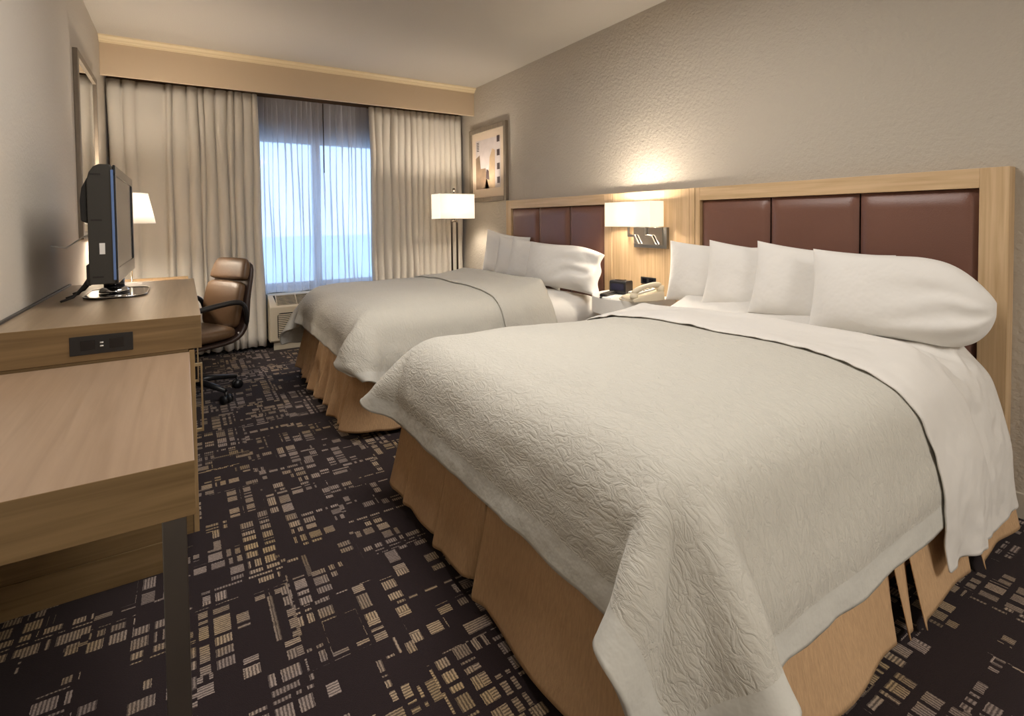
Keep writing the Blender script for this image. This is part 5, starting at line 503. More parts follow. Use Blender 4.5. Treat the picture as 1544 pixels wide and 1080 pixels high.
31,5,0,0,4,32,-1,2,32,0,1,33,-1,6,32,-2,3,32,0,11,32,0,10,31,-1,8,32,-1,15,32,-1,23,27,0,28,21,-1,33,14,0,33,5,0,31,8,-1,32,9,0,34,4,0,33,2,0,33,2,-1,32,0,0,33,1,0,33,-3,0,32,0,0,33,1,0,33,-1,0,32,2,0,33,0,0,32,1,0,33,-2,0,32,0,0,33,-2,0,32,0,0,33,1,0,32,1,0,33,0,0,33,0,0,32,0,0,33,1,0,32,0,0,33,3,0,33,-1,0,32,1,0,33,-1,1,33,-1,0,32,-4,0,34,-1,0,33,-7,1,32,-8,0,31,-10,1,33,-5,0,32,-15,1,28,-21,1,23,-27,1,16,-31,1,8,-33,1,8,-31,1,8,-30,0,12,-32,2,2,-33,0,3,-32,1,0,-34,1,-2,-32,0,4,-32,
32,-4,1,0,6,32,-1,7,31,0,-2,34,-2,7,32,1,5,32,-1,11,30,-2,6,32,0,9,33,-1,16,30,-1,23,27,0,28,21,0,32,14,-1,33,10,0,32,4,-1,31,10,0,34,4,0,33,4,0,32,-1,0,33,5,-1,33,-2,0,33,2,0,33,-3,0,32,-1,0,33,3,0,32,-2,0,33,4,0,32,-4,0,33,2,0,32,-5,0,33,3,0,32,-4,0,33,5,0,32,-3,0,33,4,0,33,-3,0,32,4,0,33,-3,0,32,4,0,33,-2,0,32,4,0,34,-3,1,33,0,0,32,-5,0,32,1,0,34,-5,1,33,-7,0,31,-10,1,32,-3,0,33,-9,0,32,-15,1,28,-21,1,24,-27,1,16,-31,1,10,-33,0,4,-32,1,11,-30,1,5,-32,1,10,-31,1,2,-34,1,-6,-34,0,8,-31,1,4,-32,
32,5,0,-1,3,32,0,2,32,0,4,32,-1,1,34,-1,13,30,-1,7,31,0,6,32,-1,9,33,-1,16,30,0,23,27,-1,28,21,0,32,14,-1,32,6,0,31,10,-1,32,9,0,34,4,0,33,1,0,33,3,0,32,1,0,33,2,-1,33,-1,1,33,-1,-1,32,-2,0,32,1,0,33,2,0,33,-1,0,32,1,1,33,-3,-1,32,0,0,33,-3,0,32,1,0,33,0,0,32,2,0,33,1,0,32,1,0,33,0,1,33,1,-1,32,0,0,33,2,1,32,0,0,34,0,0,32,-4,0,33,-2,0,32,-3,0,33,-2,1,33,-7,0,32,-7,1,32,-8,0,33,-4,0,33,-15,1,29,-21,1,23,-28,1,15,-33,0,5,-32,1,11,-31,1,4,-32,1,11,-31,1,2,-33,1,5,-32,1,-4,-33,0,7,-32,1,5,-32,
32,-3,0,-1,4,32,0,7,32,0,-2,33,-1,8,32,-1,6,31,0,7,33,-1,13,30,-1,6,32,-1,16,31,0,22,27,-1,28,21,0,31,14,-1,33,10,0,32,5,0,31,10,-1,34,4,0,33,4,0,33,-2,0,32,5,0,33,-2,0,32,4,0,34,-3,-1,32,1,1,33,2,-1,32,-3,0,33,4,0,32,-4,0,33,1,1,32,-5,-1,33,3,1,32,-4,-1,33,5,1,32,-3,-1,33,5,1,32,-3,-1,33,5,1,32,-3,-1,33,4,1,33,-3,0,33,3,0,33,-5,0,32,0,0,32,-6,0,33,0,1,33,-5,0,33,-4,0,31,-9,1,33,-2,0,34,-8,0,32,-14,1,30,-22,1,22,-28,1,16,-32,0,7,-34,1,4,-31,1,10,-31,1,4,-33,1,11,-30,1,6,-33,0,-2,-33,1,6,-32,0,4,-32,
32,3,0,-1,3,32,0,1,33,-1,5,32,0,2,33,-1,14,30,-1,8,31,-1,6,32,0,7,33,-1,16,30,0,22,27,-1,28,21,0,32,14,-1,33,7,0,30,10,0,33,7,-1,34,4,0,32,0,0,33,2,0,33,0,0,32,4,0,33,-1,0,32,2,0,33,0,0,33,0,-1,32,2,0,33,-1,0,32,1,0,33,-3,1,32,-2,0,33,-2,0,32,0,0,33,2,0,32,2,0,33,0,0,32,1,0,33,1,0,32,1,0,33,1,0,33,0,0,32,-2,0,33,-1,0,33,-5,0,32,-2,0,32,-4,1,33,-1,0,33,-5,0,33,-5,1,32,-7,0,33,-3,0,34,-14,1,30,-22,1,22,-29,0,14,-34,1,4,-33,1,10,-30,1,4,-33,1,11,-31,1,2,-33,1,8,-31,0,-4,-33,0,5,-32,1,7,-32,
32,-3,1,-1,3,32,0,5,32,-1,1,33,-1,8,31,-1,8,32,0,11,30,-1,5,33,0,10,32,-1,15,30,0,21,27,-1,28,21,0,32,14,0,32,11,-1,32,4,0,32,10,-1,33,1,0,34,4,0,32,-3,0,32,5,0,33,-1,0,33,5,0,33,-3,0,31,4,0,34,1,0,32,-2,0,33,3,0,32,-4,0,33,2,0,32,-5,0,33,2,0,32,-3,0,33,5,0,32,-3,0,33,5,0,32,-3,0,33,5,0,32,-3,0,33,4,0,33,-5,0,32,2,0,33,-6,0,33,0,1,32,-7,0,32,1,0,33,-4,0,34,-1,0,31,-9,1,33,0,0,35,-8,0,33,-14,1,29,-22,1,22,-29,0,15,-34,0,4,-34,3,5,-31,0,11,-31,1,5,-32,0,10,-31,1,3,-33,1,-1,-33,1,2,-32,0,5,-32,
32,1,0,-1,5,32,0,1,32,-1,3,33,-1,4,33,-1,13,30,0,8,31,0,6,32,-1,9,32,-1,16,31,0,21,27,-1,28,20,0,32,15,0,33,6,-1,30,9,0,33,7,0,34,3,-1,33,-1,0,32,3,0,33,0,0,32,4,0,33,0,0,32,2,0,33,0,0,32,1,0,33,1,0,33,-1,0,32,-1,0,33,-2,0,32,1,0,33,-2,0,32,2,0,33,-1,0,32,1,0,33,0,0,32,2,0,33,0,0,32,1,0,33,-1,0,32,0,0,33,-2,0,33,-2,0,32,-4,1,33,-3,0,32,-2,0,33,2,0,33,-4,0,33,-5,1,32,-6,0,34,-3,0,34,-15,1,29,-22,1,22,-30,1,13,-33,-1,8,-34,2,2,-33,1,9,-30,1,12,-30,0,5,-33,1,6,-32,1,-5,-33,1,6,-32,0,3,-33,
32,-1,0,-1,3,33,0,2,32,-1,2,34,-1,9,30,-1,7,32,0,8,32,-1,12,30,0,6,33,-1,16,30,0,22,27,-1,29,21,0,31,14,0,33,10,-1,32,4,0,31,10,0,34,0,0,33,5,-1,33,-4,0,32,7,0,32,-2,0,33,5,0,33,-4,1,32,4,-1,33,-2,0,32,-1,0,33,3,0,32,-4,0,33,3,0,32,-4,0,33,3,0,32,-3,0,33,4,0,32,-3,0,33,4,0,32,-4,0,33,4,0,32,-4,0,33,4,0,32,-4,0,33,3,0,33,-6,1,32,1,0,32,-6,0,33,4,0,33,-4,0,34,0,0,31,-9,1,33,-1,0,34,-8,0,34,-14,1,29,-23,0,22,-30,2,12,-33,0,11,-33,1,0,-33,0,13,-29,2,5,-32,0,13,-30,2,2,-34,0,-2,-34,1,-1,-32,0,5,-32,
32,0,1,-1,6,32,0,0,32,-1,3,33,-1,1,33,-1,15,30,0,8,31,-2,5,32,1,9,33,-1,17,30,0,23,27,-1,29,20,0,32,14,0,32,7,-1,31,9,0,33,6,0,34,3,0,32,0,-1,33,3,0,32,1,0,33,5,0,32,-2,0,33,1,0,32,-2,1,33,1,-1,32,-1,1,33,-1,-1,32,0,0,33,-1,0,32,2,0,33,-2,0,32,2,0,33,-1,0,32,1,0,33,-2,0,32,2,0,33,-2,0,32,2,0,33,-2,0,32,2,0,33,-3,1,32,1,0,33,-3,0,32,0,0,33,-2,0,33,2,0,33,-5,0,33,-4,1,31,-8,0,34,-5,0,34,-14,1,28,-23,1,24,-28,0,11,-34,2,11,-32,-1,2,-33,2,14,-29,0,5,-33,3,13,-30,-1,-2,-34,1,-3,-34,1,5,-31,0,3,-33,
32,0,0,-1,1,33,0,3,32,-2,0,34,1,8,31,-2,8,32,0,10,30,-1,5,32,0,11,33,-1,17,30,0,23,28,-1,30,19,0,31,13,0,33,11,-1,32,4,0,31,10,0,34,1,0,33,4,-1,33,-3,0,32,8,0,33,-2,0,32,4,0,33,-5,1,32,3,0,33,-6,0,32,2,-1,33,-2,0,32,0,0,33,3,0,32,-4,0,33,5,0,32,-3,0,33,4,0,32,-4,0,32,3,0,33,-4,0,33,3,0,32,-4,0,33,4,1,32,-4,0,33,4,0,32,-5,0,33,2,0,32,-3,0,33,4,0,33,-4,0,34,-1,0,31,-10,1,32,-3,0,34,-10,1,33,-12,0,28,-24,1,22,-28,0,14,-33,2,7,-33,-1,11,-30,1,7,-32,1,12,-30,1,5,-32,1,4,-33,1,-4,-34,1,-1,-32,0,7,-32,
32,1,1,-1,5,32,0,3,32,-1,-5,34,-1,7,32,-1,7,32,0,10,30,-1,5,32,-1,12,33,0,17,31,0,24,26,-1,30,20,-1,32,13,1,33,6,-1,30,9,0,33,7,0,34,3,0,33,0,-1,32,3,1,33,1,-1,32,4,0,33,-1,0,32,1,0,32,-4,1,33,1,-1,32,-3,1,33,2,-1,33,-2,1,32,0,-1,32,2,1,33,0,-1,32,3,0,33,-1,0,32,1,0,32,-3,0,33,2,0,32,-3,0,33,1,0,32,-1,1,33,1,0,32,-2,0,33,1,0,33,-3,0,32,2,0,33,-2,0,32,1,0,34,-5,1,32,-6,0,31,-10,0,33,-6,0,33,-14,1,28,-21,1,23,-28,0,15,-32,1,6,-32,1,12,-29,0,13,-33,1,4,-31,1,13,-31,1,-4,-35,1,-5,-33,1,7,-31,0,2,-33,
32,1,0,-1,-1,33,0,5,32,-1,-2,34,-2,6,32,1,6,32,-2,11,30,2,4,32,-3,11,34,0,19,30,0,24,27,-1,31,17,0,32,15,-1,34,4,1,30,9,-1,33,8,0,33,1,0,33,5,0,32,-3,-1,33,7,0,32,-2,0,33,5,0,32,-5,0,33,3,1,32,-6,0,33,3,-1,32,-4,1,33,5,-1,32,-4,1,32,6,-1,33,-2,1,32,4,-1,33,1,1,32,-3,-1,33,3,0,32,-4,0,33,3,0,32,-6,1,32,4,0,33,-5,0,32,3,0,33,-4,0,33,3,0,32,-5,0,32,5,0,33,-5,0,34,-2,1,31,-12,0,32,-3,0,32,-11,0,33,-11,1,28,-23,1,23,-27,0,15,-32,1,7,-32,1,12,-30,1,9,-31,-1,12,-31,3,4,-32,-1,5,-33,2,-10,-34,1,7,-32,0,3,-32,
32,1,1,-1,0,32,0,7,32,-1,-2,33,-2,-1,34,1,11,31,-2,5,32,1,12,30,-1,6,34,-1,20,30,0,25,27,-1,30,18,0,33,11,0,33,8,-1,32,4,1,31,8,-2,34,4,1,32,0,-1,33,2,1,32,2,-1,33,3,0,32,0,0,33,2,0,32,-3,0,33,0,1,32,-2,-1,33,2,0,32,-2,0,32,4,0,33,0,1,32,5,-1,32,0,1,33,3,-1,32,-2,1,33,0,-2,32,-1,2,32,-1,-1,33,0,1,33,-3,-1,32,-1,1,32,-2,-1,33,1,1,32,-3,-1,32,1,2,33,-2,-1,33,1,0,33,-7,1,32,-7,0,31,-9,0,32,-6,1,33,-14,0,27,-20,0,24,-26,2,16,-32,-1,7,-32,3,11,-31,0,10,-30,0,13,-31,1,5,-32,1,4,-33,1,-6,-34,1,0,-32,0,6,-32,
32,0,0,-1,2,33,0,1,32,-1,-2,34,-1,3,34,0,12,30,-1,6,32,-1,11,29,0,5,34,-1,20,31,-1,24,27,0,32,16,0,32,14,0,33,2,-1,31,12,0,33,2,0,32,8,0,34,-2,-1,32,4,0,33,-1,0,31,3,0,33,4,0,33,-3,0,32,3,0,33,-5,0,32,4,0,33,-5,0,32,5,0,32,-2,0,33,6,0,32,-1,0,33,6,1,32,-4,-1,32,5,0,33,-3,0,32,4,0,33,-6,1,32,2,-1,32,-5,1,33,1,-1,32,-6,1,33,3,-1,32,-6,1,33,4,-1,32,-5,1,32,2,0,34,-5,1,31,-11,0,32,-3,0,32,-11,1,33,-10,0,28,-22,0,24,-26,2,13,-33,-1,14,-31,2,3,-33,0,11,-28,2,14,-31,-1,4,-33,3,4,-33,0,-9,-34,1,7,-32,0,3,-32,
32,0,1,-1,0,32,-1,8,32,0,0,33,0,-1,34,-1,13,30,0,3,32,-3,10,31,1,6,33,-1,19,31,0,24,27,-1,32,17,0,32,13,0,33,7,0,32,3,-1,31,9,0,34,3,0,33,1,0,32,1,-1,33,1,0,32,5,1,33,-1,-1,32,2,0,32,-2,1,33,1,0,32,-2,-1,33,0,0,32,-1,1,32,4,-1,33,0,0,32,5,0,33,0,1,32,3,-1,32,-1,1,33,3,-1,32,-2,0,32,2,0,33,-5,1,32,0,0,32,-5,0,33,0,0,32,-5,0,33,1,0,32,-3,0,32,2,0,33,-2,1,34,-4,-1,32,-9,1,30,-8,0,33,-5,1,33,-13,0,29,-19,1,25,-27,0,12,-32,2,13,-32,-1,5,-32,1,14,-30,2,6,-31,-1,12,-31,2,-2,-35,1,-3,-33,1,-1,-32,0,6,-32,
32,0,1,-1,-1,32,0,5,32,-1,3,33,0,1,33,-2,13,31,1,9,30,-2,3,32,1,8,34,-2,17,31,0,26,26,-1,29,18,0,33,16,-1,33,0,0,30,11,1,34,2,-1,33,6,0,33,-1,0,32,2,0,33,3,-1,32,0,0,33,2,0,32,2,0,33,4,1,32,-5,-1,32,3,0,33,-5,0,32,5,0,33,-4,0,32,6,0,32,-2,1,33,6,-1,32,-3,0,32,6,0,32,-4,0,33,6,0,32,-5,1,33,2,-1,32,-7,1,32,2,0,32,-8,0,33,3,0,32,-7,0,33,4,0,32,-4,0,33,3,0,33,-8,1,33,-3,-1,31,-12,1,32,-5,1,34,-11,-1,29,-20,2,25,-27,0,13,-34,2,8,-31,-1,11,-32,2,6,-32,-1,9,-29,3,13,-30,0,2,-36,1,-10,-33,1,6,-32,1,3,-32,
32,1,0,0,0,33,-1,7,31,-1,-3,34,0,8,32,-1,7,31,-1,11,30,-1,2,33,0,11,32,-1,14,33,0,24,27,-2,30,20,1,34,12,-1,33,6,0,32,3,0,31,7,0,34,5,0,33,-2,0,32,6,0,33,-2,-1,32,6,0,33,-1,0,32,2,0,33,-2,1,32,2,-1,32,-3,0,33,1,0,32,-3,0,33,3,0,32,-2,0,32,5,1,32,-2,-1,33,4,0,32,-1,0,32,4,0,32,-2,0,33,2,0,32,-4,0,32,0,0,33,-6,0,32,0,1,32,-4,0,33,0,0,32,-2,0,32,2,0,33,-2,0,34,-2,0,31,-10,1,32,-3,0,34,-6,1,32,-15,-1,32,-17,3,22,-30,-1,16,-32,2,5,-33,0,13,-30,1,5,-32,-1,15,-29,2,5,-34,1,2,-32,1,-3,-34,1,0,-33,1,4,-32,
32,-1,1,0,-1,33,-1,4,32,0,1,33,-2,4,33,0,12,31,-1,10,29,-1,2,33,0,12,32,-1,14,33,-1,27,23,0,27,24,-1,35,9,0,31,5,0,31,12,0,34,2,0,33,4,0,33,3,0,32,0,-1,32,4,0,33,1,0,32,1,0,32,2,0,34,3,0,32,-4,1,32,3,-1,33,-6,0,32,4,0,32,-6,0,32,6,0,33,-4,0,32,5,0,32,-4,0,33,6,0,32,-4,0,32,5,0,32,-5,0,33,3,0,32,-7,0,32,3,0,33,-7,1,32,2,0,32,-5,0,33,4,0,32,-4,0,34,3,0,32,-7,-1,34,-2,2,30,-12,0,33,-3,1,33,-14,0,33,-17,1,19,-31,0,18,-31,2,4,-34,0,11,-30,1,6,-31,0,14,-29,2,8,-33,0,2,-34,1,-8,-34,1,6,-31,1,3,-33,
32,1,1,0,2,32,-1,1,32,-1,3,33,0,3,32,-1,8,33,-1,11,29,0,2,32,-2,12,33,0,15,32,-2,24,28,1,31,18,-2,33,13,1,34,4,0,31,5,0,31,9,0,35,6,0,32,-2,0,32,8,0,33,-3,-1,31,7,0,34,-1,0,32,1,0,32,-1,1,33,1,-1,32,-3,0,33,2,0,32,-5,0,32,1,0,32,-3,0,32,3,1,33,-2,-2,32,4,2,32,-2,-2,32,3,2,33,-4,-2,32,2,1,32,-4,0,33,1,0,32,-4,1,32,0,0,33,-3,0,32,1,0,33,-2,0,32,3,0,34,-1,0,32,-5,0,34,-3,1,30,-12,-1,33,-3,1,31,-14,1,34,-16,1,20,-31,1,18,-31,1,3,-34,0,12,-30,1,5,-32,1,15,-30,1,4,-33,0,2,-32,1,0,-33,1,-1,-33,1,6,-32,
33,0,1,-1,-2,32,-1,3,33,-1,0,33,-1,3,34,1,14,30,-2,8,29,1,4,32,-3,9,34,1,20,30,-2,23,27,1,32,17,-2,33,14,1,32,0,-1,29,12,1,34,6,-1,33,5,0,33,4,0,32,0,-1,32,5,0,33,0,0,32,4,1,32,0,0,34,3,-1,31,-5,0,33,4,0,32,-6,0,32,3,0,33,-6,0,32,3,1,33,-3,-1,31,1,1,33,4,-1,32,-4,1,32,3,-2,33,-4,1,32,-1,0,33,2,0,32,-5,0,32,3,0,33,-6,1,32,4,0,32,-5,0,33,4,0,32,-4,0,33,2,1,33,-7,-1,34,-2,1,29,-13,-1,33,-2,1,32,-14,1,34,-16,1,18,-31,0,19,-30,1,3,-34,2,10,-31,0,5,-32,2,14,-30,-1,3,-33,1,8,-31,1,-2,-34,1,-2,-32,1,8,-32,
32,0,0,-1,3,33,-1,0,32,0,3,33,-1,0,33,-1,12,30,-2,5,32,1,10,31,-1,8,34,0,22,27,-2,21,29,0,32,13,-1,30,17,0,34,-2,1,29,13,-1,33,5,0,33,9,0,32,0,0,32,8,-1,33,-2,0,31,7,1,35,-2,0,32,1,0,31,-1,-1,33,2,0,33,-3,0,32,1,0,32,-4,-1,32,-1,2,33,1,-1,32,-3,1,32,4,-1,33,-2,0,32,3,0,32,-4,0,32,1,-1,33,-2,1,32,-2,0,32,2,0,33,-3,0,33,0,1,32,-2,0,33,1,0,32,-3,0,32,3,0,33,-2,0,32,-6,2,35,-2,-1,29,-14,-1,33,0,1,31,-17,1,33,-14,1,19,-30,1,20,-30,0,4,-34,1,5,-32,1,11,-30,1,7,-32,1,10,-31,0,2,-33,1,1,-33,1,0,-32,1,8,-32,
32,0,1,-2,-3,33,0,5,32,-1,3,32,1,0,34,-3,13,30,1,5,32,-2,12,31,0,7,33,-1,22,27,-1,21,29,-1,32,13,-1,29,18,1,34,-2,0,30,8,0,31,12,0,34,3,0,33,5,0,32,0,-1,31,6,0,33,0,1,33,3,0,32,-1,-1,33,3,1,32,-4,-2,32,4,1,33,-5,-1,31,0,1,34,1,0,31,-5,0,33,5,0,32,-4,0,32,6,0,33,-5,0,32,4,0,33,-5,0,31,3,0,34,-1,0,32,-4,0,32,4,0,32,-6,0,33,3,1,32,-6,-1,33,5,1,32,-5,-1,32,3,1,35,-6,0,32,-10,0,28,-9,-1,34,3,2,33,-16,1,32,-17,0,18,-31,2,19,-29,0,4,-34,1,10,-31,1,3,-33,1,13,-30,0,4,-32,1,8,-31,1,-6,-34,1,10,-31,1,3,-32,
32,0,1,-1,-1,33,-1,8,31,-1,-3,34,0,8,31,-1,5,32,-1,11,31,-1,5,32,0,11,33,-1,19,28,-1,22,28,-1,31,16,-1,30,18,0,33,-1,-1,31,11,2,33,1,0,31,9,0,33,-1,-1,33,7,0,32,-2,0,32,7,0,34,-3,0,31,0,2,33,3,-3,32,-3,2,33,2,-2,32,-4,1,32,1,0,32,-3,0,33,2,0,32,-3,0,32,4,0,32,-2,0,33,3,0,32,-2,0,32,2,0,33,-2,0,32,0,0,33,2,0,32,-3,0,32,1,0,33,-4,1,32,0,-1,33,-3,1,31,-1,0,34,4,1,32,-10,-3,32,-1,1,31,-10,0,34,1,1,31,-19,4,31,-15,-2,23,-30,2,14,-31,0,10,-33,1,3,-33,1,10,-30,1,5,-32,0,11,-31,1,3,-32,1,-2,-34,1,10,-31,1,-1,-32,
32,0,2,-1,-1,32,-1,5,32,-1,4,32,-1,1,34,0,14,29,-1,3,32,-1,13,31,0,8,33,-1,20,28,-1,17,29,-1,29,21,-2,31,18,0,34,0,0,32,9,1,33,-3,1,31,5,0,34,4,-1,32,-2,0,31,5,0,33,0,0,32,4,1,34,2,-1,31,-4,0,33,5,0,32,-6,0,33,4,0,32,-6,0,32,4,0,33,-4,0,32,5,0,33,-4,0,32,6,0,32,-4,0,32,5,0,33,-4,0,31,6,0,35,0,0,31,-5,0,32,4,0,33,-6,0,32,2,1,33,-7,-1,32,3,1,32,-5,0,33,2,-1,32,-8,-1,31,1,0,32,-7,0,35,0,3,33,-20,1,24,-23,1,25,-23,1,18,-33,0,4,-33,1,12,-31,1,2,-33,0,12,-30,1,3,-32,1,9,-31,1,0,-33,1,1,-33,1,2,-32,
32,0,1,-1,0,32,-1,8,32,-1,-2,33,-1,8,31,0,7,32,-1,12,30,-1,5,32,0,12,32,-1,16,30,1,20,29,-3,28,19,-1,28,23,-3,35,2,2,33,7,0,33,-5,2,32,4,-1,32,-4,0,32,6,0,32,-2,0,33,6,0,33,-3,1,31,1,-1,33,2,0,33,-2,0,32,3,0,32,-4,0,33,3,0,32,-2,0,33,2,0,32,-1,0,32,3,0,33,-2,0,32,3,0,32,-2,0,32,4,0,34,0,0,31,1,-1,33,2,1,32,-4,0,33,1,0,32,-4,0,33,0,1,33,-4,-2,30,-2,2,34,4,-2,31,-8,0,32,3,-2,33,-7,3,36,-3,1,26,-24,1,30,-16,2,24,-28,1,15,-31,-1,12,-32,2,3,-33,1,10,-31,0,5,-32,1,11,-31,1,4,-32,1,0,-34,1,5,-31,1,-1,-33,
32,0,1,-1,2,32,-2,2,33,0,5,32,-1,1,33,0,15,30,-1,5,31,-1,12,31,0,8,33,-1,18,30,-1,22,24,-1,21,28,-2,31,17,-4,34,15,3,35,-4,1,33,-1,0,31,-5,0,32,3,0,32,-3,1,32,4,0,33,0,0,32,2,0,33,0,0,32,-1,0,32,5,0,33,-5,0,32,5,0,33,-4,0,32,5,0,32,-3,-1,33,6,1,32,-5,0,32,4,0,33,-4,-1,32,5,1,33,-2,0,31,5,0,34,1,0,32,-2,-2,33,3,2,32,-6,-1,33,2,2,33,-7,-2,30,-3,0,33,3,0,32,-4,-1,32,1,1,32,-3,-4,34,5,4,33,-16,1,31,-16,2,24,-24,2,24,-23,0,19,-31,1,11,-34,1,4,-33,0,6,-31,1,14,-30,1,1,-34,1,8,-31,1,-6,-34,1,7,-32,1,3,-32,
32,-2,1,-1,2,32,-1,6,32,-1,-1,34,-1,8,32,0,9,31,-1,12,30,-1,8,31,0,10,33,-2,17,30,-1,22,27,0,25,21,-4,21,27,-1,37,14,1,37,-1,1,31,-8,-1,32,3,1,33,-6,-1,32,5,3,33,-5,-1,32,0,1,32,0,0,32,4,0,33,-3,0,32,2,0,33,-2,0,32,1,-2,32,0,2,33,3,-1,32,1,1,33,3,-1,32,-2,0,32,-1,-1,33,-1,1,32,1,0,33,1,0,32,1,0,32,2,-1,32,1,1,33,2,-1,33,-4,2,33,0,-2,31,-5,-1,33,4,1,32,-5,-1,32,6,1,33,-6,-1,31,0,-1,34,5,1,36,-15,4,23,-25,0,27,-18,2,24,-26,1,20,-30,1,11,-34,0,5,-32,1,11,-30,1,6,-33,1,8,-31,1,5,-33,1,-5,-33,1,8,-32,1,3,-32,
32,2,1,-1,3,32,-1,1,33,-1,4,32,-1,0,34,0,16,30,-1,9,30,-1,8,32,0,11,33,-1,18,30,-1,22,27,-2,23,22,0,23,26,-5,36,17,2,35,-5,-2,33,0,2,32,-3,-1,32,1,1,33,-1,0,32,-4,0,32,4,1,33,-4,0,32,0,0,33,0,0,32,0,0,33,0,0,31,2,-2,33,6,1,33,-2,-1,32,2,0,33,0,0,32,0,1,32,-1,-1,33,3,1,33,-5,0,32,0,-1,32,3,0,33,1,-1,32,1,1,33,-1,0,32,-1,1,32,-2,-2,32,1,2,33,-2,-2,32,1,2,33,-2,-1,32,2,0,32,-2,0,35,3,3,34,-17,1,23,-24,2,26,-21,1,23,-25,1,21,-29,0,11,-34,1,9,-32,1,3,-32,1,13,-31,1,2,-33,1,7,-31,1,-2,-34,0,3,-32,2,2,-33,
32,1,1,-1,3,32,-1,3,32,-1,1,34,0,4,32,-2,11,31,0,9,30,-1,8,32,0,13,33,-1,19,30,-1,23,25,-1,23,23,0,24,23,-6,29,24,-1,38,-1,1,32,-1,-1,33,0,1,32,0,0,33,0,-1,32,0,1,32,0,-1,33,-1,1,32,-1,0,33,-1,0,32,0,1,32,0,0,33,1,0,32,3,-2,33,2,-1,32,1,0,33,1,1,32,-1,1,32,-2,1,33,-1,-1,32,-1,0,33,0,0,32,1,-1,33,2,0,32,0,-1,33,0,0,32,-1,0,32,-1,2,33,-1,0,32,-1,1,32,-1,-1,33,0,1,32,0,-1,33,0,1,36,0,4,28,-24,0,25,-21,2,25,-22,1,25,-23,1,21,-30,1,11,-34,1,6,-33,-1,7,-31,3,8,-32,-1,6,-32,2,4,-32,1,0,-34,0,3,-32,2,4,-32,
]),
's_2': (15, 68, [1604,2540,277,-3,6,30,-5,3,30,-3,3,30,-4,-2,30,-3,10,28,-4,10,28,-3,5,30,-4,6,30,-3,11,28,-4,10,29,-3,18,24,-2,22,21,-2,26,17,-1,28,10,-1,30,7,0,30,5,0,30,3,-1,30,6,1,30,4,-1,30,-2,0,30,5,1,30,-1,-1,30,5,0,30,-1,0,30,3,0,31,-1,0,30,0,-1,30,0,1,31,-2,-1,30,0,0,30,-1,1,31,3,-1,30,-3,-1,30,4,0,30,0,0,30,3,1,31,-2,0,30,4,0,30,-1,0,30,2,0,31,-3,-1,30,0,1,30,-4,0,30,-3,0,30,-2,1,30,-3,0,31,0,0,30,-2,0,30,3,0,31,-3,0,30,-2,1,29,-8,0,30,-5,0,31,-2,0,28,-11,1,27,-14,1,27,-14,2,18,-25,1,15,-26,2,13,-27,2,4,-31,1,12,-27,3,5,-30,1,13,-27,1,11,-28,2,2,-31,1,1,-30,
27,-1,2,-4,-2,30,-4,3,30,-3,5,30,-3,7,29,-3,3,31,-4,11,28,-2,12,27,-4,1,31,-3,11,28,-3,11,28,-3,19,24,-2,24,19,-2,25,18,-1,27,13,-1,31,3,0,28,10,0,31,4,-1,30,7,1,30,-2,-2,30,6,1,30,-3,0,30,7,0,31,-2,-1,29,5,1,31,-3,-1,29,6,0,31,-1,-1,31,0,0,30,0,1,30,-2,0,31,-2,1,30,-4,-1,30,4,-1,30,-3,0,30,5,0,31,-2,0,30,3,1,30,-3,0,30,4,0,30,-4,0,31,3,-1,30,-4,1,30,1,0,30,-6,0,30,3,1,30,-7,-1,30,6,0,31,-2,1,30,-5,-1,30,3,1,31,-2,0,30,-5,0,30,-4,0,29,-11,1,30,-7,1,26,-16,1,27,-14,1,19,-24,2,17,-26,2,10,-29,2,4,-30,1,12,-27,3,6,-30,1,14,-27,0,3,-30,2,10,-29,2,1,-30,
26,9,3,-3,-9,29,-3,0,30,-3,9,29,-3,0,30,-3,10,29,-3,10,28,-3,2,30,-3,7,30,-3,12,28,-2,12,28,-3,21,23,-3,20,22,-1,28,14,-1,28,12,-1,29,8,0,30,2,-1,29,9,0,30,3,0,30,6,0,30,-1,-1,30,6,1,31,-3,-1,29,6,1,31,-1,-1,30,4,0,30,-1,0,31,-1,-1,30,0,1,30,2,0,30,-4,0,30,3,0,31,0,0,30,-8,-1,30,4,0,30,2,0,31,-2,0,30,4,1,30,-4,0,30,2,0,31,2,-1,29,-7,1,31,3,-1,30,-6,1,30,2,-1,30,-5,1,30,4,0,30,-5,0,30,4,0,31,1,0,30,-3,1,30,-6,0,31,-3,0,29,-8,0,30,-2,1,30,-8,1,24,-19,1,28,-13,1,20,-23,2,14,-27,2,13,-27,2,4,-30,1,8,-29,2,15,-27,1,2,-30,1,13,-28,1,-2,-30,2,1,-30,
26,-9,2,-3,10,29,-3,-1,30,-2,-6,30,-2,10,28,-3,3,30,-2,13,28,-3,2,30,-3,12,28,-3,7,30,-2,16,25,-3,18,25,-2,20,23,-1,29,10,-2,27,14,0,30,5,-1,28,10,0,31,1,0,28,11,0,31,-1,-1,30,8,0,30,-3,0,30,6,1,30,-4,-1,30,7,0,30,-2,0,30,2,-1,31,1,0,30,0,0,30,-4,0,31,3,1,29,-6,-1,31,-1,1,30,1,-1,30,-2,0,30,6,0,31,1,0,30,-6,0,30,5,0,30,-7,0,30,-2,0,30,4,0,31,-4,0,30,1,1,30,-3,-1,30,4,1,30,-6,-1,30,5,1,31,-4,0,30,-1,0,30,-2,0,31,3,1,30,-8,0,28,-10,0,31,-2,1,27,-13,1,28,-10,1,26,-15,1,17,-26,1,22,-21,3,7,-30,1,11,-28,2,5,-30,1,4,-30,2,15,-26,1,9,-29,0,5,-30,2,2,-30,
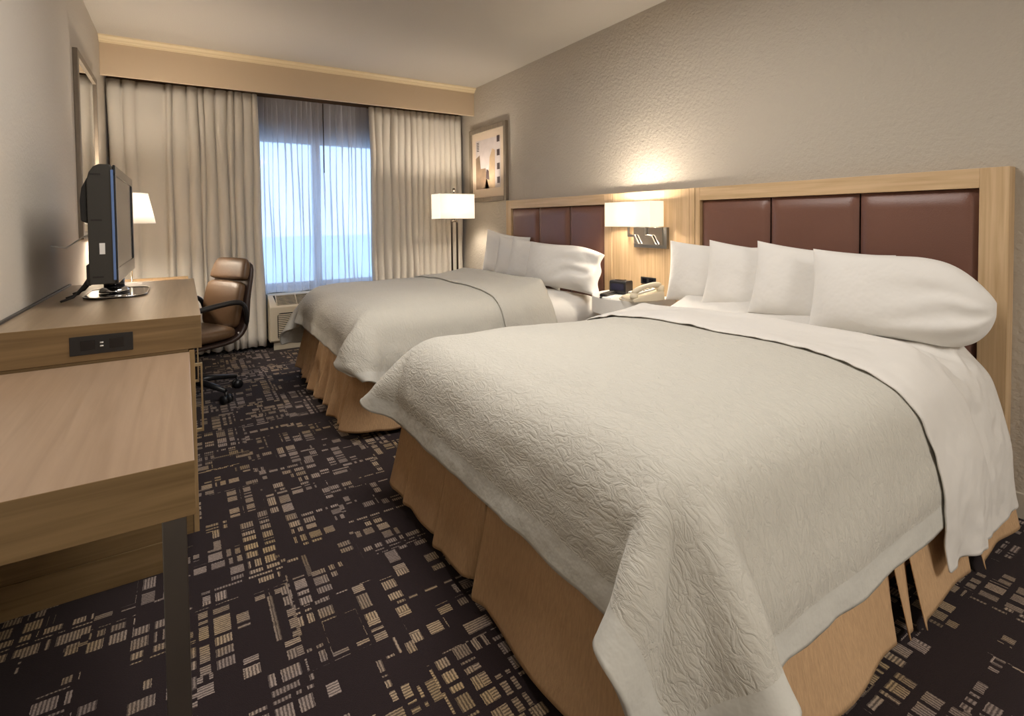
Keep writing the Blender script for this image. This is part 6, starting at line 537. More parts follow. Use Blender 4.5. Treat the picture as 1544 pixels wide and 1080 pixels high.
26,9,2,-4,-10,28,-1,2,31,-2,7,29,-1,-3,30,-2,13,28,-3,4,29,-2,12,28,-3,5,30,-2,12,28,-2,17,26,-3,15,26,-2,23,19,-1,27,14,-2,28,14,0,30,-1,0,28,11,-1,31,2,0,28,11,-1,30,5,0,30,4,0,31,-1,0,29,4,0,30,2,0,31,-2,0,30,3,0,30,-2,0,30,3,-1,30,-4,0,30,5,0,31,0,0,30,-1,0,30,-3,0,30,-4,0,31,4,-1,30,-5,0,30,0,1,30,3,0,30,-5,0,30,4,0,31,1,0,30,-7,0,30,4,0,30,-6,0,30,3,0,30,-4,0,30,4,0,30,-4,1,30,4,0,31,1,0,30,-2,0,30,-8,0,30,-5,0,30,-2,0,27,-13,1,31,-3,2,24,-17,1,28,-12,1,19,-24,1,21,-23,2,10,-28,2,2,-31,1,3,-30,2,13,-28,0,4,-30,1,8,-29,1,8,-29,3,11,-28,
26,-7,0,-2,-6,29,-2,3,30,-1,9,29,-2,6,30,-1,1,31,-2,13,27,-3,5,30,-2,12,27,-2,6,30,-2,12,28,-3,24,19,-2,21,22,-1,29,9,-1,23,20,0,30,1,-1,30,3,0,29,12,0,30,3,0,29,7,-1,31,2,0,29,7,0,30,-3,0,31,0,0,30,5,0,30,-3,0,30,2,-1,31,-3,0,30,5,0,30,-4,0,30,-2,0,30,3,0,30,-5,0,30,3,0,30,-3,-1,31,3,0,30,2,1,30,-5,0,30,3,0,31,-4,0,30,2,0,30,0,0,30,-6,0,30,4,0,30,-4,-1,30,5,1,30,-7,0,30,5,0,30,-6,0,31,1,1,30,2,0,29,-7,0,31,-1,0,28,-10,-1,31,-1,2,29,-8,2,24,-19,0,27,-13,2,17,-26,1,23,-20,1,5,-30,2,12,-28,1,5,-30,2,1,-30,1,13,-28,1,10,-29,1,-1,-30,1,5,-30,
27,-4,1,-1,0,30,-3,8,29,0,-2,30,-2,11,28,-1,2,31,-2,8,29,-2,14,27,-2,3,30,-2,12,28,-2,11,29,-2,21,21,-2,22,22,-1,29,9,-2,26,17,-1,27,12,0,30,0,0,31,-1,0,27,13,0,30,4,1,31,1,-2,30,-1,1,29,7,-1,31,0,1,30,-3,0,30,4,0,31,1,-1,30,-3,1,30,3,-1,30,-2,0,31,0,0,29,-6,0,31,4,0,30,-6,-1,29,7,0,31,-5,0,30,4,1,30,-2,0,30,0,0,31,1,0,30,0,0,30,-1,-1,31,2,1,29,-7,0,30,4,-1,30,-4,1,31,3,-1,29,-6,1,31,4,0,30,1,0,30,-4,0,31,-1,0,28,-11,1,30,-3,-1,30,1,1,26,-16,2,29,-9,1,26,-17,1,19,-23,1,14,-27,2,15,-26,2,3,-30,1,5,-30,2,12,-28,0,0,-31,1,10,-29,1,14,-27,1,3,-30,
25,11,1,1,-7,29,-2,-1,31,-1,12,28,-1,-1,30,-1,13,28,-2,7,29,-2,4,30,-1,11,28,-2,6,30,-1,13,28,-2,22,20,-2,19,24,-2,27,15,-3,25,17,0,31,-1,1,30,7,-2,29,8,1,30,-4,2,29,7,-1,31,-3,-1,29,8,0,30,-1,0,31,3,1,30,4,-1,30,-3,0,31,-2,0,30,4,0,30,-5,0,30,4,-1,30,-6,1,30,3,-1,30,-5,0,30,5,0,30,-3,0,30,5,0,31,-2,0,30,5,1,30,-3,0,31,-1,-1,30,4,0,30,0,0,30,-4,0,30,1,1,31,-5,-1,30,3,0,30,-5,0,30,3,1,29,-6,-1,31,0,1,30,4,0,29,-9,-1,30,2,0,31,-2,0,29,-10,1,30,-4,2,23,-21,2,26,-14,1,20,-24,1,19,-24,2,8,-30,1,14,-27,1,4,-30,2,1,-30,0,13,-28,0,9,-28,3,4,-30,0,-6,-30,
28,1,1,-1,0,30,0,-8,29,-1,12,28,-2,5,30,0,1,30,-2,6,30,-1,15,27,-1,3,30,-1,11,29,-2,18,25,-1,15,26,-2,21,22,-3,27,14,-2,24,19,0,30,2,-1,28,11,0,30,-3,1,30,4,1,31,-5,-1,29,9,0,30,1,0,30,-4,0,31,3,0,30,-1,0,30,4,1,30,2,-1,31,-5,0,30,5,-1,30,-6,0,30,4,0,30,-6,0,30,6,0,30,-5,0,31,4,0,30,-3,0,30,5,0,30,-2,1,30,4,0,31,1,-1,30,-3,0,30,6,0,31,-2,0,30,-4,0,30,1,0,30,-5,0,30,1,0,30,-5,0,30,4,0,30,1,1,30,-6,-1,30,3,0,31,-5,0,29,-9,0,30,1,1,29,-7,2,24,-19,2,21,-22,1,21,-22,1,22,-21,2,10,-29,0,6,-30,2,10,-28,1,8,-29,0,2,-31,1,14,-27,2,-3,-30,0,6,-30,
27,-1,0,0,-5,30,-2,8,29,0,-4,31,-1,5,29,0,13,28,-2,9,29,0,4,30,-1,12,28,-2,9,29,-1,11,28,-1,22,20,-1,18,25,-3,22,21,-2,26,16,-2,29,9,1,31,-2,0,29,5,1,30,-6,1,30,5,-1,30,-3,0,30,4,0,30,-3,0,30,5,0,30,-4,0,31,0,0,30,1,0,30,4,-1,30,-3,0,31,4,0,30,-3,0,30,3,0,31,-2,0,30,2,0,30,-3,-1,30,6,1,30,-5,0,30,6,0,31,-4,1,30,3,-1,30,3,0,30,-2,0,31,0,-1,30,4,1,30,-8,-1,30,3,1,30,-6,-1,30,4,1,30,-7,0,30,-1,0,30,5,0,30,-6,0,30,-1,-2,31,3,1,30,-6,2,28,-11,1,21,-23,2,26,-15,2,21,-22,1,19,-24,1,7,-30,1,11,-28,1,2,-30,2,9,-30,0,14,-26,1,9,-29,1,3,-30,1,-2,-31,
28,-2,1,-1,-5,30,-2,3,30,1,9,29,-1,5,30,-1,1,30,-1,11,29,0,12,27,0,6,30,-2,10,29,-1,17,25,-1,16,26,-1,24,18,-2,17,26,-2,26,16,-3,28,12,0,31,2,2,30,-4,0,30,1,1,30,-6,-1,30,6,1,30,-7,0,30,7,0,30,-4,-1,30,5,1,30,-1,0,31,2,-1,30,-4,0,30,3,0,30,4,0,31,0,0,30,2,0,31,-2,-1,30,3,0,31,-3,0,30,-4,0,30,3,1,30,-5,0,30,6,0,30,4,0,31,-3,0,30,5,-1,30,-1,0,30,-3,0,30,2,0,30,-6,0,30,2,0,30,-4,0,31,2,-1,30,1,2,30,-8,-1,29,6,-1,31,0,-1,31,0,2,28,-10,1,25,-18,2,26,-14,2,22,-20,2,23,-21,1,15,-26,1,16,-26,1,10,-28,1,3,-31,1,12,-28,0,2,-30,2,12,-28,0,-3,-30,2,6,-30,
27,1,2,-1,2,30,-1,-7,29,0,3,31,-1,7,29,0,13,28,0,10,28,0,3,31,0,14,27,-1,7,30,-1,17,25,-1,16,26,-2,21,23,-1,21,21,-3,24,19,-2,28,12,0,30,4,1,31,-2,1,29,-7,-1,30,4,1,30,-5,-1,30,4,2,30,-5,0,31,-1,-1,30,1,0,30,0,0,31,-1,0,30,0,0,31,0,-1,30,0,-1,30,2,1,31,1,0,30,1,0,30,1,0,31,2,0,30,-1,0,31,1,-1,30,4,2,29,-7,0,31,0,0,30,2,-1,30,2,0,31,0,-1,29,8,1,30,-6,-1,31,4,1,29,-7,0,31,-3,0,30,1,0,30,2,-1,31,1,1,30,-5,-1,30,1,-1,30,4,2,28,-10,1,27,-14,2,20,-24,2,27,-14,1,17,-25,1,21,-22,2,11,-29,1,9,-29,1,12,-27,0,1,-30,1,12,-28,1,1,-30,-1,13,-27,1,10,-29,
23,-14,1,2,5,30,-1,13,28,1,3,30,1,0,30,-1,7,30,0,10,29,0,12,27,1,7,30,-1,10,29,0,16,26,-1,18,25,-2,22,21,-1,19,25,-3,24,18,-2,27,15,-1,30,5,2,30,-5,-1,30,1,0,30,2,1,30,-6,-1,30,5,0,30,0,0,31,-2,0,30,1,0,30,-1,0,31,0,0,30,-2,-1,31,0,1,30,-5,-1,30,6,-1,30,3,0,30,2,0,31,2,0,30,0,1,31,0,0,30,-2,1,31,0,1,29,-7,-1,31,5,1,30,-3,-1,30,6,0,30,-2,0,31,-2,0,30,3,0,30,-4,0,30,2,1,30,-5,-1,30,5,0,31,-1,-1,30,3,0,30,-3,-1,31,1,0,30,-2,2,27,-14,1,27,-12,3,19,-25,2,26,-15,1,20,-23,2,18,-25,1,13,-27,1,12,-29,1,7,-29,0,2,-31,1,13,-27,0,7,-30,-1,-1,-30,-1,6,-29,
25,11,-2,3,2,30,1,4,30,1,4,30,1,4,30,0,7,30,0,8,29,0,8,29,1,11,28,0,11,29,-1,17,26,-1,19,23,-1,22,22,-2,21,21,-2,22,21,-2,22,21,-2,29,8,2,30,-5,0,31,-1,0,30,-1,-2,30,4,2,30,-4,0,30,-2,0,31,-1,0,30,0,0,30,-1,0,31,0,0,30,-1,-1,31,0,-1,30,5,0,30,1,-1,30,3,1,31,-3,-1,30,6,1,30,-5,1,30,0,0,31,-2,1,30,1,0,31,-1,-2,30,7,2,30,-5,0,30,1,0,31,-1,-2,30,6,2,30,-6,0,30,-2,0,30,0,-1,31,2,1,30,-4,0,30,-1,-1,30,1,0,31,-1,-1,30,1,0,30,2,1,29,-10,2,22,-21,3,21,-21,1,21,-22,2,21,-22,1,19,-24,1,16,-25,2,8,-30,0,5,-30,1,7,-29,0,6,-30,0,6,-30,0,7,-29,-1,5,-30,
21,18,-2,2,3,30,2,3,30,2,3,30,-7,11,28,5,3,29,-1,10,29,-13,13,24,5,10,28,-17,10,23,9,17,24,1,19,23,12,16,24,3,17,24,1,19,24,0,20,23,0,19,24,0,30,0,0,30,-1,0,31,-1,0,30,0,0,30,-1,0,31,-1,0,30,-1,0,30,-1,0,30,-1,0,31,0,0,30,-1,0,30,0,0,31,0,0,30,0,0,30,1,0,31,1,0,30,0,0,30,1,0,30,1,0,31,1,0,30,1,0,30,1,0,31,0,0,30,1,0,30,0,0,31,0,0,30,0,0,30,-1,0,30,-1,0,31,-1,0,30,0,0,30,-1,0,31,-1,0,30,-1,0,30,-1,0,31,0,0,30,-1,0,19,-24,0,19,-24,-1,18,-24,-3,18,-24,-8,16,-25,-10,17,-23,1,16,-25,23,9,-18,-3,4,-30,-1,5,-30,-1,6,-30,0,6,-29,0,7,-30,1,6,-29,
]),
}
def decode(k):
    n, q, s = DATA[k]; d = np.array(s, dtype=np.int64).reshape(n, q, 3)   # millimetre steps along the cloth grid
    d = d.copy(); d[:, 0] = np.cumsum(d[:, 0], axis=0); return np.cumsum(d, axis=1)/1000.0
def cloth_obj(name, key, m, label, cat, thick):
    P = decode(key)
    n, q = P.shape[:2]
    if name == 'duvet':
        for i in range(n):
            for j in range(q):
                e = min(i, j, q-1-j)
                if e <= 1: P[i, j, 2] += .010*(1-e*.5)*noise.noise(Vector((P[i, j, 0]*9, P[i, j, 1]*9, 1.7)))
    o = gridmesh(name, P.tolist(), m, uv=lambda i, j: (i*.032, j*.032), sub=2, solid=thick)
    o.modifiers['sol'].offset = 1
    if name == 'duvet':     # plain flange around the puckered field
        o.data.materials.append(M_BORDER)
        for p in o.data.polygons:
            i, j = p.index//(q-1), p.index % (q-1)
            if min(i, j, q-2-j) <= 1: p.material_index = 1
    # order: subdivide then thicken; keep the normals up
    return tag(o, label, cat)

# ------------------------------------------------------------------ headboard (wall-fixed, spans both beds)
HF = 2.48                                           # front plane
hb = thing('headboard', (XR, 2.3, .02), 'long maple wall headboard with two brown leather panels behind both beds', 'headboard')
def hpart(name, a, b, m, **k):
    off = Vector((XR, 2.3, .02)); A = Vector(a)-off; B = Vector(b)-off
    return MB().box(A, B).done(name, m, hb, **k)
HB0, HB1, HT = .607, 4.005, 1.273
def hb_section(y0, y1, p0, p1):
    hpart('stile', (HF, y0, .02), (XR, p0, HT), M_MAPLE, bevel=.0015)
    hpart('stile', (HF, p1, .02), (XR, y1, HT), M_MAPLE, bevel=.0015)
    hpart('rail', (HF, p0, 1.200), (XR, p1, HT), M_MAPLE_H, bevel=.0015)
    hpart('rail', (HF, p0, .02), (XR, p1, .30), M_MAPLE_H, bevel=.0015)
    hpart('backing', (XR-.02, p0, .30), (XR, p1, 1.2), M_DARK, bevel=0)
    wd = (p1-p0)/3
    for i in range(3):
        a, b = p0+wd*i+.003, p0+wd*(i+1)-.003
        # padded leather panel: pillowed front
        nu, nv = 22, 26; P = []
        for r in range(nv+1):
            row = []
            for c in range(nu+1):
                u, v_ = c/nu*2-1, r/nv*2-1
                d = min(1, (1-abs(u))*7)**.5 * min(1, (1-abs(v_))*14)**.5
                d *= .85+.15*(1-u*u)
                row.append((HF+.026-.022*d-XR, a+(b-a)*c/nu-2.3, .30+.898*r/nv-.02))
            P.append(row)
        gridmesh('leather_panel', P, M_LEATH, hb)
hb_section(HB0, 1.945, .690, 1.914)
hb_section(2.632, HB1, 2.705, 3.927)
hpart('centre_panel', (HF+.002, 1.990, .02), (XR, 2.628, HT-.001), M_MAPLE, bevel=.001)
hpart('stile', (HF, 1.949, .02), (XR, 1.986, HT), M_MAPLE, bevel=.001)

# ------------------------------------------------------------------ beds
def rounded_block(x0, x1, y0, y1, levels, rc=.10):
    mb = MB(); rings = []
    for o, z in levels:
        a0, a1, b0, b1 = x0-o, x1+(o if o < 0 else 0), y0-o, y1+o; r = max(.012, rc+max(o, -.09))
        pts = []
        for cx, cy, a in ((a1-r, b1-r, 0), (a0+r, b1-r, 90), (a0+r, b0+r, 180), (a1-r, b0+r, 270)):
            for k in range(9):
                t = math.radians(a+k*90/8); pts.append((cx+r*math.cos(t), cy+r*math.sin(t)))
        rings.append([mb.bm.verts.new((x, y, z)) for x, y in pts])
    n = len(rings[0])
    for A, B in zip(rings, rings[1:]):
        for i in range(n): mb.bm.faces.new((A[i], A[(i+1) % n], B[(i+1) % n], B[i]))
    mb.bm.faces.new(rings[0][::-1]); mb.bm.faces.new(rings[-1])
    return mb
def skirt(name, path_fn, segs, parent, seed, amp, zt=.36, zb=.03, flare=.05, dens=.012):
    """segs: list of (s0,s1,waves,zlift) panels along the arc length; pleats where panels overlap"""
    rnd = random.Random(seed)
    V_, F_ = [], []
    for s0, s1, wv, lift in segs:
        n = max(8, int((s1-s0)/dens)); nz = 14; base = len(V_); ph = rnd.uniform(0, 6)
        for i in range(n+1):
            t = i/n; s = s0+(s1-s0)*t; p, nrm = path_fn(s)
            # the ends of a panel: leading end outward, trailing end tucked in
            for k in range(nz+1):
                h = k/nz                                   # 0 top .. 1 bottom
                off = .006+flare*h**1.2
                off += amp*(.25+.75*h)*(.5+.5*math.sin(2*PI*wv*t+ph))*(.8+.4*math.sin(3*s+seed))
                off -= .034*max(0, 1-t*(s1-s0)/.05)*h
                off += .020*max(0, 1-(1-t)*(s1-s0)/.04)*h
                z = zt+(zb-zt)*h + lift*h + .010*math.sin(2*PI*wv*t+ph+1)*h
                V_.append((p[0]+nrm[0]*off, p[1]+nrm[1]*off, z))
        for i in range(n):
            for k in range(nz):
                a = base+i*(nz+1)+k; F_.append((a, a+1, a+nz+2, a+nz+1))
    me = bpy.data.meshes.new(name); me.from_pydata(V_, [], F_)
    return link(name, me, M_SKIRT, parent, solid=.003, sub=1)
def path_u(x0, x1, y0, y1, rc=.05):
    """near side from the head to the foot, along the foot, far side back to the head"""
    L1 = x1-x0-rc; A = rc*PI/2; L2 = y1-y0-2*rc
    def f(s):
        if s < L1: return (x1-s, y0), (0, -1)
        s -= L1
        if s < A: t = s/rc; return (x0+rc-rc*math.sin(t), y0+rc-rc*math.cos(t)), (-math.sin(t), -math.cos(t))
        s -= A
        if s < L2: return (x0, y0+rc+s), (-1, 0)
        s -= L2
        if s < A: t = s/rc; return (x0+rc-rc*math.cos(t), y1-rc+rc*math.sin(t)), (-math.cos(t), math.sin(t))
        s -= A
        return (x0+rc+s, y1), (0, 1)
    return f, 2*L1+2*A+L2, L1, A, L2
def bed(x0, x1, y0, y1, lab, skirt_segs, seed, amp):
    c = Vector(((x0+x1)/2, (y0+y1)/2, 0)); t = thing('bed', c, lab, 'bed', 'double beds along the headboard')
    r, cr_ = .125, .03; zt = .608
    lev = [(-.03, .345), (-.008, .355), (0, .375), (0, zt-cr_-r)]
    for k in range(1, 7): a = math.radians(k*15); lev.append((-r*(1-math.cos(a)), zt-cr_-r+r*math.sin(a)))
    lev += [(-.2, zt-.012), (-.35, zt-.003), (-.5, zt)]
    m = rounded_block(x0-c.x, x1-c.x, y0-c.y, y1-c.y, lev); m.done('mattress', M_MATT, t)
    b = rounded_block(x0-c.x+.01, x1-c.x, y0-c.y+.01, y1-c.y-.01, [(0, .10), (0, .345)], .05); b.done('box_spring', M_SKIRT, t)
    for sx in (-1, 1):
        for sy in (-1, 1): MB().tube([(sx*(x1-x0-.3)/2, sy*(y1-y0-.3)/2, 0), (sx*(x1-x0-.3)/2, sy*(y1-y0-.3)/2, .10)], .025).done('leg', M_BLACKP, t)
    f, tot, *_ = path_u(x0-c.x, x1-c.x, y0-c.y, y1-c.y)
    skirt('bed_skirt', f, skirt_segs(path_u(x0, x1, y0, y1)), t, seed, amp)
    return t
B1 = (.735, 2.44, .615, 1.985); B2 = (.735, 2.44, 2.625, 3.99)
def segs1(q):
    f, tot, L1, A, L2 = q; c = L1+A/2
    return [(0, .42, 1.2, 0), (.40, .84, 1.0, -.0), (.815, .925, .5, .0), (.90, c+.02, 1.9, .0),
            (c, c+.645, 1.3, .0), (c+.665, c+.92, .6, .015), (c+.89, c+1.19, .8, .025), (c+1.17, c+1.36, .6, .02), (c+1.35, tot, 6, .01)]
def segs2(q):
    f, tot, L1, A, L2 = q; c = L1+A/2
    return [(0, c-.5, 5, 0), (c-.51, c+.05, 2.2, .0), (c+.03, c+.28, 1.6, .0), (c+.26, c+.55, 2.1, .02), (c+.54, c+.80, 1.6, .0), (c+.79, c+1.06, 2.2, .02), (c+1.05, c+1.33, 1.4, .03), (c+1.32, tot, 6, .01)]
bed(*B1, 'nearer double bed with tan skirt in front of the right half of the headboard', segs1, 3, .026)
bed(*B2, 'farther double bed with gathered tan skirt beside the window air conditioner', segs2, 7, .032)
cloth_obj('duvet', 'd_1', M_DUVET, 'white puckered duvet draped over the nearer bed', 'duvet', .012)
cloth_obj('top_sheet', 's_1', M_SHEET, 'smooth white sheet band turned down across the nearer bed with a long hanging end', 'bed sheet', .004)
cloth_obj('duvet', 'd_2', M_DUVET, 'white puckered duvet draped over the farther bed by the window', 'duvet', .012)
cloth_obj('top_sheet', 's_2', M_DUVET, 'white turned-down cover band across the farther bed', 'bed sheet', .008)

# ------------------------------------------------------------------ pillows
def pillow_mesh(wd, ht, th, seed, sag=0, openr=0, crease=1.0):
    """local: x = width (left corner at -w/2), z = height, y = thickness; base at z=0"""
    rnd = random.Random(seed); nu, nv = 44, 30
    def pt(u, v, side):
        ax = wd/2*(u + 0*v); az = ht/2*v
        # bowed-in edges, pointed corners
        ax *= 1-(.0 if sag and u > 0 and not openr else .055)*(1-v*v)*abs(u)**3; az *= 1-.10*(1-u*u)*abs(v)**3
        t = (max(0, 1-abs(u)**3.2))**.62*(max(0, 1-abs(v)**3.0))**.62
        y = th/2*t*side
        k = noise.noise(Vector((u*1.3+seed, v*1.1, side*.7+seed)))*.010*crease
        k += (.010 if sag else .003)*crease*t*math.sin(11*(u*.4-v*.9)+4*noise.noise(Vector((u*1.5, v*1.5, seed))))*max(0, u+.2)
        y += side*k*min(1, t*2)
        if sag and u > .15:
            q = ((u-.15)/.85)**2; az = az-(az+ht/2)*.42*q*sag if v > -1 else az
            y += side*.034*q*t*sag
        if sag and not openr and u > .45:   # slumped round end
            q = (u-.45)/.55; az = -ht/2*.02+(az+ht/2*.02)*math.sqrt(max(.02, 1-q**2.4*.97))
        if openr and u > .72: # loose open hem of the pillowcase
            q = (u-.72)/.28; y += .012*math.sin(v*7+side)*q+side*.012*q
        # slumped: heavier at the bottom
        y *= 1+.35*(-v)*.5*(1-abs(v)**4)
        return (ax, y, az+ht/2)
    V_ = []; F_ = []
    idx = {}
    for side in (-1, 1):
        for i in range(nu+1):
            for j in range(nv+1):
                edge = i in (0, nu) or j in (0, nv)
                if side == 1 and edge: idx[(1, i, j)] = idx[(-1, i, j)]; continue
                u = math.sin((i/nu*2-1)*PI/2*.98)/math.sin(PI/2*.98); v = math.sin((j/nv*2-1)*PI/2*.98)/math.sin(PI/2*.98)
                idx[(side, i, j)] = len(V_); V_.append(pt(u, v, side))
    for side in (-1, 1):
        for i in range(nu):
            for j in range(nv):
                q = [idx[(side, i, j)], idx[(side, i+1, j)], idx[(side, i+1, j+1)], idx[(side, i, j+1)]]
                F_.append(q if side == -1 else q[::-1])
    me = bpy.data.meshes.new('pillow'); me.from_pydata(V_, [], F_); return me
def pillow(x, y, z, wd, ht, th, yaw, lean, seed, label, group, sag=0, openr=0, roll=0, crease=1.0):
    me = pillow_mesh(wd, ht, th, seed, sag, openr, crease)
    o = link('pillow', me, M_PILLOW, sub=1)
    # local +x runs towards -Y (the camera's right), local -y (front) faces -X
    base = Matrix(((0, 1, 0), (-1, 0, 0), (0, 0, 1))).to_4x4()
    R_ = Matrix.Rotation(yaw, 4, 'Z') @ base @ Matrix.Rotation(-lean, 4, 'X') @ Matrix.Rotation(roll, 4, 'Y')
    o.matrix_world = Matrix.Translation((x, y, z)) @ R_
    return tag(o, label, 'pillow', group)
G1, G2 = 'pillows on the nearer bed', 'pillows on the farther bed'
zp = .600
pillow(2.235, .875, zp+.024, .585, .345, .16, .10, .16, 1, 'rumpled white pillow with a bulging right end, nearest on the nearer bed', G1, sag=.75)
pillow(2.325, 1.215, zp+.024, .54, .345, .11, .24, .12, 2, 'white pillow second from the right on the nearer bed', G1, roll=.09)
pillow(2.355, 1.50, zp+.024, .54, .340, .105, .24, .10, 3, 'white pillow third from the right on the nearer bed', G1, roll=.09)
pillow(2.370, 1.755, zp+.024, .54, .340, .10, .20, .08, 4, 'white pillow on the nearer bed closest to the nightstand', G1, crease=.6, roll=.04)
pillow(2.225, 2.92, zp, .78, .340, .16, .06, .22, 5, 'creased white pillow with an open case end beside the nightstand', G2, sag=.45, openr=1, crease=1.6)
pillow(2.315, 3.365, zp, .58, .335, .11, .24, .12, 6, 'white pillow behind the creased one on the farther bed', G2, roll=.13)
pillow(2.345, 3.63, zp, .56, .335, .105, .24, .10, 7, 'white pillow third from the nightstand on the farther bed', G2, roll=.13)
pillow(2.370, 3.90, zp, .56, .39, .10, .20, .08, 8, 'white pillow on the farther bed closest to the floor lamp', G2, roll=.12)

# ------------------------------------------------------------------ nightstand between the beds
ns = thing('nightstand', (2.478, 2.335, 0), 'white half-oval nightstand between the two beds', 'nightstand')
pts = [(0, -.256)]+[(-.36*math.cos(math.radians(a))**.75 if abs(a) < 89.9 else 0, .256*math.sin(math.radians(a))) for a in range(-84, 85, 6)]+[(0, .256)]
MB().prism(pts, .520, .622).done('table_top', M_WHITE_L, ns, bevel=.006, seg=3)
MB().prism([(p[0]*.8, p[1]*.82) for p in pts], .08, .518).done('cabinet', M_OAK_Z, ns, bevel=.003)
MB().prism([(p[0]*.7, p[1]*.7) for p in pts], 0, .08).done('plinth', M_BLACKP, ns, bevel=.002)
ZN = .622
# clock radio
cl = thing('clock_radio', (2.345, 2.405, ZN), 'small black clock radio on the nightstand', 'clock radio', rz=.25)
MB().prism(rrect(.085, .085, .014, cx=0, cy=.0435), -.06, .06, axis=1).done('body', M_BLACKP, cl, bevel=.002)
box('display', (-.0445, -.045, .028), (-.043, .045, .068), mat('clock_display', (.02, .02, .05), .1), cl, bevel=0)
box('snooze_button', (-.02, -.03, .087), (.015, .03, .091), M_GLOSSB, cl, bevel=.001)
for k in range(3): box('foot', (-.035, -.05+.043*k, 0), (-.025, -.04+.043*k, .003), M_BLACKP, cl, bevel=0)
# remote control
rc_ = thing('remote_control', (2.225, 2.395, ZN), 'black remote control in front of the clock radio', 'remote control', rz=-1.15)
MB().prism(rrect(.048, .165, .014), .0, .020).done('body', M_BLACKP, rc_, bevel=.004)
for r_ in range(6):
    for c_ in range(3):
        MB().lathe([(.0045, .020), (.0045, .0222)], 10, c=(-.013+.013*c_, -.06+.021*r_)).done('button', M_STEEL, rc_)
nb = thing('notepad', (2.175, 2.345, ZN), 'small notepad with black edge beside the remote control', 'notepad', rz=-1.0)
MB().box((-.035, -.055, 0), (.035, .055, .004)).done('pad', M_PAPER, nb, bevel=.001)
MB().box((-.036, -.056, 0), (-.022, .056, .006)).done('binding', M_BLACKP, nb, bevel=.001)
# telephone
ph_ = thing('telephone', (2.27, 2.155, ZN), 'ivory desk telephone with coiled cord on the nightstand', 'telephone', rz=-.35)
wedge = [(-.095, 0), (.10, 0), (.10, .055), (.085, .060), (-.085, .020), (-.095, .014)]
MB().prism(wedge, -.085, .085, axis=1).done('base', M_PHONE, ph_, bevel=.006, seg=3)
MB().prism([(-.05, .030), (.08, .0575), (.08, .066), (-.05, .040)], -.02, .080, axis=1).done('face_plate', M_WHITE_L, ph_, bevel=.002)
for r_ in range(4):
    for c_ in range(3):
        x_ = -.015+.022*r_; box('key', (x_, .0+.022*c_-.003, .030+.215*(x_+.05)+.010), (x_+.013, .012+.022*c_-.003, .030+.215*(x_+.05)+.0165), M_PHONE, ph_, bevel=.001)
box('message_light', (.100, -.02, .035), (.103, .02, .048), mat('message_light_red', (.25, .02, .02), .3), ph_, bevel=.001)
hs = [(-.085, -.055, .042), (-.07, -.055, .060), (-.03, -.055, .080), (.02, -.055, .092), (.065, -.055, .094), (.095, -.055, .085)]
h = MB().tube(hs, [.016, .019, .014, .0135, .019, .017], 14).done('handset', M_PHONE, ph_, sub=1)
MB().lathe([(.024, .0), (.024, .022), (.018, .028)], 20, c=(-.078, -.055)).bm.free()
e1 = MB().lathe([(.023, .018), (.024, .03), (.018, .05)], 20, c=(-.078, -.055)).done('earpiece', M_PHONE, ph_)
e2 = MB().lathe([(.018, .052), (.024, .062), (.020, .088)], 20, c=(.088, -.055)).done('mouthpiece', M_PHONE, ph_)
cord = []
for i in range(260):
    t = i/259; a = t*2*PI*26; cx = -.095-.035*math.sin(PI*t)-.0; cy = -.07+.155*t; cx -= .02*t*0
    cord.append((cx+.004*math.cos(a), cy, .0055+.004*math.sin(a)))
MB().tube(cord, .0013, 6).done('coiled_cord', M_PHONE, ph_)
# outlet on the headboard behind the phone
ol = thing('power_outlet', (2.482, 2.30, .705), 'black outlet plate on the maple headboard above the nightstand', 'power outlet')
box('plate', (-.006, -.062, -.022), (0, .062, .022), M_BLACKP, ol, bevel=.0015)
for s_ in (-.028, .028): box('socket', (-.0075, s_-.018, -.014), (-.0055, s_+.018, .014), M_GLOSSB, ol, bevel=.001)

# ------------------------------------------------------------------ wall sconce
sc_ = thing('wall_sconce', (2.482, 2.33, 1.0), 'chrome wall sconce with white box shade lit above the nightstand', 'wall lamp')
box('back_plate', (-.022, -.195, -.085), (0, .075, .045), M_STEEL, sc_, bevel=.002)
box('chrome_plate', (-.028, -.165, -.065), (-.022, .072, .045), M_CHROME, sc_, bevel=.001)
for y_ in (-.075, .065):   # flat bent arms: down the plate, out sideways, up to the shade
    MB().prism([(y_-.055, -.060), (y_-.035, -.060), (y_-.005, -.018), (y_+.045, -.018), (y_+.045, .052), (y_+.030, .052), (y_+.030, -.002), (y_-.018, -.002)], -.046, -.034, axis=0).done('arm', M_CHROME, sc_, bevel=.002)
for y_ in (-.10, .045): MB().tube([(-.028, y_, -.045), (-.036, y_, -.045)], .006, 10).done('screw_cap', M_BLACKP, sc_)
MB().tube([(-.10, -.10, .05), (-.10, .12, .05)], .005, 8).done('shade_bar', M_CHROME, sc_)
MB().lathe([(.01, .06), (.028, .09), (.03, .14), (.02, .17)], 20, c=(-.10, .015)).done('bulb', mat('lit_bulb', (1, .95, .85), .5, emit=((1, .85, .6), 6)), sc_)
def shade_box(x0, x1, y0, y1, z0, z1, m, parent, th=.002):
    mb = MB(); pts = rrect(x1-x0, y1-y0, .006, 3, (x0+x1)/2, (y0+y1)/2); n = len(pts)
    for k in range(n):
        a, b = pts[k], pts[(k+1) % n]; vs = [mb.bm.verts.new(p) for p in ((*a, z0), (*b, z0), (*b, z1), (*a, z1))]; mb.bm.faces.new(vs)
    bmesh.ops.remove_doubles(mb.bm, verts=mb.bm.verts, dist=1e-5)
    return mb.done('lamp_shade', m, parent, smooth=False, solid=th)
shade_box(-.155, -.035, -.185, .205, .050, .205, M_SHADE_S, sc_)

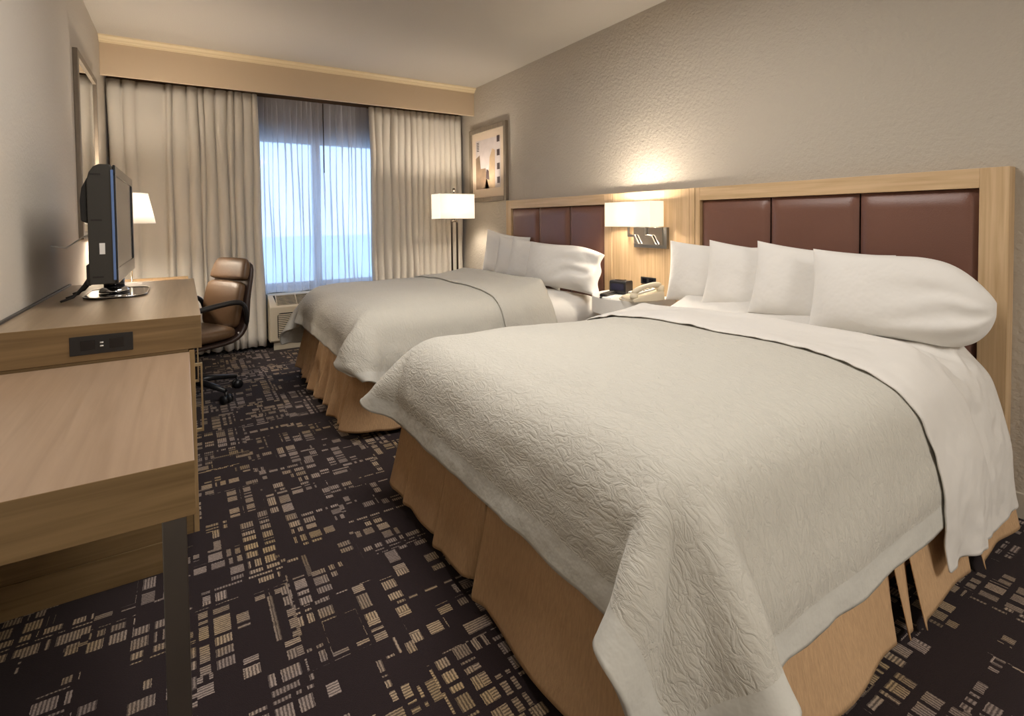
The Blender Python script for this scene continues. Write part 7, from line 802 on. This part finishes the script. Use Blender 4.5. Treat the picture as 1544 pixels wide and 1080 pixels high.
# ------------------------------------------------------------------ floor lamp by the window
fl = thing('floor_lamp', (2.18, 4.46, 0), 'bronze twin-rod floor lamp with lit rectangular white shade by the window', 'floor lamp')
box('base', (-.15, -.10, 0), (.15, .10, .022), M_BRONZE, fl, bevel=.003)
for x_ in (-.028, .028): box('pole', (x_-.007, -.007, .022), (x_+.007, .007, 1.085), M_BRONZE, fl, bevel=.001)
box('crossbar', (-.035, -.007, 1.085), (.035, .007, 1.10), M_BRONZE, fl, bevel=.001)
MB().tube([(0, 0, 1.10), (0, 0, 1.385)], .005, 10).done('stem', M_BRONZE, fl)
MB().lathe([(.004, 1.375), (.012, 1.38), (.013, 1.40), (.004, 1.408)], 16).done('finial', M_BRONZE, fl)
shade_box(-.189, .168, -.10, .10, 1.115, 1.350, M_SHADE_F, fl)
for z_ in (1.115, 1.350):
    mb = MB(); mb.tube([(-.189, -.10, z_), (.168, -.10, z_), (.168, .10, z_), (-.189, .10, z_), (-.189, -.10, z_)], .0022, 6); mb.done('shade_trim', M_STEEL, fl)

# ------------------------------------------------------------------ dresser, near desk, far writing desk
dr = thing('dresser', (XL, 1.94, 0), 'oak dresser with thick top carrying the television along the left wall', 'dresser')
def dp(name, a, b, m, bevel=.0015, parent=dr):
    o_ = Vector((XL, 1.94, 0)); return MB().box(Vector(a)-o_, Vector(b)-o_).done(name, m, parent, bevel=bevel)
E0, E1 = XL+.004, 3.25
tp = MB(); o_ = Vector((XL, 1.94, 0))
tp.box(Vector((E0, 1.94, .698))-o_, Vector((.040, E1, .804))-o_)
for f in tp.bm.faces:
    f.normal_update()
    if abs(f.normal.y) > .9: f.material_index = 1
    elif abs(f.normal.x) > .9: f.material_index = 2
tp.done('top', [M_OAK_TOP_DIM, M_OAK_X, M_OAK_Y], dr, bevel=.0015)
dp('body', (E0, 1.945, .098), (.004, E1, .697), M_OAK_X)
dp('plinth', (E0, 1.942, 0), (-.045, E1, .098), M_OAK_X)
dp('door', (.005, 1.942, .10), (.020, 2.590, .694), M_OAK_Z)
dp('door', (.005, 2.596, .10), (.020, 3.248, .694), M_OAK_Z)
def bar_handle(y_, z0, z1, par):
    h = MB(); q = Vector((XL, 1.94, 0))
    h.box(Vector((.040, y_-.006, z0))-q, Vector((.046, y_+.006, z1))-q).box(Vector((.020, y_-.005, z0+.0))-q, Vector((.040, y_+.005, z0+.012))-q).box(Vector((.020, y_-.005, z1-.012))-q, Vector((.040, y_+.005, z1))-q)
    h.done('handle', M_BRASS, par, bevel=.001)
doors = [c for c in dr.children if c.name.startswith('door')]
bar_handle(2.22, .330, .585, doors[0]); bar_handle(2.92, .330, .585, doors[1])
op = dp('outlet_plate', (-.287, 1.9365, .7175), (-.138, 1.9398, .7725), M_BLACKP)
for xx in (-.245, -.178): dp('socket', (xx-.017, 1.9355, .731), (xx+.017, 1.9365, .759), M_GLOSSB, .0005, op)
for zz in (.738, .748): dp('usb_port', (-.217, 1.9352, zz), (-.209, 1.9365, zz+.004), M_PAPER, 0, op)
dp('cord_strip', (XL+.001, 1.95, .804), (XL+.012, 3.24, .812), M_BLACKP)

dk = thing('desk', (XL, 1.04, 0), 'near oak desk with thick top on steel legs at the left edge', 'desk')
def kp(name, a, b, m, bevel=.0015):
    q = Vector((XL, 1.04, 0)); return MB().box(Vector(a)-q, Vector(b)-q).done(name, m, dk, bevel=bevel)
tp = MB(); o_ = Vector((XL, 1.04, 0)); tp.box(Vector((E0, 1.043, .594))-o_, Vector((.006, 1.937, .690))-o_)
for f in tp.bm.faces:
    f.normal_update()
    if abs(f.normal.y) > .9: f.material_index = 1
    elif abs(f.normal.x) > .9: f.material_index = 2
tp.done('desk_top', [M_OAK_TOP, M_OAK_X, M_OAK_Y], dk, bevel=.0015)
kp('leg', (-.044, 1.052, 0), (-.008, 1.068, .594), M_STEEL)
kp('leg', (XL+.02, 1.052, 0), (XL+.056, 1.068, .594), M_STEEL)
kp('wall_panel', (E0, 1.10, .30), (XL+.022, 1.93, .594), M_OAK_Y)

wd_ = thing('writing_desk', (XL, 3.27, 0), 'lower oak writing desk beyond the dresser holding the table lamp', 'desk')
def wp(name, a, b, m, bevel=.0015):
    q = Vector((XL, 3.27, 0)); return MB().box(Vector(a)-q, Vector(b)-q).done(name, m, wd_, bevel=bevel)
wp('desk_top', (E0, 3.256, .665), (.020, 4.56, .705), M_OAK_Y)
wp('side_panel', (E0, 4.53, 0), (.0, 4.558, .665), M_OAK_Z)
wp('leg', (-.03, 3.27, 0), (.0, 3.29, .665), M_STEEL)
wp('back_panel', (E0, 3.27, .35), (E0+.018, 4.53, .665), M_OAK_Y)

# ------------------------------------------------------------------ table lamp on the writing desk
tl = thing('table_lamp', (-.31, 4.10, .705), 'table lamp with lit tapered white shade behind the television', 'table lamp')
MB().lathe([(.075, 0), (.075, .012), (.06, .018)], 32).done('base', M_CHROME, tl)
for x_ in (-.022, .022): MB().tube([(x_, 0, .018), (x_, 0, .36)], .005, 10).done('stem', M_CHROME, tl)
MB().tube([(-.026, 0, .36), (.026, 0, .36)], .006, 8).done('crossbar', M_CHROME, tl)
MB().tube([(0, 0, .36), (0, 0, .60)], .004, 8).done('harp', M_CHROME, tl)
MB().lathe([(.008, .598), (.01, .61), (.004, .625)], 14).done('finial', M_CHROME, tl)
mb = MB().lathe([(.158, .395), (.120, .590)], 48, capt=False, capb=False); mb.done('lamp_shade', M_SHADE_T, tl, solid=.002)
for r_, z_ in ((.158, .395), (.120, .590)):
    MB().tube([(r_*math.cos(a*PI/24), r_*math.sin(a*PI/24), z_) for a in range(49)], .0022, 6).done('shade_trim', M_WHITE_L, tl)

# ------------------------------------------------------------------ television
tv = thing('television', (-.245, 2.74, .804), 'black flat television on a glossy swivel stand on the dresser', 'television', rz=0.0)
# local: x towards the room (screen), y along the wall
zc0, zc1, hw = .072, .512, .375
side = [(-.042, zc0+.006), (.026, zc0+.006), (.032, zc0+.012), (.032, zc1-.012), (.024, zc1), (-.008, zc1), (-.024, zc1-.010), (-.036, zc1-.030), (-.043, zc1-.06), (-.044, zc0+.03)]
MB().prism(side, -hw, hw, axis=1).done('housing', mat('tv_plastic', (.030, .027, .022), .5), tv, bevel=.004, seg=3)
bump_ = [(-.044, zc0+.225), (-.066, zc0+.235), (-.068, zc1-.13), (-.062, zc1-.085), (-.044, zc1-.045)]
MB().prism(bump_, -hw+.03, hw-.03, axis=1).done('rear_cover', M_BLACKP, tv, bevel=.006, seg=3)
MB().prism([(-.042, zc0+.0), (-.054, zc0+.005), (-.054, zc0+.075), (-.042, zc0+.085)], -hw+.02, hw-.02, axis=1).done('connector_box', M_BLACKP, tv, bevel=.003)
fr = MB(); t0 = .038
fr.box((.032, -hw, zc0+.006), (.040, hw, zc0+.060)).box((.032, -hw, zc1-t0), (.040, hw, zc1-.002)).box((.032, -hw, zc0+.06), (.040, -hw+t0, zc1-t0)).box((.032, hw-t0, zc0+.06), (.040, hw, zc1-t0))
fr.done('bezel', M_GLOSSB, tv, bevel=.003)
box('screen', (.0325, -hw+t0-.002, zc0+.058), (.035, hw-t0+.002, zc1-t0+.002), M_SCREEN, tv, bevel=0)
box('edge_strip', (.026, -hw-.0025, zc0+.02), (.034, -hw+.001, zc1-.02), mat('blue_grey_gloss', (.12, .20, .42), .2), tv, bevel=.001)
box('label_sticker', (-.012, -hw-.0015, zc0+.115), (.004, -hw+.0005, zc0+.155), M_PAPER, tv, bevel=0)
for z_ in (zc0+.03, zc0+.235, zc1-.04): box('vent_slot', (-.034, -hw-.001, z_), (-.002, -hw+.002, z_+.006), M_DARK, tv, bevel=0)
MB().tube([(-.008, 0, .012), (-.008, 0, .082)], .036, 28).done('neck', M_GLOSSB, tv)
MB().lathe([(.052, .010), (.052, .018), (.042, .030)], 32, c=(-.008, 0)).done('swivel_ring', M_CHROME, tv)
MB().prism(rrect(.21, .36, .08, 10, cx=.005), .001, .007).done('base_plate', M_GLOSSB, tv, bevel=.003)
mb = MB(); mb.tube([(.005+px, py, .0075) for px, py in rrect(.208, .358, .079, 10)]+[(.005+.104, .179-.079, .0075)], .002, 6, cap=False); mb.done('base_rim', M_CHROME, tv)
for y_ in (-.16, -.05, .10): MB().tube([(-.064, y_, .10), (-.085, y_-.01, .06), (-.115, y_-.03, .018), (-.15, y_-.05, .006)], .0045, 8).done('rear_cable', M_BLACKP, tv)
MB().tube([(-.07, .02, .26), (-.11, .01, .24), (-.16, 0, .20), (-.205, -.01, .21)], .003, 8).done('aerial_cable', M_PAPER, tv)

# ------------------------------------------------------------------ mirror on the left wall
mi = thing('wall_mirror', (XL, 3.98, 1.0), 'tall rectangular mirror in a taupe frame on the left wall', 'mirror')
my0, my1, mz0, mz1 = -.40, .34, .017, 1.04
fr = MB(); fr.box((0, my0, mz0), (.022, my0+.040, mz1)).box((0, my1-.040, mz0), (.022, my1, mz1)).box((0, my0+.040, mz0), (.022, my1-.040, mz0+.040)).box((0, my0+.040, mz1-.040), (.022, my1-.040, mz1))
fr.done('frame', M_SILVERF, mi, bevel=.003)
box('mirror_glass', (.001, my0+.036, mz0+.036), (.012, my1-.036, mz1-.036), M_MIRROR, mi, bevel=0)

# ------------------------------------------------------------------ framed print on the right wall
pc = thing('framed_picture', (XR, 4.41, 1.64), 'framed brown abstract city print on the right wall by the window', 'picture')
fr = MB(); py0, py1, pz0, pz1 = -.36, .36, -.36, .375; ft = .045
fr.box((-.030, py0, pz0), (0, py0+ft, pz1)).box((-.030, py1-ft, pz0), (0, py1, pz1)).box((-.030, py0+ft, pz0), (0, py1-ft, pz0+ft)).box((-.030, py0+ft, pz1-ft), (0, py1-ft, pz1))
fr.done('frame', M_SILVERF, pc, bevel=.003)
box('mat_board', (-.014, py0+ft-.004, pz0+ft-.004), (-.008, py1-ft+.004, pz1-ft+.004), mat('cream_mat_board', (.62, .50, .38), .8), pc, bevel=0)
def flatp(name, pts, x, m):
    mb = MB(); mb.prism(pts, x-.0006, x, axis=0); return mb.done(name, m, pc, smooth=False)
aw = py1-ft-.075; ah0, ah1 = pz0+ft+.085, pz1-ft-.075
A_SKY = mat('print_sky', (.50, .44, .42), .6, var=(9, .25)); A_BR = mat('print_brown', (.20, .135, .085), .6, var=(16, .5)); A_DK = mat('print_dark', (.055, .035, .035), .6); A_TAN = mat('print_tan', (.42, .30, .19), .6, var=(14, .3))
flatp('printed_sheet', [(-aw, ah0), (aw, ah0), (aw, ah1), (-aw, ah1)], -.0142, A_SKY)
flatp('printed_building', [(aw, ah0), (aw, ah0+.31), (aw-.08, ah0+.34), (aw-.10, ah0+.20), (aw-.20, ah0+.20), (aw-.24, ah0+.05), (aw-.27, ah0)], -.0150, A_BR)
flatp('printed_building', [(-aw+.10, ah0), (-aw+.10, ah0+.36), (-aw+.15, ah0+.38), (-aw+.20, ah0+.30), (-aw+.22, ah0+.16), (-aw+.27, ah0+.10), (-aw+.30, ah0)], -.0150, A_TAN)
flatp('printed_shadow', [(aw-.20, ah0+.10), (aw-.22, ah0+.19), (aw-.26, ah0+.17), (aw-.27, ah0+.08)], -.0156, A_DK)
for k in range(6): flatp('printed_stripe', [(aw-.02-.0*k, ah0+.38+.016*k), (aw-.07, ah0+.378+.016*k), (aw-.07, ah0+.386+.016*k), (aw-.02, ah0+.388+.016*k)], -.0150, A_DK)
for k in range(4): flatp('printed_square', [(-aw+.012, ah0+.04+.13*k), (-aw+.062, ah0+.04+.13*k), (-aw+.062, ah0+.10+.13*k), (-aw+.012, ah0+.10+.13*k)], -.0156, A_DK)

# ------------------------------------------------------------------ air conditioner under the window
ac = thing('air_conditioner', (.60, YW, .0), 'almond air conditioner with louvred grilles under the window', 'air conditioner')
W_ = .915; D = -.27   # local: x along the wall, y towards the room negative
sideprof = [(0, .07), (D+.015, .07), (D, .085), (D, .372), (D+.012, .384), (D+.12, .462), (D+.14, .466), (0, .466)]
mb = MB(); mb.prism([(p[0], p[1]) for p in sideprof], 0, W_, axis=0); mb.done('cabinet', M_PTAC, ac, bevel=.006, seg=3)
box('lower_skirt', (.03, D+.03, 0), (W_-.03, D+.05, .075), M_PTAC, ac, bevel=.002)
rc2 = MB(); rc2.prism([(.075+p[0]+.42, .245+p[1]) for p in rrect(.84, .235, .025)], D-.001, D+.004, axis=1) if False else None
rc2 = MB(); pts = rrect(.80, .232, .03, 6, .4575, .205)
a = [rc2.bm.verts.new((p[0], D-.0015, p[1])) for p in pts]; rc2.bm.faces.new(a); rc2.done('intake_recess', M_DARK, ac, smooth=False, solid=.002)
for k in range(14):
    z_ = .098+.0158*k; lo = MB(); lo.prism([(D-.007, z_), (D-.0015, z_-.003), (D+.001, z_+.004), (D-.006, z_+.0085)], .064, .85, axis=0); lo.done('louvre', M_PTAC, ac, smooth=False)
# top discharge grille lies on the sloping front edge
def slope(t, out=0): # t 0..1 from front to back of the slope
    a_, b_ = Vector((D+.012, .384)), Vector((D+.12, .462)); d = (b_-a_); nrm = Vector((-d.y, d.x)).normalized(); p = a_+d*t+nrm*out; return p.x, p.y
gr = MB(); q0, q1 = slope(.04, .0005), slope(.96, .0005)
vs = [gr.bm.verts.new(p) for p in ((.06, *q0), (.855, *q0), (.875, *q1), (.04, *q1))]; gr.bm.faces.new(vs); gr.done('discharge_recess', M_DARK, ac, smooth=False, solid=.001)
for k in range(7):
    q = slope(.10+.13*k, .003); MB().box((.055, q[0]-.0028, q[1]-.0025), (.86, q[0]+.0028, q[1]+.0025)).done('vane', M_PTAC, ac, smooth=False)
for k in range(6):
    x_ = .06+.159*k; q0, q1 = slope(.04, .004), slope(.96, .004); MB().tube([(x_, *q0), (x_, *q1)], .004, 6).done('divider', M_PTAC, ac)

# ------------------------------------------------------------------ desk chair
ch = thing('desk_chair', (.02, 3.78, 0), 'brown leather swivel chair with black arms pulled up to the writing desk', 'office chair', rz=0)
CHROT = math.radians(180+28)      # facing: local +x is the sitter's forward
ch.rotation_euler = (0, 0, CHROT)
def padshape(path, wd, th, name, m, bulge=.35, nw=14, round_=.5):
    """a padded shell: path of (x,z) centres with a thickness, width wd across y"""
    P = []; n = len(path)
    loops = []
    for i, (x, z, w_, t_) in enumerate(path):
        a = Vector(path[max(0, i-1)][:2]); b = Vector(path[min(n-1, i+1)][:2]); d = (b-a).normalized(); nr = Vector((-d.y, d.x))
        ring = []
        for k in range(32):
            an = 2*PI*k/32; c_, s_ = math.cos(an), math.sin(an)
            y = w_/2*math.copysign(abs(c_)**.45, c_); o_ = t_/2*math.copysign(abs(s_)**.6, s_)
            ring.append((x+nr.x*o_, y, z+nr.y*o_))
        loops.append(ring)
    mb = MB(); R_ = [[mb.bm.verts.new(p) for p in r] for r in loops]
    for A, B in zip(R_, R_[1:]):
        for k in range(32): mb.bm.faces.new((A[k], A[(k+1) % 32], B[(k+1) % 32], B[k]))
    mb.bm.faces.new(R_[0][::-1]); mb.bm.faces.new(R_[-1])
    return mb.done(name, m, ch, sub=1)
# seat pad
padshape([(.25, .395, .30, .03), (.24, .40, .40, .06), (.20, .405, .44, .085), (.05, .405, .45, .09), (-.12, .405, .44, .09), (-.20, .41, .42, .06)], 0, 0, 'seat', M_CHLEATH)
# backrest, two upholstered sections
padshape([(-.180, .42, .34, .04), (-.190, .45, .37, .06), (-.200, .52, .385, .070), (-.212, .60, .385, .072), (-.232, .68, .38, .068), (-.246, .722, .375, .052)], 0, 0, 'backrest', M_CHLEATH)
padshape([(-.246, .724, .375, .050), (-.254, .74, .378, .066), (-.268, .78, .37, .074), (-.280, .83, .35, .066), (-.286, .858, .32, .040), (-.288, .868, .26, .018)], 0, 0, 'headrest_section', M_CHLEATH)
# one-piece side shell running from seat to back
padshape([(.22, .345, .38, .02), (.15, .345, .43, .035), (-.10, .345, .44, .04), (-.18, .365, .44, .05), (-.232, .42, .43, .06), (-.250, .50, .42, .06), (-.256, .60, .41, .055), (-.282, .70, .40, .05), (-.305, .80, .38, .045), (-.315, .85, .32, .025)], 0, 0, 'shell', mat('chair_shell', (.030, .016, .012), .4))
for s_ in (-1, 1):
    y_ = s_*.235
    MB().tube([(-.235, s_*.212, .44), (-.225, y_, .50), (-.215, y_, .565), (-.185, y_, .60), (-.12, y_, .606), (.06, y_, .585), (.20, y_, .560), (.235, y_, .535), (.225, y_, .48), (.16, y_*.98, .40), (.06, s_*.20, .352)],
              [.013, .014, .015, .017, .018, .017, .016, .014, .013, .013, .012], 14).done('armrest', M_BLACKP, ch, sub=1)
MB().tube([(0, 0, .09), (0, 0, .34)], .026, 20).done('gas_column', M_BLACKP, ch)
box('tilt_mechanism', (-.10, -.07, .30), (.10, .07, .335), M_BLACKP, ch, bevel=.006)
for k in range(5):
    a = math.radians(72*k+29); c_, s_ = math.cos(a), math.sin(a)
    lg = MB().tube([(.02*c_, .02*s_, .115), (.12*c_, .12*s_, .105), (.27*c_, .27*s_, .078)], [.024, .020, .014], 12).done('base_arm', M_BLACKP, ch)
    px_, py_ = .275*c_, .275*s_
    cs = MB(); nx, ny = -s_, c_
    for sg in (-1, 1):
        cs.tube([(px_+nx*sg*.008, py_+ny*sg*.008, .027), (px_+nx*sg*.026, py_+ny*sg*.026, .027)], .027, 20)
    cs.tube([(px_, py_, .03), (px_, py_, .072)], .009, 10)
    cs.done('caster', M_BLACKP, ch)
